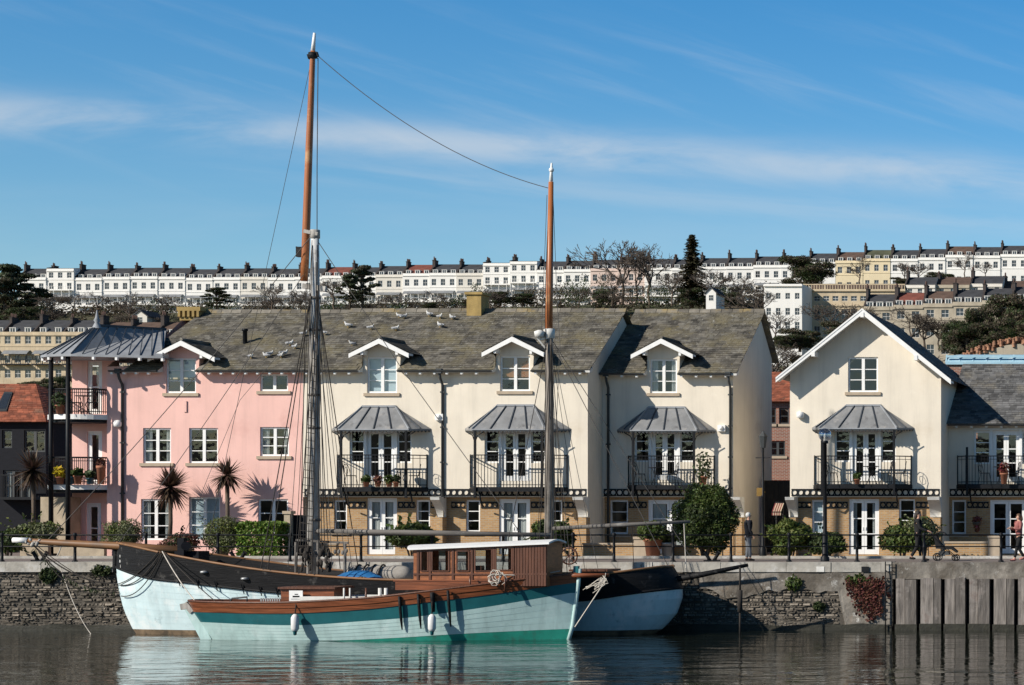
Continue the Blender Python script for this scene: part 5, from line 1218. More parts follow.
for k, (px_, py_) in enumerate(gulls):
    lo, hi = 93.7, 98.7
    for _ in range(40):
        Y = (lo+hi)/2
        if PZ(py_+2,Y) > roofz(Y): lo = Y
        else: hi = Y
    p = V((PX(px_,Y),Y,roofz(Y))); rz = R.choice((0,3.1,.6,2.6,-.5,3.7))
    if g0 is None: g0 = gull(); g0.location = p; g0.rotation_euler.z = rz; g0['label'] = gl_desc[k]; g0.scale = (.68,)*3
    else: copy_tree(g0, p, rz, .6+.15*R.random(), label=gl_desc[k])
# weeds and creeper on the quay wall
for px0, px1, py0, py1, m_, lab, n in ((38,58,565,585,'leaf_dark','dark tuft of weed on the quay wall near the left edge',500),(92,114,564,577,'leaf_dark','weed tuft under the coping just left of the ketch bow',350),(846,866,573,590,'leaf','green weed growing above the red-brown creeper',450),(812,826,600,612,'leaf_dark','weed growing from a crack in the rendered quay wall',200),(785,802,573,592,'leaf','thin weeds under the coping right of the ketch boomkin',220)):
    Y = QY-.12; x0, x1 = PX(px0,Y), PX(px1,Y); za, zb = PZ(py0,Y), PZ(py1,Y); c = V(((x0+x1)/2,Y,(za+zb)/2)); mb = MB(); leafmass(mb, lump(c,(x1-x0)/2,.13,(za-zb)/2,7,px0), n, .075, fill=.8, asp=2)
    solo(mb, 'wall_plant', M[m_], lab, 'wall plant', (c.x,Y,zb))

mb = MB(); Y = QY-.12
for k in range(34):
    px_ = lerp(846,884,R.random()); z = PZ(576+6*R.random(),Y); x = PX(px_,Y); ln = (.5+1.0*R.random())*(1.0 if 856 < px_ < 882 else .45); n = int(ln/.035)
    for i in range(n):
        x += R.gauss(0,.022); z -= ln/n
        for _ in range(2):
            p = V((x+R.gauss(0,.05),Y-.03-.07*R.random(),z+R.gauss(0,.03))); u = V((R.gauss(0,1),R.gauss(0,.5),R.gauss(-.4,1))).normalized()*.05*(.5+R.random()); w = u.orthogonal()*.6
            mb.add([p-u,p+w,p+u,p-w],[(0,1,2,3)], 1 if z > -.75+.25*R.random() and px_ < 868 else 0)
solo(mb, 'wall_plant', [M['leaf_red'], M['leaf']], 'ragged red-brown creeper trailing down the quay wall left of the ladder', 'wall plant', P(866,618,Y))
# =====================================================================  boats
M['hull_white'] = mk('hull_pale_paint', (.56,.70,.72), .5, .10, 1.2, bump=.15, bscale=5, streak=.4, spots=[((.72,.79,.79),1.1,.5,.62),((.34,.27,.17),1.0,.64,.76),((.28,.37,.39),2.6,.60,.76)])
M['hull_pale'] = mk('hull_pale_green', (.42,.58,.56), .5, .10, 1.5, bump=.12, bscale=5, streak=.5, spots=[((.55,.68,.66),1.2,.55,.7),((.26,.38,.35),2.3,.62,.78)])
M['hull_black'] = mk('tarred_planks', (.011,.011,.012), .6, .4, 2, stretch=(.6,1,7), bump=.5, bscale=4, spec=.2, spots=[((.10,.095,.09),2.2,.60,.74),((.16,.15,.14),6,.66,.76)])
M['boot_rust'] = mk('boot_top_rust', (.20,.14,.085), .8, .35, 2, spots=[((.08,.06,.04),1.5,.5,.65)])
M['teal'] = mk('teal_paint', (.014,.115,.13), .4, .15, 2)
M['green_boot'] = mk('green_antifoul', (.02,.26,.19), .5, .2, 2, spots=[((.05,.12,.09),1.4,.5,.7)])
M['varnish'] = mk('varnished_wood', (.195,.063,.026), .35, .5, 2, stretch=(.5,1,8), bump=.2, bscale=6)
M['varnish_dark'] = mk('dark_varnished_boards', (.115,.048,.028), .4, .35, 2, stretch=(8,8,.6), bump=.2, bscale=6)
M['spar'] = mk('orange_varnished_spar', (.36,.125,.045), .4, .25, 2, stretch=(3,3,.4), spots=[((.5,.27,.13),1.6,.56,.7)])
M['spar_h'] = mk('oiled_bowsprit', (.22,.11,.048), .5, .35, 2, stretch=(.3,3,3), spots=[((.14,.085,.05),1.2,.5,.7)])
M['mast_grey'] = mk('weathered_mast', (.36,.34,.31), .8, .35, 2.5, stretch=(4,4,.35), bump=.5, bscale=5, spots=[((.60,.58,.55),.6,.50,.66),((.12,.10,.085),.8,.58,.72)])
M['mast_white'] = mk('flaking_white_paint', (.62,.62,.61), .7, .15, 2, stretch=(4,4,.4), streak=.3, spots=[((.24,.22,.2),1.2,.60,.72)])
M['spar_dark'] = mk('grey_weathered_spar', (.13,.12,.11), .8, .35, 2, stretch=(.3,4,4), spots=[((.27,.26,.24),1.1,.55,.7)])
M['rope'] = mk('dark_rope', (.035,.03,.026), .95, .3, 4); M['rope_white'] = mk('pale_rope', (.52,.48,.42), .95, .2, 4); M['wire'] = mk('rig_wire', (.07,.065,.06), .6, .2, 4)
M['deck'] = mk('worn_deck', (.24,.19,.14), .85, .25, 2, stretch=(.4,6,1), bump=.2)
M['fender'] = mk('white_fender_vinyl', (.72,.72,.70), .45, .08, 3)
M['canvas'] = mk('grey_canvas', (.34,.315,.28), .9, .25, 2.5, bump=.6, bscale=5); M['bluetarp'] = mk('blue_tarpaulin', (.02,.13,.32), .55, .25, 3, bump=.5)
NS = 72
def hull_rows(s_list, leftx, rightx, Yc, B, plan, power, zk, zsheer, lines, side):
    rows = []
    for ln in lines:
        row = []
        for s in s_list:
            z = ln(s); u = max(0, (z-zk)/(zsheer(s)-zk)); h = B*plan(s)*min(1.03, u**power(s))
            row.append(V((lerp(leftx(z), rightx(z), s), Yc + side*h, z)))
        rows.append(row)
    return rows
S = [(.5-.5*math.cos(math.pi*i/NS)) for i in range(NS+1)]
def zline(tab, px0, px1, Yc, B, plan):
    def f(s):
        Y = Yc - B*plan(s); return PZ(curve(tab, lerp(px0, px1, s)), Y)
    return f
def xline(tab, Yc):      # z -> x at a stem
    t = sorted([(PZ(py,Yc), PX(px,Yc)) for px, py in tab]); return lambda z: interp(t, z)
# ------------------------------------------------------------- the ketch
KY, KB = 79.6, 2.05
def kplan(s):
    a = (1-(1-min(1,s/.42))**2)**.72; b = 1-.26*max(0,(s-.66)/.34)**2
    return max(.012, a*b*math.sqrt(max(0,1-max(0,(s-.90)/.10)**2)))
kpow = lambda s: .62-.32*sstep(s/.3)+.45*sstep((s-.66)/.34)
kl = xline([(117,543),(116,568),(119,590),(124,610),(131,625),(135,633),(150,646),(170,670)], KY); kr = xline([(672,566),(679,577),(682,587),(682,598),(677,613),(665,627),(655,634),(632,646),(600,670)], KY)
ksheer = zline([(117,543),(150,548),(200,557),(250,565),(300,572),(350,577),(400,580),(450,581),(520,581),(580,578),(630,573),(672,567)], 117, 676, KY, KB, kplan)
kbound = zline([(117,567),(160,578),(200,582),(250,587.5),(290,591.5),(350,596),(450,601),(560,602),(600,600),(640,594),(682,588)], 117, 682, KY, KB, kplan)
ketch = thing('sailing_ketch', 'old two masted sailing vessel with black bulwarks and pale hull against the quay', 'sailing boat', (PX(400,KY),KY,WZ))
zk = -4.0; wl = lambda s: WZ+.16; lowl = [lambda s: -3.6, lambda s: -3.0, lambda s: WZ-.05, wl]
mids = [(lambda s, t=t: lerp(wl(s), kbound(s), t)) for t in (.2,.4,.6,.8,1.0)]
hb = MB(); bw = MB()
for side in (-1,1):
    hb.grid(hull_rows(S, kl, kr, KY, KB, kplan, kpow, zk, ksheer, lowl, side), 1, flip=side > 0)
    for q in range(8):      # planks, each lapped a little over the next
        f0, f1 = [(lambda s, t=t: lerp(wl(s), kbound(s), t)) for t in (q/8, (q+1)/8)]
        lo = hull_rows(S, kl, kr, KY, KB+.013, kplan, kpow, zk, ksheer, [f0], side)[0]; hi = hull_rows(S, kl, kr, KY, KB, kplan, kpow, zk, ksheer, [f1], side)[0]; un = hull_rows(S, kl, kr, KY, KB-.01, kplan, kpow, zk, ksheer, [f0], side)[0]
        hb.grid([un, lo], 0, flip=side > 0); hb.grid([lo, hi], 0, flip=side > 0)
    rr = [(lambda s, t=t: lerp(kbound(s), ksheer(s), t)) for t in (0,.33,.66,1)]
    rw = hull_rows(S, kl, kr, KY, KB+.04, kplan, kpow, zk, ksheer, rr, side); bw.grid(rw, flip=side > 0)
    inn = [[V((p.x, KY+(p.y-KY)*.955, p.z)) for p in r_] for r_ in (rw[3], rw[1])]; bw.grid([rw[3], inn[0]], flip=side > 0); bw.grid(inn, flip=side > 0)
ko = hb.build('hull', [M['hull_white'], M['boot_rust']], ketch); bw.build('bulwark', M['hull_black'], ketch)
dk_ = MB(); dz = lambda s: lerp(kbound(s), ksheer(s), .42)
L0 = hull_rows(S, kl, kr, KY, KB*.96, kplan, kpow, zk, ksheer, [dz], -1)[0]; L1 = hull_rows(S, kl, kr, KY, KB*.96, kplan, kpow, zk, ksheer, [dz], 1)[0]
dk_.grid([L0, [(a+b)/2+V((0,0,.06)) for a, b in zip(L0,L1)], L1]); dk_.build('deck', M['deck'], ketch)
cr = MB(); st_ = MB()
for side in (-1,1):
    r_ = hull_rows(S, kl, kr, KY, KB+.03, kplan, kpow, zk, ksheer, [ksheer], side)[0]; cr.path([p+V((0,0,.02)) for p in r_], .042, 6)
    r_ = hull_rows(S, kl, kr, KY, KB+.05, kplan, kpow, zk, ksheer, [kbound], side)[0]; st_.path(r_, .045, 6)
cr.build('cap_rail', M['spar_h'], ketch); st_.build('rubbing_strake', M['hull_black'], ketch)
st_ = MB()
zz = [.78,.5,.2,-.1,-.3]; st_.path([(kl(z)-.03,KY,z) for z in zz], .09, 6); st_.build('stem_post', M['hull_black'], ketch)
mk_ = MB()
for i, py in enumerate((551,556,561,566)):
    for k in range(2): c = V((kl(PZ(py,KY))+.30+.13*k, KY-.26-.05*k, PZ(py,KY))); mk_.box(c.x-.05,c.x+.05,c.y-.02,c.y-.0,c.z-.045,c.z+.045) if (i+k) % 3 else mk_.box(c.x-.015,c.x+.015,c.y-.02,c.y,c.z-.05,c.z+.05)
mk_.build('draught_marks', M['white_old'], ketch)
# chainplates and scuppers along the near side
cp = MB()
def kside(px, zf, out=0.06):
    s = (px-117)/565; z = zf(s); u = max(0,(z-zk)/(ksheer(s)-zk)); h = (KB+.04)*kplan(s)*u**kpow(s); return V((lerp(kl(z),kr(z),s), KY-h-out, z))
for px_ in (196,217,237,265,283,300,316,330): 
    a = kside(px_, lambda s: ksheer(s)+.05); a = kside(px_, lambda s: kbound(s)+.16); b = kside(px_+.8, lambda s: kbound(s)-.16); cp = MB(); cp.bar(a, b, .05, .03); cp.build('chainplate', M['black'], ketch)
hp = MB()
for px_, t_ in ((228,.55),(270,.5)): p = kside(px_, lambda s: lerp(kbound(s),ksheer(s),t_), .02); hp = MB(); hp.lathe(p, [(.0,-.05),(.13,-.03),(.13,.03),(0,.05)], 10); hp.build('hawse_plate', M['galv'], ketch)
# spars
bs = MB(); bs.path([P(27,540.5,KY), P(36,541.5,KY), P(117,546,KY-.1), P(190,551,KY-.1)], [.07,.10,.14,.15], 10); bs.build('bowsprit', M['spar_h'], ketch)
b = MB(); b.path([P(13,540,KY), P(28,540.5,KY)], [.09,.10], 10); b.build('bowsprit_end', M['white'], ketch)
b = MB()
for k in range(7): b.ball(P(26+k*2.2,539.5+R.random()*5,KY-.08-.06*R.random()), .035+.05*R.random(), 0, 6, 4, (1.4,.8,.8), Matrix.Rotation(R.random()*3,3,'Y'))
b.build('bowsprit_shackles', M['mast_grey'], ketch)
mm = MB(); mm.path([P(312.5,592,KY), P(314,420,KY), P(314.8,335,KY)], [.20,.195,.175], 12); lm_ = mm.build('main_mast', M['mast_grey'], ketch); b = MB(); b.path([P(314.8,335,KY), P(315,300,KY), P(315,230,KY)], [.172,.16,.13], 12); b.build('masthead', M['mast_white'], lm_)
b = MB()
b.lathe(P(315,234,KY), [(.13,-.16),(.165,-.15),(.165,.14),(.13,.15)], 12)
for py in (298,330,395,428,520): b2 = MB(); b2.lathe(P(314.2,py,KY), [(.16,-.05),(.21,-.04),(.21,.04),(.16,.05)], 12); b2.build('mast_band', M['spar_dark'], lm_)
b2 = MB(); b2.bar(P(303,286,KY-.05), P(326,289,KY-.05), .14, .18); b2.build('crosstrees', M['mast_grey'], lm_); b.bar(P(304,231,KY-.1), P(318,234,KY-.1), .1, .12); b.build('hounds', M['mast_grey'], lm_)
ty_ = KY+.24; tm = MB(); tm.path([P(304.1,281,ty_), P(305.5,250,ty_), P(309,150,ty_), P(312.5,60,ty_), P(313,51,ty_)], [.13,.135,.12,.09,.085], 10); to_ = tm.build('topmast', M['spar'], ketch)
b = MB(); b.path([P(313,51,ty_), P(314.5,33,ty_)], [.075,.045], 8); b.build('mast_tip', M['white'], to_)
b = MB(); b.lathe(P(312.7,55,ty_), [(.10,-.12),(.17,-.10),(.15,.08),(.09,.1)], 8); b.bar(P(308,57,ty_), P(318,54,ty_), .12, .16); b.build('mast_cap', M['hull_black'], to_)
b = MB(); b.box(*[v for a in zip(P(297,256,ty_), P(303,243,ty_)) for v in a][:2], ty_-.1, ty_+.1, PZ(257,ty_), PZ(247,ty_)); b.bar(P(296,247,ty_), P(304,249,ty_), .05,.05); b.build('mast_lantern', M['hull_black'], to_)
mz = MB(); mz.path([P(549,590,KY), P(549.5,440,KY), P(549.5,331,KY)], [.165,.15,.12], 12); M['mast_mid'] = mk('grey_brown_mast', (.20,.178,.155), .8, .4, 2.5, stretch=(4,4,.35), bump=.5, bscale=5, spots=[((.40,.37,.33),.7,.54,.7),((.09,.075,.06),.8,.58,.72)]); mz_ = mz.build('mizzen_mast', M['mast_mid'], ketch)
b = MB(); b.path([P(548.8,335,KY-.02), P(549.5,290,KY-.02), P(551,182,KY-.02)], [.13,.12,.085], 10); mu = b.build('mizzen_topmast', M['spar'], ketch)
b = MB(); b.path([P(551,183,KY-.02), P(551.6,163,KY-.02)], [.07,.03], 8); b.ball(P(551.4,170,KY-.02), .09, 0, 8, 6); b.build('mast_tip', M['white'], mu)
b = MB(); b.lathe(P(549.3,333,KY), [(.14,-.2),(.19,-.18),(.2,.12),(.14,.15)], 10); b.bar(P(540,339,KY-.1), P(550,337,KY-.1), .1, .1); b.lathe(P(539.5,334,KY-.2), [(0,-.12),(.16,-.1),(.19,.08),(.05,.14),(0,.14)], 10); b.bar(P(537,338,KY-.2), P(546,349,KY-.1), .05,.05); b.build('spotlight_bracket', M['white_old'], mz_)
b = MB(); b.path([P(316,531,KY-.3), P(430,533,KY-.35), P(552,535,KY-.35)], [.08,.095,.07], 10); b.build('main_boom', M['spar_dark'], ketch)
b = MB(); b.path([P(552,528.5,KY-.1), P(620,525,KY-.1), P(690,521.5,KY)], [.065,.075,.05], 10); b.build('mizzen_boom', M['spar_dark'], ketch)
b = MB(); b.path([P(660,582,KY-.2), P(700,575,KY), P(748,565,KY+.1)], [.11,.10,.06], 10); b.build('boomkin', M['hull_black'], ketch)
b = MB(); b.path([P(740,567,KY), P(740,590,KY)],[.035,.035],6); b.path([P(740,590,KY), P(740,612,KY)],[.085,.085],8); b.path([P(740,612,KY), P(740,634,KY)],[.035,.035],6); b.build('boomkin_chain', M['rope'], ketch)
b = MB(); p0, p1 = P(296,540,KY-.5), P(348,543,KY-.5); b.bar(p0, p1, .07,.07)
for px_ in (296,318,345): p = P(px_,542,KY-.5); b.tube((p.x,p.y,-.6), p, .05, n=6)
for k in range(14): p = P(297+k*3.8, 550+6*R.random(), KY-.52); b.ball(p, .055, 0, 7, 5, (1,.6,1.5))
b.build('pin_rail', M['spar_dark'], ketch)
def catenary(a, b, sag, n=14): return [a.lerp(b,i/n)+V((0,0,-sag*4*(i/n)*(1-i/n))) for i in range(n+1)]
def rope(parent, name, pts, r=.014, mat='wire', n=5): m_ = MB(); m_.path(pts, r, n, caps=False); return m_.build(name, M[mat], parent)
rope(ketch, 'triatic_stay', catenary(P(318,56,ty_), P(548,188,KY), .62, 24), .014)
rope(ketch, 'forestay', catenary(P(312,235,KY), P(46,542,KY), .25), .014); rope(ketch, 'forestay', catenary(P(303,275,KY), P(118,544,KY), .2), .012)
rope(ketch, 'topmast_stay', [P(311,62,ty_), P(267,265,KY+.6), P(205,556,KY+1.2)], .009)
rope(ketch, 'backstay', [P(318,58,ty_), P(317,170,KY), P(317,240,KY+.2), P(320,560,KY+1.2)], .016)
rope(ketch, 'runner', [P(317,240,KY), P(402,369,KY-.5), P(540,560,KY-1.2)], .013)
kd = lambda px, side=-1: (lambda p: p if side < 0 else V((p.x, 2*KY-p.y, p.z)))(kside(px, lambda s: ksheer(s)+.08))
for px_, top in ((291,(311,292)),(298,(312,290)),(326,(317,290)),(334,(318,290)),(341,(318,292))): rope(ketch, 'shroud', [P(*top,KY-.1), kd(px_)], .018, 'rope')
for px_, top in ((298,(312,294)),(318,(315,294)),(336,(317,294))): rope(ketch, 'shroud', [P(*top,KY+.1), kd(px_,1)], .017, 'rope')
rt_ = MB(); a0, a1, b0_, b1_ = P(317,290,KY-.1), kd(326), P(318,292,KY-.1), kd(341)
for i in range(34):
    t = .06+.9*i/34; rt_.tube(a0.lerp(a1,t), b0_.lerp(b1_,t), .011, n=4)
rt_.build('ratlines', M['rope'], ketch)
for px_, top in ((300,(306,288)),(303,(310,300)),(306,(312,245)),(308,(313,320)),(322,(317,300)),(325,(317,245)),(329,(318,350)),(319,(316,262))):
    q = P(px_, 556+R.random()*8, KY-.6); rope(ketch, 'halyard', catenary(P(*top,KY-.15), q, -.0+.12*R.random()), .015, R.choice(('rope','rope','mast_grey')))
rope(ketch, 'lift', [P(299,330,KY), P(240,400,KY+.2), P(180,545,KY+.3)], .008)
b = MB()
for i in range(40):
    px_ = R.choice((300,304,308,319,322,326,330)); p = P(px_+R.gauss(0,1.5), 548+22*R.random(), KY-.55-.2*R.random()); b.ball(p, .04+.03*R.random(), 0, 7, 5, (1,.7,1.7))
for i in range(9): p = P(303+20*R.random(), 540+25*R.random(), KY-.4); b.path([p+V((.07*math.cos(a),-.02*a/3,.22*math.sin(a))) for a in [k*.7 for k in range(16)]], .011, 4)
b.build('blocks_and_coils', M['rope'], ketch)
for px_, top in ((575,(551,338)),(590,(551,340)),(524,(548,338)),(560,(551,340)),(567,(551,340)),(580,(551,342))): rope(ketch, 'shroud', [P(*top,KY-.1), kd(px_)], .013, 'rope')
for px_, top in ((556,(550,345)),(563,(551,350)),(571,(551,352)),(585,(551,345)),(598,(551,338)),(536,(548,345))): rope(ketch, 'halyard', catenary(P(*top,KY-.12), P(px_,566+R.random()*8,KY-.7), .12*R.random()), .009, R.choice(('rope','wire')))
for px_, top in ((288,(309,262)),(295,(312,240)),(332,(317,262)),(346,(318,300)),(352,(318,300))): rope(ketch, 'halyard', catenary(P(*top,KY-.12), P(px_,562+R.random()*10,KY-.8), .1*R.random()), .010, R.choice(('rope','wire')))
rope(ketch, 'shroud', [P(547,195,KY), P(543,300,KY), P(541,336,KY-.1)], .010); rope(ketch, 'shroud', [P(553,195,KY), P(557,300,KY), P(560,345,KY), kd(572)], .010); rope(ketch, 'halyard', [P(549,192,KY), P(545,300,KY-.2), P(546,560,KY-.3)], .012, 'rope')
rope(ketch, 'mizzen_backstay', [P(552,340,KY), P(690,556,KY)], .013); rope(ketch, 'mizzen_backstay', [P(552,342,KY-.3), P(668,566,KY-.8)], .013)
rope(ketch, 'boom_sheet', [P(684,523,KY), P(686,568,KY)], .02, 'rope_white'); rope(ketch, 'boom_sheet', [P(632,525,KY-.1), P(634,572,KY-.1)], .012, 'rope')
for k, (sg, r_) in enumerate(((.35,.024),(.55,.02),(.75,.017),(.2,.014))): rope(ketch, 'bobstay', catenary(P(31+k,543,KY), P(116+k,588+3*k-4,KY-.1), sg), r_, 'rope')
b = MB()
for i in range(60):
    t = R.random(); p = P(31,543,KY).lerp(P(116,588,KY),t)+V((0,0,-.5*4*t*(1-t)-.1*R.random())); b.path([p, p+V((R.gauss(0,.08),0,-.12-.15*R.random()))], .012, 3)
b.build('hanging_weed', M['leaf_dark'], ketch)
rope(ketch, 'bow_line', catenary(kd(181), P(119,585,KY-.2), .35), .017, 'rope'); rope(ketch, 'bow_line', catenary(kd(183), P(121,596,KY-.25), .45), .017, 'rope'); rope(ketch, 'bow_line', catenary(kd(178), P(118,584,KY-.2), .18), .015, 'rope')
rope(ketch, 'trailing_line', catenary(P(60,566,KY+.8), P(91,634,KY), .25), .014, 'rope_white')
rope(ketch, 'dock_line', catenary(P(57,556,KY), P(63,540,KY), .05), .02, 'rope_white')
b = MB(); c = P(569,556,KY-.4); b.path([c+V((.28*math.cos(a),0,.28*math.sin(a))) for a in [k*math.pi/12 for k in range(25)]], .03, 6)
for k in range(8): a = k*math.pi/4; b.tube(c, c+V((.38*math.cos(a),0,.38*math.sin(a))), .018, n=5)
b.build('ships_wheel', M['varnish_dark'], ketch)
b = MB(); b.box(PX(578,KY)-.0, PX(612,KY), KY-.7, KY+.7, -1.1, PZ(571,KY)); b.box(PX(576,KY), PX(614,KY), KY-.8, KY+.8, PZ(571,KY)+.003, PZ(569,KY)); b.build('aft_hatch', M['varnish_dark'], ketch)
b = MB(); b.box(PX(180,KY), PX(204,KY), KY-.4, KY+.4, -.9, PZ(551,KY)); b.tube(P(186,546,KY-.6),P(186,546,KY+.6),.16,n=10); b.bar(P(182,560,KY-.5),P(182,538,KY-.5),.22,.22); b.build('windlass', M['black_wood'], ketch)
# gear lying on the ketch's deck
def kdeck(px): return dz((px-117)/565)+.06
b = MB(); pts = [P(346+i*5.5, 574, KY+.3) for i in range(13)]
b.path(pts, [.12]+[.29+.03*math.sin(i*1.7) for i in range(11)]+[.15], 14); cv = thing('sail_bundle', 'long grey canvas sail bundle strapped up on the deck of the ketch', 'sail bundle', (PX(380,KY),KY+.3,kdeck(380))); b.build('canvas', M['canvas'], cv)
b = MB()
for px_ in (358,366,374,382): p = P(px_,574,KY+.3); b.path([p+V((.05*math.sin(a),.325*math.cos(a),.325*math.sin(a))) for a in [k*math.pi/10 for k in range(21)]], .03, 5)
b.build('strap', M['rope'], cv)
b = MB(); rows = []
for j in range(9):
    v_ = j/8; rows.append([P(337+u*6.2, 0, KY-.9+v_*.8).to_2d().to_3d()+V((0,0,PZ(575,KY)-.05+.22*math.sin(math.pi*u/7)**.6*math.sin(math.pi*v_)**.7+.06*noise.noise(V((u*.9,j*.7,0))))) for u in range(8)])
b.grid(rows); solo(b, 'tarpaulin', M['bluetarp'], 'crumpled blue tarpaulin on the ketch deck beside the tall mast', 'tarpaulin', P(350,576,KY-.5))
b = MB(); rows = [[P(366+u*3.5,0,KY-.9+j*.1).to_2d().to_3d()+V((0,0,PZ(577,KY)-.04+.14*math.sin(math.pi*u/5)**.6*math.sin(math.pi*j/8)**.7)) for u in range(6)] for j in range(9)]; b.grid(rows); solo(b, 'tarpaulin', M['bluetarp'], 'small folded blue tarpaulin on the ketch deck further right', 'tarpaulin', P(375,577,KY-.5))
# ------------------------------------------------------------- the motor launch in front
LY, LB = 76.1, 1.35
def lplan(s):
    a = (1-(1-min(1,s/.40))**2)**.55; b = (1-max(0,(s-.58)/.42)**2.1)**.85 if s < 1 else 0
    return max(.02, a*b)
lpow = lambda s: .34+.35*sstep((.25-s)/.25)+.45*sstep((s-.6)/.4)
ll = xline([(189,600),(194,612),(203,625),(213,640),(222,655)], LY); lr = xline([(579,573),(577,590),(573,620),(570,639),(560,655)], LY)
lsheer = zline([(187,601),(220,602.5),(300,603),(380,599),(430,593.5),(480,587),(530,580),(578,574)], 189, 579, LY, LB, lplan)
lb1 = zline([(187,612),(300,613.5),(380,609.5),(430,604),(500,595),(575,583)], 189, 579, LY, LB, lplan); lb2 = zline([(187,622),(300,625.5),(380,621),(430,617),(500,607),(574,593)], 189, 579, LY, LB, lplan)
lb3 = zline([(187,640),(330,641),(400,638.5),(460,635),(575,629)], 189, 579, LY, LB, lplan)
launch = thing('motor_launch', 'wooden motor launch with teal stripe and varnished wheelhouse moored outside the ketch', 'motor boat', (PX(390,LY),LY,WZ)); zk2 = -3.5
h = MB(); bw = MB()
lines = [lambda s: -3.2, lambda s: -2.8, lambda s: WZ-.06, lambda s: max(WZ-.03, lb3(s))]+[(lambda s, t=t: lerp(max(WZ-.03, lb3(s)), lb2(s), t)) for t in (.33,.66,1)]+[lambda s: lerp(lb2(s),lb1(s),.5), lb1]
for side in (-1,1):
    h.grid(hull_rows(S, ll, lr, LY, LB, lplan, lpow, zk2, lsheer, lines[:4], side), 2, flip=side > 0)
    wl2 = lambda s: max(WZ-.03, lb3(s))
    for q in range(5):
        f0, f1 = [(lambda s, t=t: lerp(wl2(s), lb2(s), t)) for t in (q/5, (q+1)/5)]
        lo, hi, un = [hull_rows(S, ll, lr, LY, LB+e_, lplan, lpow, zk2, lsheer, [f_], side)[0] for e_, f_ in ((.009,f0),(0,f1),(-.006,f0))]
        h.grid([un, lo], 0, flip=side > 0); h.grid([lo, hi], 0, flip=side > 0)
    h.grid(hull_rows(S, ll, lr, LY, LB, lplan, lpow, zk2, lsheer, lines[6:], side), 1, flip=side > 0)
    rw = hull_rows(S, ll, lr, LY, LB+.03, lplan, lpow, zk2, lsheer, [lb1, lambda s: lerp(lb1(s),lsheer(s),.45), lambda s: lerp(lb1(s),lsheer(s),.5), lambda s: lerp(lb1(s),lsheer(s),.95), lsheer], side)
    rw[1] = [V((p.x,p.y-side*0,p.z)) for p in rw[1]]; rw[2] = [V((p.x,LY+(p.y-LY)*1.02,p.z)) for p in rw[2]]; rw[3] = [V((p.x,LY+(p.y-LY)*1.02,p.z)) for p in rw[3]]
    bw.grid(rw, sm=False, flip=side > 0); inn = [[V((p.x,LY+(p.y-LY)*.93,p.z)) for p in r_] for r_ in (rw[4], rw[0])]; bw.grid([rw[4],inn[0]], flip=side > 0); bw.grid(inn, flip=side > 0)
h.build('hull', [M['hull_pale'], M['teal'], M['green_boot']], launch); bw.build('bulwark', M['varnish'], launch)
d = MB(); ldz = lambda s: lerp(lb1(s), lsheer(s), .35); L0, L1 = [hull_rows(S, ll, lr, LY, LB*.95, lplan, lpow, zk2, lsheer, [ldz], q)[0] for q in (-1,1)]; d.grid([L0,[(a+b)/2+V((0,0,.05)) for a, b in zip(L0,L1)],L1]); d.build('deck', M['deck'], launch)
c = MB()
for side in (-1,1): c.path([p+V((0,0,.02)) for p in hull_rows(S, ll, lr, LY, LB+.03, lplan, lpow, zk2, lsheer, [lsheer], side)[0]], .04, 6)
c.build('gunwale', M['varnish_dark'], launch)
st_ = MB(); st_.path([(lr(z)+.02,LY,z) for z in (.0-.1,-.6,-1.2,-2,-2.6)], .075, 6); st_.build('stem_post', M['hull_pale'], launch)
b = MB(); b.bar(P(576,578,LY), P(576.5,566,LY), .16,.16); b.build('samson_post', M['teal'], launch)
rd = MB(); rd.prism([P(183,605,LY)-V((0,.05,0)), P(192,602,LY)-V((0,.05,0)), P(213,641,LY)-V((0,.05,0)), P(218,655,LY)-V((0,.05,0)), P(203,655,LY)-V((0,.05,0)), P(202,641,LY)-V((0,.05,0))], (0,.1,0)); ro_ = rd.build('rudder', M['hull_pale'], launch)
b = MB(); b.bar(P(181,607,LY), P(196,604,LY), .12,.2); b.bar(P(186,603,LY), P(193,612,LY), .2,.16); b.build('rudder_head', M['mast_grey'], ro_)
b = MB(); b.path([P(540,577,LY), P(575,575.5,LY-.1), P(609,575,LY-.1)], [.09,.085,.06], 8); b.build('bowsprit', M['varnish'], launch)
b = MB()
for k in range(14): b.path([P(604+R.gauss(0,2),577+R.gauss(0,2),LY-.15), P(600+R.gauss(0,4),583+R.gauss(0,3),LY-.15), P(594+R.gauss(0,5),588+R.gauss(0,3),LY-.12)], .014, 4)
b.build('rope_tangle', M['rope_white'], launch); rope(launch, 'bobstay', [P(606,580,LY-.15), P(575,627,LY-.05)], .022, 'rope_white')
rope(launch, 'fore_line', catenary(P(492,574,LY-1), P(560,571,LY-.3), .08), .018, 'rope_white'); rope(launch, 'stern_line', catenary(P(196,602,LY-.4), kd(182), .1), .018, 'rope_white'); rope(launch, 'stern_line', catenary(P(215,601,LY-.6), kd(184), .06), .016, 'rope')
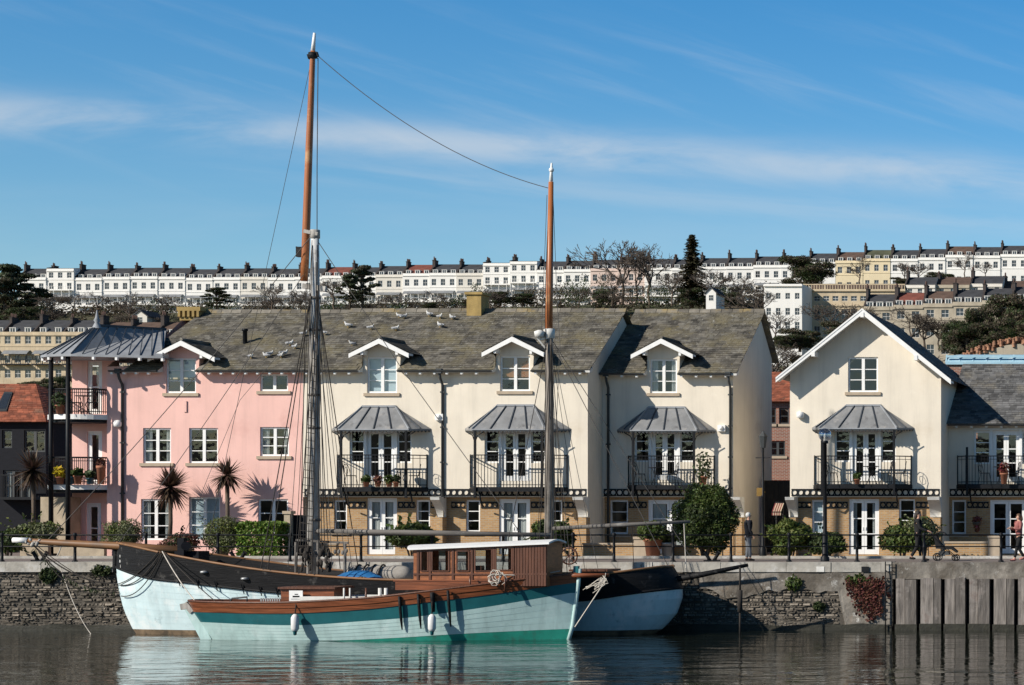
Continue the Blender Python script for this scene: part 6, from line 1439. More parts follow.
# wheelhouse
wy0, wy1 = 75.35, 76.9; wh_z0 = PZ(586,wy0); zr_ = lambda px: PZ(lerp(549.5,543.5,(px-412)/136), wy0)
def wpx(px): return PX(px, wy0)
wx0, wx1 = wpx(413.5), wpx(547); wins = [(421,428,551,571),(432,449,550,571),(457,469,551,571),(475,492,549,571),(496,512,548,570)]
hs = [(wpx(a),wpx(b_),PZ(d_,wy0),PZ(c_,wy0)) for a,b_,c_,d_ in wins]; slope_ = (zr_(547)-zr_(413.5))/(wx1-wx0); z00 = zr_(413.5)-.02
w = MB()
for yy in (wy0, wy1): panel(w, wx0, wx1, wh_z0, z00+.3, yy, hs, .05, [(-slope_,1,z00-slope_*wx0)])
zL, zR = z00, z00+slope_*(wx1-wx0)
for x, zz_ in ((wx0,zL),(wx1,zR)): w.poly([(x,wy0,wh_z0),(x,wy1+.05,wh_z0),(x,wy1+.05,zz_),(x,wy0,zz_)])
M['varnish_warm'] = mk('warm_varnished_boards', (.285,.105,.042), .4, .45, 2, stretch=(.5,1,6), bump=.2, bscale=6, spots=[((.14,.055,.03),1.6,.55,.72)])
who = w.build('wheelhouse', M['varnish_warm'], launch)
t = MB()
for a,b_,c_,d_ in hs:
    for p, q in (((a,c_),(b_,c_)),((b_,c_),(b_,d_)),((b_,d_),(a,d_)),((a,d_),(a,c_))): t.bar((p[0],wy0-.012,p[1]),(q[0],wy0-.012,q[1]),.045,.03)
for px_ in (418,430,453,472,494,514): x = wpx(px_); t.box(x-.035,x+.035,wy0-.03,wy0-.002,wh_z0,zr_(px_)-.05)
t.box(wx0,wx1,wy0-.035,wy0-.003,PZ(574,wy0)-.03,PZ(574,wy0)+.02); t.build('window_trim', M['varnish_dark'], who)
for a,b_,c_,d_ in hs:
    for yy in (wy0+.03,wy1+.03): g = MB(); g.poly([(a,yy,c_),(b_,yy,c_),(b_,yy,d_),(a,yy,d_)]); g.build('glass', M['glass'], who)
t = MB(); x0, x1 = wpx(514), wpx(546.5); n = 11
for i in range(n): a, b_ = lerp(x0,x1,i/n), lerp(x0,x1,(i+1)/n); t.box(a+.008,b_-.008,wy0-.03,wy0-.003,wh_z0,zr_(514+32.5*i/n)-.06)
t.build('boarding', M['varnish_dark'], who)
rf = MB(); rows = []
for j in range(9):
    v_ = j/8; y = lerp(wy0-.12, wy1+.15, v_); cam = .10*math.sin(math.pi*v_); inset = .35*(abs(v_-.5)*2)**3
    rows.append([(lerp(wx0-.12+(.35-inset)*-.6, wx1+.1, i/12), y, lerp(zL, zR, i/12)+.06+cam) for i in range(13)])
rf.grid(rows); rf.grid([[(p[0],p[1],p[2]-.06) for p in r_] for r_ in rows], flip=True)
for r_ in (rows[0], rows[-1]): rf.grid([r_, [(p[0],p[1],p[2]-.06) for p in r_]], sm=False)
for q in (0,12): rf.grid([[r_[q] for r_ in rows], [(r_[q][0],r_[q][1],r_[q][2]-.06) for r_ in rows]], sm=False)
rf.build('roof', M['white'], who)
cb = MB(); cb.box(wpx(470), wpx(476), wy0+.5, wy0+.8, wh_z0, PZ(566,wy0)); cb.build('binnacle', M['varnish_dark'], who)
tr = MB(); tr.box(PX(395,75.2), PX(500,75.2), 75.22, 75.33, PZ(590,75.2), PZ(581.5,75.2)); tr.box(PX(393,75.2), PX(502,75.2), 75.2, 75.34, PZ(581.5,75.2)+.002, PZ(580,75.2)); tr.build('side_coaming', M['varnish'], launch)
ca = MB(); ca.box(PX(281,75.4), PX(334,75.4), 75.4, 76.8, -1.6, PZ(589,75.4)); ca.build('aft_cabin', M['varnish'], launch); ca = MB(); ca.box(PX(279,75.4), PX(336,75.4), 75.3, 76.9, PZ(589,75.4)+.002, PZ(587,75.4)); ca.build('cabin_top', M['varnish_dark'], launch)
ca = MB(); ca.box(PX(300,75.15), PX(388,75.15), 75.15, 75.3, -1.4, PZ(596.5,75.15)); ca.box(PX(300,75.15), PX(388,75.15), 76.8, 76.95, -1.4, PZ(596.5,75.15)); ca.box(PX(384,75.15), PX(388,75.15), 75.301, 76.799, -1.4, PZ(596.5,75.15)); ca.build('cockpit_coaming', M['white_old'], launch)
for px_ in (344,350,366,380,386,470,505): 
    b = MB(); p = P(px_,600 if px_ < 400 else 585,75.0); zt_ = PZ(588 if px_ < 400 else 576,75.0); b.tube((p.x,75.0,p.z-.2),(p.x,75.0,zt_),.06 if px_ in (380,386) else .03,n=8); b.build('stanchion', M['white_old'] if px_ in (380,386,344,350) else M['varnish_dark'], launch)
b = MB(); b.path([P(230,602,75.3), P(232,598.5,75.3), P(247,597,75.3), P(247,603,75.3)], .03, 6); b.build('grab_rail', M['gutter'], launch)
b = MB()
for i in range(9): x = PX(261+i*2.3,75.4); b.box(x-.018,x+.018,75.4,75.43,PZ(603,75.4),PZ(598.5,75.4))
b.box(PX(260,75.4),PX(281,75.4),75.39,75.44,PZ(598.5,75.4),PZ(598,75.4)); b.build('deck_grating', M['galv'], launch)
b = MB()
for k in range(9): p = P(495+R.gauss(0,1.6),578+R.gauss(0,1.2),74.95); rx_, rz_ = .12+.14*R.random(), .14+.16*R.random(); b.path([p+V((rx_*math.cos(a)*(.6+.5*R.random()),-.02+.1*R.random(),rz_*math.sin(a)*(.6+.5*R.random()))) for a in [i*.62+k for i in range(8)]], .017, 4)
coil = solo(b, 'rope_coil', M['rope_white'], 'pale rope coil hanging beside the wheelhouse of the launch', 'rope', P(497,577,74.95))
# sign on the launch
Y = 75.25; sg = thing('boat_sign', 'small white notice board on the aft cabin of the launch', 'sign', P(296,602,Y)); b = MB(); b.box(PX(289.5,Y), PX(303,Y), Y-.03, Y, PZ(602,Y), PZ(590.5,Y)); b.build('board', M['white'], sg)
b = MB()
for (x0_,x1_,y_,hh_) in ((293,300,596.5,1.6),(291.5,301,599,.5),(295,298.5,594.3,.9)): b.box(PX(x0_,Y),PX(x1_,Y),Y-.034,Y-.031,PZ(y_+hh_/2,Y),PZ(y_-hh_/2,Y))
b.build('lettering', M['black'], sg)
def lside(px, z, out): 
    s = (px-189)/390; u = max(0,(z-zk2)/(lsheer(s)-zk2)); return LY-(LB+.03)*lplan(s)*u**lpow(s)-out
for px_, y0, y1, lab in ((295,614,633,'white sausage fender hanging near the stern of the launch'),(432,614,633,'white sausage fender hanging amidships from the launch, right of the other one')):
    Y = lside(px_, -1.4, .17); x = PX(px_,Y); z1, z0 = PZ(y0,Y), PZ(y1,Y); root = thing('boat_fender', lab, 'fender', (x,Y,z0), 'fenders on the launch'); ln = z1-z0
    b = MB(); b.lathe((x,Y,z0), [(0,.04),(.08,.06),(.125,.14),(.125,ln-.12),(.09,ln-.05),(.04,ln),(0,ln)], 14); b.build('body', M['fender'], root)
    b = MB(); b.lathe((x,Y,z0), [(0,-.08),(.05,-.06),(.06,.03),(.085,.065)], 10); b.build('end_cap', M['teal'], root)
    s_ = (px_-189)/390; b = MB(); b.tube((x,Y,z1),(x,lside(px_,lsheer(s_),.04),lsheer(s_)+.04),.02,n=5); b.build('lanyard', M['rope'], root)
for k, (px_, y1) in enumerate(((399,630),(418,629),(432.01,612),(448,627))):
    s_ = (px_-189)/390; zt_ = lsheer(s_)+.03; Y = lside(px_,-.9,.06); x = PX(px_,Y); b = MB(); zz_ = PZ(y1,Y)
    pts = [(x,lside(px_,z,.05),z) for z in (zt_, lerp(zt_,zz_,.35), lerp(zt_,zz_,.7), zz_)]; b.path(pts,[.045,.05,.045,.02] if k != 2 else [.07,.07,.07,.05],7)
    solo(b, 'rope_fender', M['hull_black'], ['tapered black rope fender on the launch, leftmost of the four','tapered black rope fender on the launch, just left of the white midships fender','short thick black rope holding the white midships fender','tapered black rope fender on the launch, rightmost of the four'][k], 'fender', (x,Y,zz_), 'black rope fenders on the launch')
# =====================================================================  people (one skinned surface per body and garment)
def skin(name, verts, edges, mat, parent, sub=1, root=0):
    me = bpy.data.meshes.new('t'); me.from_pydata([v[0] for v in verts], edges, []); o = bpy.data.objects.new('t', me); COL.objects.link(o)
    md = o.modifiers.new('s','SKIN'); md.use_smooth_shade = True
    if not me.skin_vertices: bpy.context.view_layer.update()
    sv = me.skin_vertices[0].data
    for i, v in enumerate(verts):
        r = v[1]; sv[i].radius = (r, r) if not isinstance(r, tuple) else r; sv[i].use_root = (i == root)
    if sub: o.modifiers.new('d','SUBSURF').levels = sub; o.modifiers['d'].render_levels = sub
    bpy.context.view_layer.update(); dg = bpy.context.evaluated_depsgraph_get()
    m2 = bpy.data.meshes.new_from_object(o.evaluated_get(dg)); bpy.data.objects.remove(o); bpy.data.meshes.remove(me)
    m2.name = name; m2.materials.clear(); m2.materials.append(mat)
    for p in m2.polygons: p.use_smooth = True
    m2.transform(Matrix.Identity(4)); return link(m2, name, parent, off=parent['_o'])
M['skin'] = mk('skin', (.52,.30,.21), .6, .06, 8)
def cloth(n, c): M[n] = mk(n, c, .9, .2, 6, bump=.3, bscale=20); return M[n]
def hand_chain(vs, es, wi, wrist, d, up, r=.030):
    """palm and five curled fingers after the wrist vertex"""
    d = d.normalized(); sd = d.cross(up).normalized(); dn = sd.cross(d).normalized()
    vs.append((wrist+d*.05, (.038,.020))); pi = len(vs)-1; es.append((wi,pi))
    for k, (o, ln) in enumerate(((-.030,.075),(-.010,.085),(.010,.080),(.028,.062))):
        b = wrist+d*.09+sd*o; vs.append((b,.0105)); es.append((pi,len(vs)-1))
        vs.append((b+d*ln*.5-dn*.012,.009)); es.append((len(vs)-2,len(vs)-1)); vs.append((b+d*ln*.85-dn*.04,.007)); es.append((len(vs)-2,len(vs)-1))
    b = wrist+d*.045-sd*.04; vs.append((b,.011)); es.append((pi,len(vs)-1)); vs.append((b+d*.04-sd*.012-dn*.012,.009)); es.append((len(vs)-2,len(vs)-1))
def person(loc, rz, label, H, elbows, wrists, legs, top, bottom, hairc, shoe, longhair=False, hatc=None, face=1):
    """x = facing direction; elbows/wrists: [(x,y,z) left,right]; legs: [(knee, ankle)]"""
    root = thing('person', label, 'person', (0,0,0)); k = H/1.75; V3 = lambda p: V(p)*k
    vs = []; es = []
    def add(p, r, par=None):
        vs.append((V3(p), tuple(q*k for q in r) if isinstance(r, tuple) else r*k)); i = len(vs)-1
        if par is not None: es.append((par,i))
        return i
    pel = add((0,0,.95),(.095,.13)); wa = add((0,0,1.12),(.08,.11),pel); chst = add((.0,0,1.32),(.085,.125),wa); nb = add((0,0,1.46),(.06,.075),chst); nk = add((.012,0,1.53),.052,nb)
    jaw = add((.035,0,1.585),(.068,.06),nk); hd = add((.028,0,1.66),(.095,.078),jaw); cr_ = add((.018,0,1.725),(.07,.06),hd)
    no = add((.125,0,1.645),.014,hd)
    for s in (-1,1): add((.02,s*.082,1.65),(.018,.01),hd)
    for i, s in enumerate((1,-1)):
        sh = add((0,s*.175,1.43),.045,nb); el = add(elbows[i],.036,sh); wr = add(wrists[i],.029,el)
        d = V(wrists[i])-V(elbows[i]); hand_chain(vs, es, wr, V3(wrists[i]), d, V((0,0,1)) if abs(d.normalized().z) < .8 else V((1,0,0)))
        hp = add((0,s*.09,.92),.075,pel); kn = add(legs[i][0],.058,hp); an = add(legs[i][1],.042,kn); t_ = V(legs[i][1]); add((t_.x+.07,t_.y,t_.z-.045),.035,an)
    skin('body', vs, es, M['skin'], root)
    e = MB()
    for s in (-1,1): e.ball(V3((.112,s*.032,1.668)), .011*k, 0, 6, 5)
    e.build('eyes', M['black'], root); mo = MB(); mo.ball(V3((.103,0,1.60)), .02*k, 0, 6, 5, (.4,1,.3)); mo.build('mouth', M['awn_red'], root)
    # jacket
    vs2 = [(V3((0,0,.93)),(.135*k,.175*k)),(V3((0,0,1.12)),(.125*k,.16*k)),(V3((.01,0,1.32)),(.15*k,.195*k)),(V3((0,0,1.47)),(.10*k,.115*k))]; e2 = [(0,1),(1,2),(2,3)]
    for i, s in enumerate((1,-1)):
        vs2.append((V3((0,s*.18,1.43)),.075*k)); e2.append((3,len(vs2)-1)); vs2.append((V3(elbows[i]),.058*k)); e2.append((len(vs2)-2,len(vs2)-1)); w_ = V3(elbows[i]).lerp(V3(wrists[i]),.93); vs2.append((w_,.044*k)); e2.append((len(vs2)-2,len(vs2)-1))
    skin('jacket', vs2, e2, top, root, root=1)
    vs3 = [(V3((0,0,.97)),(.122*k,.162*k))]; e3 = []
    for i, s in enumerate((1,-1)):
        vs3.append((V3((0,s*.09,.88)),.10*k)); e3.append((0,len(vs3)-1)); vs3.append((V3(legs[i][0]),.073*k)); e3.append((len(vs3)-2,len(vs3)-1)); vs3.append((V3(legs[i][0]).lerp(V3(legs[i][1]),.97),.06*k)); e3.append((len(vs3)-2,len(vs3)-1))
    skin('trousers', vs3, e3, bottom, root)
    for i in range(2):
        a = V3(legs[i][1]); b = MB(); b.path([a+V((-.05,0,-.03)), a+V((.0,0,-.045)), a+V((.10,0,-.06)), a+V((.17,0,-.065))], [.045,.052,.045,.025], 8); b.build('shoe', shoe, root)
    hr = MB(); c = V3((.008,0,1.685)); hr.ball(c, .108*k, 0, 12, 8, (1.0,.86,.95))
    if longhair: hr.path([c+V((-.05,0,0)), c+V((-.085,0,-.12)), c+V((-.08,0,-.26))], [.085,.08,.03], 8)
    # keep the face clear
    hr.v = [(x if not (x > .06*k and z < 1.70*k) else .045*k, y, z) for x, y, z in hr.v]; hr.build('hair', hairc, root)
    root.location = loc; root.rotation_euler.z = rz; return root
M['hair_white'] = mk('white_hair', (.62,.61,.58), .9, .1, 12); M['hair_dark'] = mk('dark_hair', (.03,.022,.018), .7, .2, 12); M['hair_brown'] = mk('brown_hair', (.10,.055,.03), .7, .2, 12)
nav = cloth('dark_navy_cloth', (.010,.011,.016)); grey = cloth('grey_trousers', (.15,.16,.175)); blk = cloth('black_cloth', (.012,.012,.013)); pinkc = cloth('pink_cloth', (.30,.11,.10)); shoeb = cloth('black_shoe', (.015,.014,.013)); shoer = cloth('pink_shoe', (.5,.2,.17))
stand = [((.02,.10,.50),(-.02,.10,.09)), ((.04,-.10,.50),(.05,-.10,.09))]; stride = [((.12,.09,.52),(.22,.09,.10)), ((-.02,-.09,.50),(-.24,-.09,.15))]
person((PX(748,84.2),84.2,0), .5, 'white haired man in dark jacket and grey trousers standing by the round bush', 1.74, [(-.03,.23,1.16),(.0,-.23,1.16)], [(.10,.20,.95),(.12,-.20,.96)], stand, nav, grey, M['hair_white'], shoeb)
person((PX(918,84.0),84.0,0), .05, 'person in black clothes pushing a dark pram along the quay', 1.80, [(.12,.21,1.16),(.10,-.21,1.16)], [(.38,.19,1.06),(.38,-.19,1.06)], stride, blk, blk, M['hair_dark'], shoeb, True)
person((PX(1019,83.8),83.8,0), -2.6, 'person in a pink top and black trousers walking at the right edge', 1.70, [(.05,.23,1.18),(.06,-.23,1.18)], [(.30,.15,1.25),(.30,-.12,1.22)], stride, pinkc, blk, M['hair_brown'], shoer, True)
# pram
pm = thing('pram', 'dark folding pram pushed along the quay by the person in black', 'pram', (PX(918,84)+.5,84.0,0)); x = PX(918,84.0); Y = 84.0
for sx, r_ in ((.72,.15),(1.38,.12)):
    for s in (-1,1):
        w_ = MB(); c = V((x+sx,Y+s*.24,r_)); w_.path([c+V((r_*.86*math.cos(a),0,r_*.86*math.sin(a))) for a in [i*math.pi/9 for i in range(19)]], .02, 6)
        for q in range(5): a = q*1.2566; w_.tube(c, c+V((r_*.85*math.cos(a),0,r_*.85*math.sin(a))), .007, n=4)
        w_.build('wheel', M['black'], pm)
f_ = MB()
for s in (-1,1): f_.path([(x+.40,Y+s*.2,1.06),(x+.62,Y+s*.22,.85),(x+1.05,Y+s*.23,.42),(x+1.38,Y+s*.24,.12)], .016, 6); f_.path([(x+1.0,Y+s*.23,.46),(x+.72,Y+s*.24,.15)], .016, 6)
f_.tube((x+.40,Y-.2,1.06),(x+.40,Y+.2,1.06),.018,n=6); f_.tube((x+.72,Y-.24,.15),(x+.72,Y+.24,.15),.012,n=5); f_.build('frame', M['black'], pm)
s_ = MB(); s_.prism([(x+.68,Y-.2,.45),(x+1.25,Y-.2,.42),(x+1.42,Y-.2,.30),(x+1.45,Y-.2,.36),(x+1.28,Y-.2,.5),(x+.88,Y-.2,.55),(x+.68,Y-.2,.95),(x+.6,Y-.2,.93)], (0,.4,0)); s_.build('seat', M['black_cloth'], pm)
h_ = MB(); rows = []
for i in range(8):
    a = math.radians(20+i*17); rows.append([(x+.86-.30*math.cos(a)*1.0, Y-.21+.42*j/6, .72+.36*math.sin(a)*(1-.12*abs(j-3)/3)) for j in range(7)])
h_.grid(rows); h_.build('hood', M['black_cloth'], pm)
b_ = MB(); b_.box(x+.78,x+1.15,Y-.17,Y+.17,.22,.36); b_.build('basket', M['gutter'], pm)
# =====================================================================  trees on the hill
def bare_tree_mesh(H, spread, seed, lev=6, mb=None):
    rr = random.Random(seed); mb = mb or MB(); st = [(V((0,0,0)), V((0,0,1)), H*.28, H*.018, 0)]
    while st:
        p, d, ln, r, l = st.pop()
        mid = p + d*ln*.5 + V((rr.gauss(0,1),rr.gauss(0,1),rr.gauss(0,.5)))*ln*.05; q = p + d*ln + V((rr.gauss(0,1),rr.gauss(0,1),0))*ln*.06
        mb.path([p,mid,q], [r,r*.88,r*.72], 5 if l < 2 else 3, caps=False)
        if l < lev:
            n = 3 if l < 4 else 2
            if l == 0: n = 4
            for i in range(n):
                nd = (d + V((rr.gauss(0,1),rr.gauss(0,1),rr.gauss(.05,.55)))*spread).normalized()
                if nd.z < -.1: nd.z *= -.5
                st.append((p.lerp(q, rr.uniform(.6,1.0)) if l else p.lerp(q, rr.uniform(.75,1)), nd, ln*rr.uniform(.62,.85), max(r*.62, .042), l+1))
    return mb
protos = {}
def put_tree(kind, px, py_base, py_top, Y, label, group='trees on the hillside', wide=1.0):
    p = P(px, py_base, Y); H = PZ(py_top,Y)-p.z
    if kind not in protos:
        root = thing('tree', 'x', 'tree', (0,0,0), group)
        if kind.startswith('bare'):
            full = bare_tree_mesh(1.0*14, .55, {'bare0':3,'bare1':8,'bare2':21}[kind]); k = 5*3+5*0
            zt = 14*.26; tr = MB(); cw = MB(); n0 = 15
            tr.v = full.v[:n0]; 
            for f, m_, s_ in zip(full.f, full.m, full.s):
                if max(f) < n0: tr.f.append(f); tr.m.append(m_); tr.s.append(s_)
            cw.v = full.v[n0:]
            for f, m_, s_ in zip(full.f, full.m, full.s):
                if min(f) >= n0: cw.f.append([i-n0 for i in f]); cw.m.append(m_); cw.s.append(s_)
            root.name = 'bare_tree'; tr.build('trunk', M['bark'], root); cw.build('crown', M['twig'], root); h0 = max(v[2] for v in full.v)
        elif kind == 'spruce':
            root.name = 'conifer_tree'; rr = random.Random(5); t = MB(); t.path([(0,0,0),(0,0,8),(.1,0,17.5)],[.3,.18,.03],7); t.build('trunk', M['bark'], root); c = MB()
            for i in range(30):
                z = 1.8+15.4*(i/29)**.9; rad = 4.3*(1-(z/18.2))**.85*rr.uniform(.7,1.15)+.15
                for k in range(14):
                    a = rr.random()*6.283; d = V((math.cos(a),math.sin(a),0)); rl_ = rad*rr.uniform(.6,1.1)
                    for q in range(int(4+rl_*5)):
                        t_ = (q+rr.random())/(4+rl_*5); pp = V((0,0,z))+d*rl_*t_+V((rr.gauss(0,.12),rr.gauss(0,.12),-.35*rl_*t_*t_+rr.gauss(0,.1))); s_ = .42*(1.1-.4*t_)
                        n_ = V((rr.gauss(0,.5),rr.gauss(0,.5),1)).normalized(); u = (d+V((rr.gauss(0,.5),rr.gauss(0,.5),rr.gauss(-.2,.3)))).normalized(); w = n_.cross(u).normalized()
                        c.add([pp-u*s_,pp+w*s_*.5,pp+u*s_,pp-w*s_*.5],[(0,1,2,3)])
            c.build('crown', M['conifer_brown'], root); h0 = 17.6
        else:       # spreading pine / rounded evergreen
            root.name = 'pine_tree' if kind == 'pine' else 'evergreen_tree'; rr = random.Random(11 if kind == 'pine' else 13); t = MB(); c = MB(); top = 11 if kind == 'pine' else 9
            t.path([(0,0,0),(.2,0,3.5),(-.1,.1,top*.8)],[.35,.26,.08],7)
            nb = 40 if kind == 'pine' else 34
            for i in range(nb):
                a = rr.random()*6.283; z = rr.uniform(.22,.98)*top if kind == 'pine' else rr.uniform(.12,.95)*top; zz = z/top
                rad = (3.9*math.sqrt(max(.04,1-((zz-.42)/.6)**2)) if kind == 'pine' else 4.0*math.sqrt(max(.05,1-((zz-.45)/.55)**2)))*rr.uniform(.35,1.08)
                q = V((rad*math.cos(a),rad*math.sin(a),z)); t.path([(0,0,z*.78),(q.x*.6,q.y*.6,z*.94),q],[.12,.07,.03],5)
                rb = rr.uniform(.55,1.35) if kind == 'pine' else rr.uniform(.8,1.5)
                leafmass(c, [(q,(rb*1.3,rb*1.3,rb*(.42 if kind == 'pine' else .8)))], 260 if kind == 'pine' else 420, .25 if kind == 'pine' else .19, fill=.7, jag=.3, asp=2.2)
            t.build('trunk', M['bark'], root)
            for i in range(len(c.f)): c.m[i] = 1 if noise.noise(V(c.v[c.f[i][0]])*.55)+R.gauss(0,.2) > (.12 if kind == 'pine' else -.02) else 0
            c.build('crown', [M['conifer'], M['conifer_brown']] if kind == 'pine' else [M['leaf_dark'], M['scrub']], root); h0 = top*1.03
        protos[kind] = [root, h0, False]
    root, h0, used = protos[kind]; sc = H/h0; rz = R.random()*6.28
    if not used: root.location = p; root.scale = (sc*wide,sc*wide,sc); root.rotation_euler.z = rz; root['label'] = label; root['group'] = group; protos[kind][2] = True
    else: copy_tree(root, p, rz, (sc*wide,sc*wide,sc), label, group)
YT = 580
put_tree('spruce', 692, 308, 234, 560, 'tall dark pointed conifer standing against the sky above the set back house', wide=1.55)
put_tree('bare0', 622, 305, 240, 575, 'tall bare tree above the cream roofs, left of its bare neighbour', wide=.9)
put_tree('bare1', 650, 305, 242, 570, 'tall bare tree above the cream roofs, left of the pointed conifer', wide=.9)
put_tree('bare2', 636, 305, 244, 578, 'bare tree standing between the two tall bare ones above the cream roofs', wide=.8)
put_tree('round', 806, 290, 252, 560, 'broad dark evergreen above the yellow stone mansion', wide=1.5)
put_tree('pine', 14, 330, 264, 545, 'dark pine at the left edge in front of the crescent', wide=1.15)
put_tree('pine', 4, 330, 276, 540, 'dark evergreen at the very left edge beside the pine', wide=1.2)
put_tree('pine', 216, 312, 287, 540, 'low wide dark pine in front of the crescent above the pink house roof', wide=1.5)
put_tree('pine', 362, 310, 264, 550, 'tall dark pine in front of the crescent right of the tall mast', wide=.85)
put_tree('pine', 350, 310, 274, 548, 'shorter dark pine between the tall mast and the taller pine', wide=1.0)
for px_, b_, t_, k_, w_, lab in ((272,312,285,'bare0',1.3,'wide bare tree above the pink house roof left of the tall mast'),(335,312,277,'bare1',1.1,'bare tree just right of the tall mast'),(130,325,291,'bare2',1.2,'bare tree above the metal turret roof'),(490,310,290,'bare0',1.2,'small bare tree right of the yellow ridge chimney'),(715,308,268,'bare1',1.1,'bare tree right of the pointed conifer'),(742,310,275,'bare2',1.1,'bare tree left of the tall white block'),(757,330,288,'bare0',1.0,'bare tree against the left side of the white block'),(775,345,310,'bare1',1.2,'bare tree low in front of the white block'),(612,306,270,'bare1',.9,'smaller bare tree at the left foot of the tall bare trees'),(672,306,272,'bare0',1.0,'bare tree immediately left of the pointed conifer'),(860,287,256,'bare2',1.3,'bare tree in front of the hilltop row right of the broad evergreen'),(905,285,262,'bare0',1.2,'bare tree in front of the hilltop row above the mansion'),(918,284,262,'bare1',1.2,'bare tree in front of the hilltop row right of another bare tree'),(965,278,252,'bare2',1.3,'bare tree in front of the hilltop row above the small stone house'),(985,280,262,'bare0',1.2,'bare tree near the right end of the hilltop row'),(830,345,302,'bare0',1.4,'bare tree in front of the left part of the yellow mansion'),(855,345,305,'bare1',1.3,'bare tree in front of the middle of the yellow mansion'),(912,350,305,'bare2',1.4,'bare tree behind the right slope of the white gable'),(925,355,312,'bare0',1.3,'bare tree right of the white gable, beside the dark wood'),(940,350,318,'bare1',1.3,'bare tree at the left edge of the dark wood')):
    put_tree(k_, px_, b_, t_, 555 if b_ < 330 else 405, lab, wide=w_)
for px_, b_, t_, w_, Y_, lab in ((500,306,290,1.6,560,'low round evergreen above the second cream roof, left'),(524,306,291,1.8,562,'low round evergreen above the second cream roof, right'),(470,308,298,1.8,555,'low evergreen clump beside the yellow chimney'),(603,305,288,1.2,560,'evergreen at the foot of the bare trees'),(430,310,301,1.8,550,'low evergreen above the first cream roof'),(690,308,285,1.2,556,'dark evergreen at the foot of the pointed conifer'),(730,308,290,1.2,552,'dark evergreen right of the pointed conifer'),
    (800,352,325,1.6,400,'dark evergreen low at the left foot of the yellow mansion'),(785,352,332,1.5,395,'dark evergreen behind the left slope of the white gable'),(840,345,318,1.4,402,'green evergreen in front of the yellow mansion'),(955,358,314,.8,380,'dark evergreen in the wood right of the gable, leftmost'),(978,358,302,.7,382,'tallest dark evergreen in the wood right of the gable'),(1002,356,296,.8,384,'dark evergreen in the wood at right, beside the tallest one'),(1022,354,286,1.0,386,'dark evergreen in the wood at the right edge'),(966,360,322,1.2,370,'lower evergreen at the front of the wood on the right'),(992,358,318,1.2,372,'lower evergreen at the front of the wood, in its middle'),(1016,358,312,1.2,374,'lower evergreen at the front of the wood near the right edge'),
    (936,284,270,1.6,545,'rounded evergreen between the mansion and the small houses'),(948,284,272,1.5,543,'rounded evergreen left of the low grey stone house'),(900,287,276,1.8,548,'low evergreen behind the mansion roof'),(60,400,372,1.2,300,'dark evergreen behind the balcony poles'),(30,400,378,1.2,300,'dark evergreen above the red tiled roof'),(20,330,303,1.2,535,'rounded evergreen below the pines at the left edge')):
    put_tree('round', px_, b_, t_, Y_, lab, wide=w_)
for k_, px_ in enumerate((752,770,790,808)): put_tree(('bare0','bare1','bare2','round')[k_], px_, 392, 338+4*k_, 250, ['bare tree behind the set back house roof end','bare tree above the alley','bare tree above the alley, nearer the gabled house','dark evergreen hidden low behind the gabled house'][k_], wide=1.2)
rb = random.Random(9)
for k in range(80):
    Y_ = rb.uniform(500,585); px_ = rb.uniform(10,790); p = V((PX(px_,Y_),Y_,0)); py_ = VY-(terrain(p.x,Y_)-EYE)*F/Y_
    put_tree(('bare0','bare1','bare2')[k%3], px_, py_, py_-rb.uniform(14,27), Y_, 'small bare tree in the brown winter thicket on the slope below the crescent', 'bare trees of the thicket below the crescent', 1.5)
for k in range(46):
    Y_ = rb.uniform(330,425); px_ = rb.uniform(760,1040); p = V((PX(px_,Y_),Y_,0)); py_ = VY-(terrain(p.x,Y_)-EYE)*F/Y_
    put_tree(('bare0','bare1','bare2')[k%3], px_, py_, py_-rb.uniform(28,52), Y_, 'bare tree in the winter wood behind the gabled house', 'bare trees of the wood on the right slope', 1.3)
# undergrowth on the steep slope below the crescent: one mass of scrub
sc = MB(); rr = random.Random(2)
for i in range(1500):
    Y = rr.uniform(470, 588); px = rr.uniform(-20, 1040); x = PX(px,Y); z = terrain(x,Y); s = rr.uniform(.7,1.7)
    c = V((x,Y,z+s*.5))
    for _ in range(26):
        d = V((rr.gauss(0,1),rr.gauss(0,1),rr.gauss(0,.7))); p = c + d*s*.55; n = V((rr.gauss(0,1),rr.gauss(0,1),rr.gauss(.5,1))).normalized(); u = n.orthogonal().normalized(); w = n.cross(u); q = .34
        sc.add([p-u*q,p+w*q*.7,p+u*q,p-w*q*.7],[(0,1,2,3)])
o = sc.build('hillside_scrub', M['scrub']); o['kind'] = 'stuff'; o['label'] = 'brown and green scrub covering the slope below the crescent'
sc = MB(); s2 = MB()
for i in range(520):      # taller hedges and thickets close under the terrace
    px = rr.uniform(-10, 800); Y = rr.uniform(566, 590); x = PX(px,Y); z = terrain(x,Y); k = noise.noise(V((px*.021,3.3,0)))
    h = (rr.uniform(3.2,6.6) if px > 470 else rr.uniform(1.5,3.6))*(1+.6*k)
    if k < -.25 and px < 470: continue
    for _ in range(46):
        d = V((rr.gauss(0,1),rr.gauss(0,1),0)); t = rr.random()**.8; p = V((x,Y,z+h*t))+d*(1.25*(1-.55*t)); n = V((rr.gauss(0,1),rr.gauss(-.4,1),rr.gauss(.4,1))).normalized(); u = n.orthogonal().normalized(); w = n.cross(u); q = .17+.12*rr.random()
        (s2 if k > .18 else sc).add([p-u*q,p+w*q*.6,p+u*q,p-w*q*.6],[(0,1,2,3)])
for m_, mt, lab in ((sc,'scrub','brown leafless thicket growing close under the crescent'),(s2,'leaf_dark','dark green hedges growing close under the crescent')):
    o = m_.build('hillside_thicket', M[mt]); o['kind'] = 'stuff'; o['label'] = lab
sc = MB()
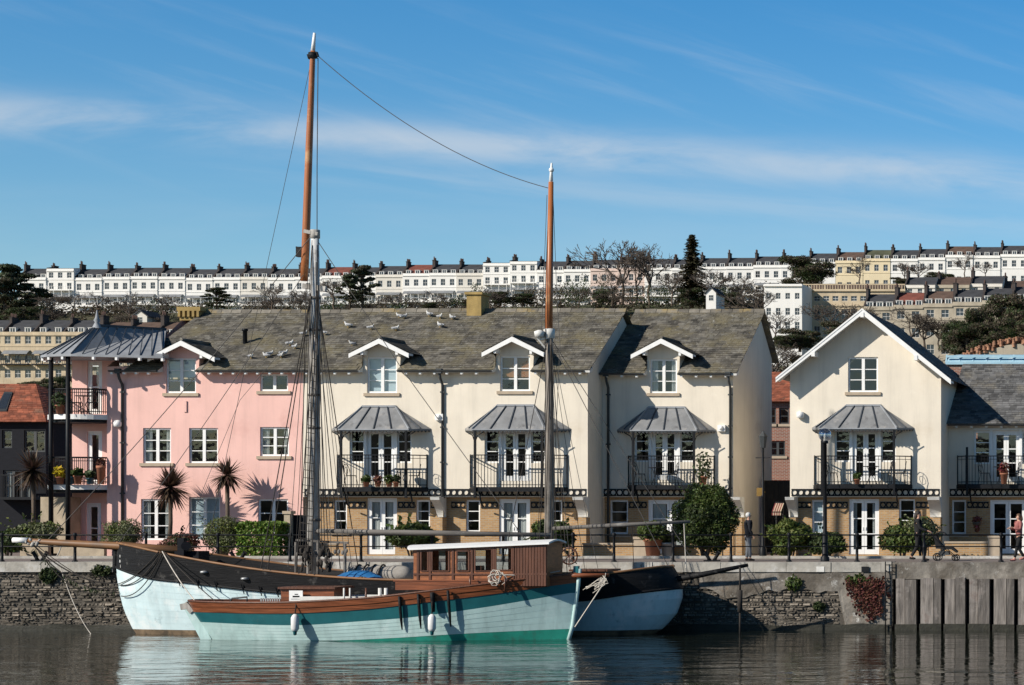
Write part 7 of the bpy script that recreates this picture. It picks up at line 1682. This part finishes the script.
for i in range(700):
    Y = rr.uniform(300, 430); px = rr.uniform(690, 1060); x = PX(px,Y); z = terrain(x,Y); s = rr.uniform(.8,2.4); c = V((x,Y,z+s*.5))
    for _ in range(26):
        d = V((rr.gauss(0,1),rr.gauss(0,1),rr.gauss(0,.7))); p = c + d*s*.6; n = V((rr.gauss(0,1),rr.gauss(0,1),rr.gauss(.5,1))).normalized(); u = n.orthogonal().normalized(); w = n.cross(u); q = .3
        sc.add([p-u*q,p+w*q*.7,p+u*q,p-w*q*.7],[(0,1,2,3)])
o = sc.build('hillside_scrub', M['scrub']); o['kind'] = 'stuff'; o['label'] = 'scrub covering the right hand slope below the stone terrace'
# =====================================================================  light, sky, camera
EL, AZ = math.radians(31), math.radians(47)
sun = bpy.data.lights.new('sun', 'SUN'); sun.energy = 5.0; sun.angle = math.radians(.5); sun.color = (1,.93,.83)
so = bpy.data.objects.new('sun', sun); COL.objects.link(so)
d = V((math.cos(EL)*math.sin(AZ), math.cos(EL)*math.cos(AZ), -math.sin(EL))); so.rotation_euler = d.to_track_quat('-Z','Y').to_euler(); so.location = (0,0,60)
w = bpy.data.worlds.new('World'); scene.world = w; w.use_nodes = True
nt = w.node_tree; N = nt.nodes; L = nt.links; bg = N['Background']
sky = N.new('ShaderNodeTexSky'); sky.sky_type = 'NISHITA'; sky.sun_disc = False; sky.sun_elevation = EL; sky.sun_rotation = math.pi + AZ
sky.air_density = 1.0; sky.dust_density = .3; sky.ozone_density = 3.0; sky.altitude = 50
tc = N.new('ShaderNodeTexCoord'); sp = N.new('ShaderNodeSeparateXYZ'); L.new(tc.outputs['Generated'], sp.inputs[0])
def mth(op, a, b=None, c=None):
    n = N.new('ShaderNodeMath'); n.operation = op
    for i, k in enumerate((a,b,c)):
        if k is None: continue
        if isinstance(k, (int,float)): n.inputs[i].default_value = k
        else: L.new(k, n.inputs[i])
    return n.outputs[0]
ya = mth('MAXIMUM', mth('ABSOLUTE', sp.outputs[1]), .05)
u = mth('DIVIDE', sp.outputs[0], ya); v = mth('DIVIDE', sp.outputs[2], ya)
def band(v0, slope, width):    # soft streak of cirrus: height v0+slope*u
    t = mth('DIVIDE', mth('SUBTRACT', v, mth('ADD', mth('MULTIPLY', u, slope), v0)), width)
    return mth('POWER', 2.718, mth('MULTIPLY', mth('MULTIPLY', t, t), -1))
def nse(su, sv, rot, det, off=0):
    cb = N.new('ShaderNodeCombineXYZ'); L.new(u, cb.inputs[0]); L.new(v, cb.inputs[1]); cb.inputs[2].default_value = off
    mp = N.new('ShaderNodeMapping'); mp.vector_type = 'TEXTURE'; mp.inputs['Rotation'].default_value = (0,0,rot); mp.inputs['Scale'].default_value = (1/su,1/sv,1); L.new(cb.outputs[0], mp.inputs[0])
    n = N.new('ShaderNodeTexNoise'); n.inputs['Scale'].default_value = 1; n.inputs['Detail'].default_value = det; n.inputs['Roughness'].default_value = .58; n.inputs['Distortion'].default_value = .4; L.new(mp.outputs[0], n.inputs['Vector']); return n.outputs['Fac']
def rng(x, a, b, c=0, d_=1):
    r = N.new('ShaderNodeMapRange'); r.interpolation_type = 'SMOOTHSTEP'; L.new(x, r.inputs[0])
    for i, k in zip((1,2,3,4),(a,b,c,d_)): r.inputs[i].default_value = k
    return r.outputs[0]
# u runs -.56 (left) to -.12 (right); v = (516-py)/2300
b1 = mth('MULTIPLY', band(.139,-.063,.0088), rng(nse(11,50,-.065,9,2), .24, .66))
b2 = mth('MULTIPLY', band(.118,-.075,.006), mth('MULTIPLY', rng(nse(6,70,-.12,6,3), .38, .68), rng(u, -.50, -.40)))
b3 = mth('MULTIPLY', band(.175,-.03,.035), rng(nse(7,65,-.30,8,9), .46, .80, 0, .20))
b4 = mth('MULTIPLY', rng(v, .16, .10), rng(nse(4,30,-.05,5,5), .35, .75, 0, .22))
dens = mth('MINIMUM', mth('ADD', mth('ADD', mth('MULTIPLY', b1, .60), mth('MULTIPLY', b2, .22)), mth('ADD', b3, b4)), .8)
hs = N.new('ShaderNodeHueSaturation'); hs.inputs['Hue'].default_value = .502; hs.inputs['Saturation'].default_value = 1.45; L.new(rng(sp.outputs[2], .24, .62, 1.25, .40), hs.inputs['Value']); L.new(sky.outputs[0], hs.inputs['Color'])
mx = N.new('ShaderNodeMix'); mx.data_type = 'RGBA'; L.new(dens, mx.inputs[0]); L.new(hs.outputs[0], mx.inputs[6]); mx.inputs[7].default_value = (6.6,7.1,7.7,1)
L.new(mx.outputs[2], bg.inputs[0]); bg.inputs[1].default_value = .088
cam = bpy.data.cameras.new('camera'); co = bpy.data.objects.new('camera', cam); COL.objects.link(co)
co.location = (CX, 0, EYE); co.rotation_euler = (math.pi/2, 0, 0)
cam.sensor_width = 36; cam.lens = F/1024*36; cam.shift_x = (512-VX)/1024; cam.shift_y = (VY-342.5)/1024; cam.clip_start = .5; cam.clip_end = 9000
scene.camera = co
scene.render.engine = 'CYCLES'
scene.view_settings.view_transform = 'Standard'; scene.view_settings.look = 'None'; scene.view_settings.exposure = 0.14; scene.view_settings.gamma = 1
scene.cycles.max_bounces = 6; scene.cycles.transparent_max_bounces = 16
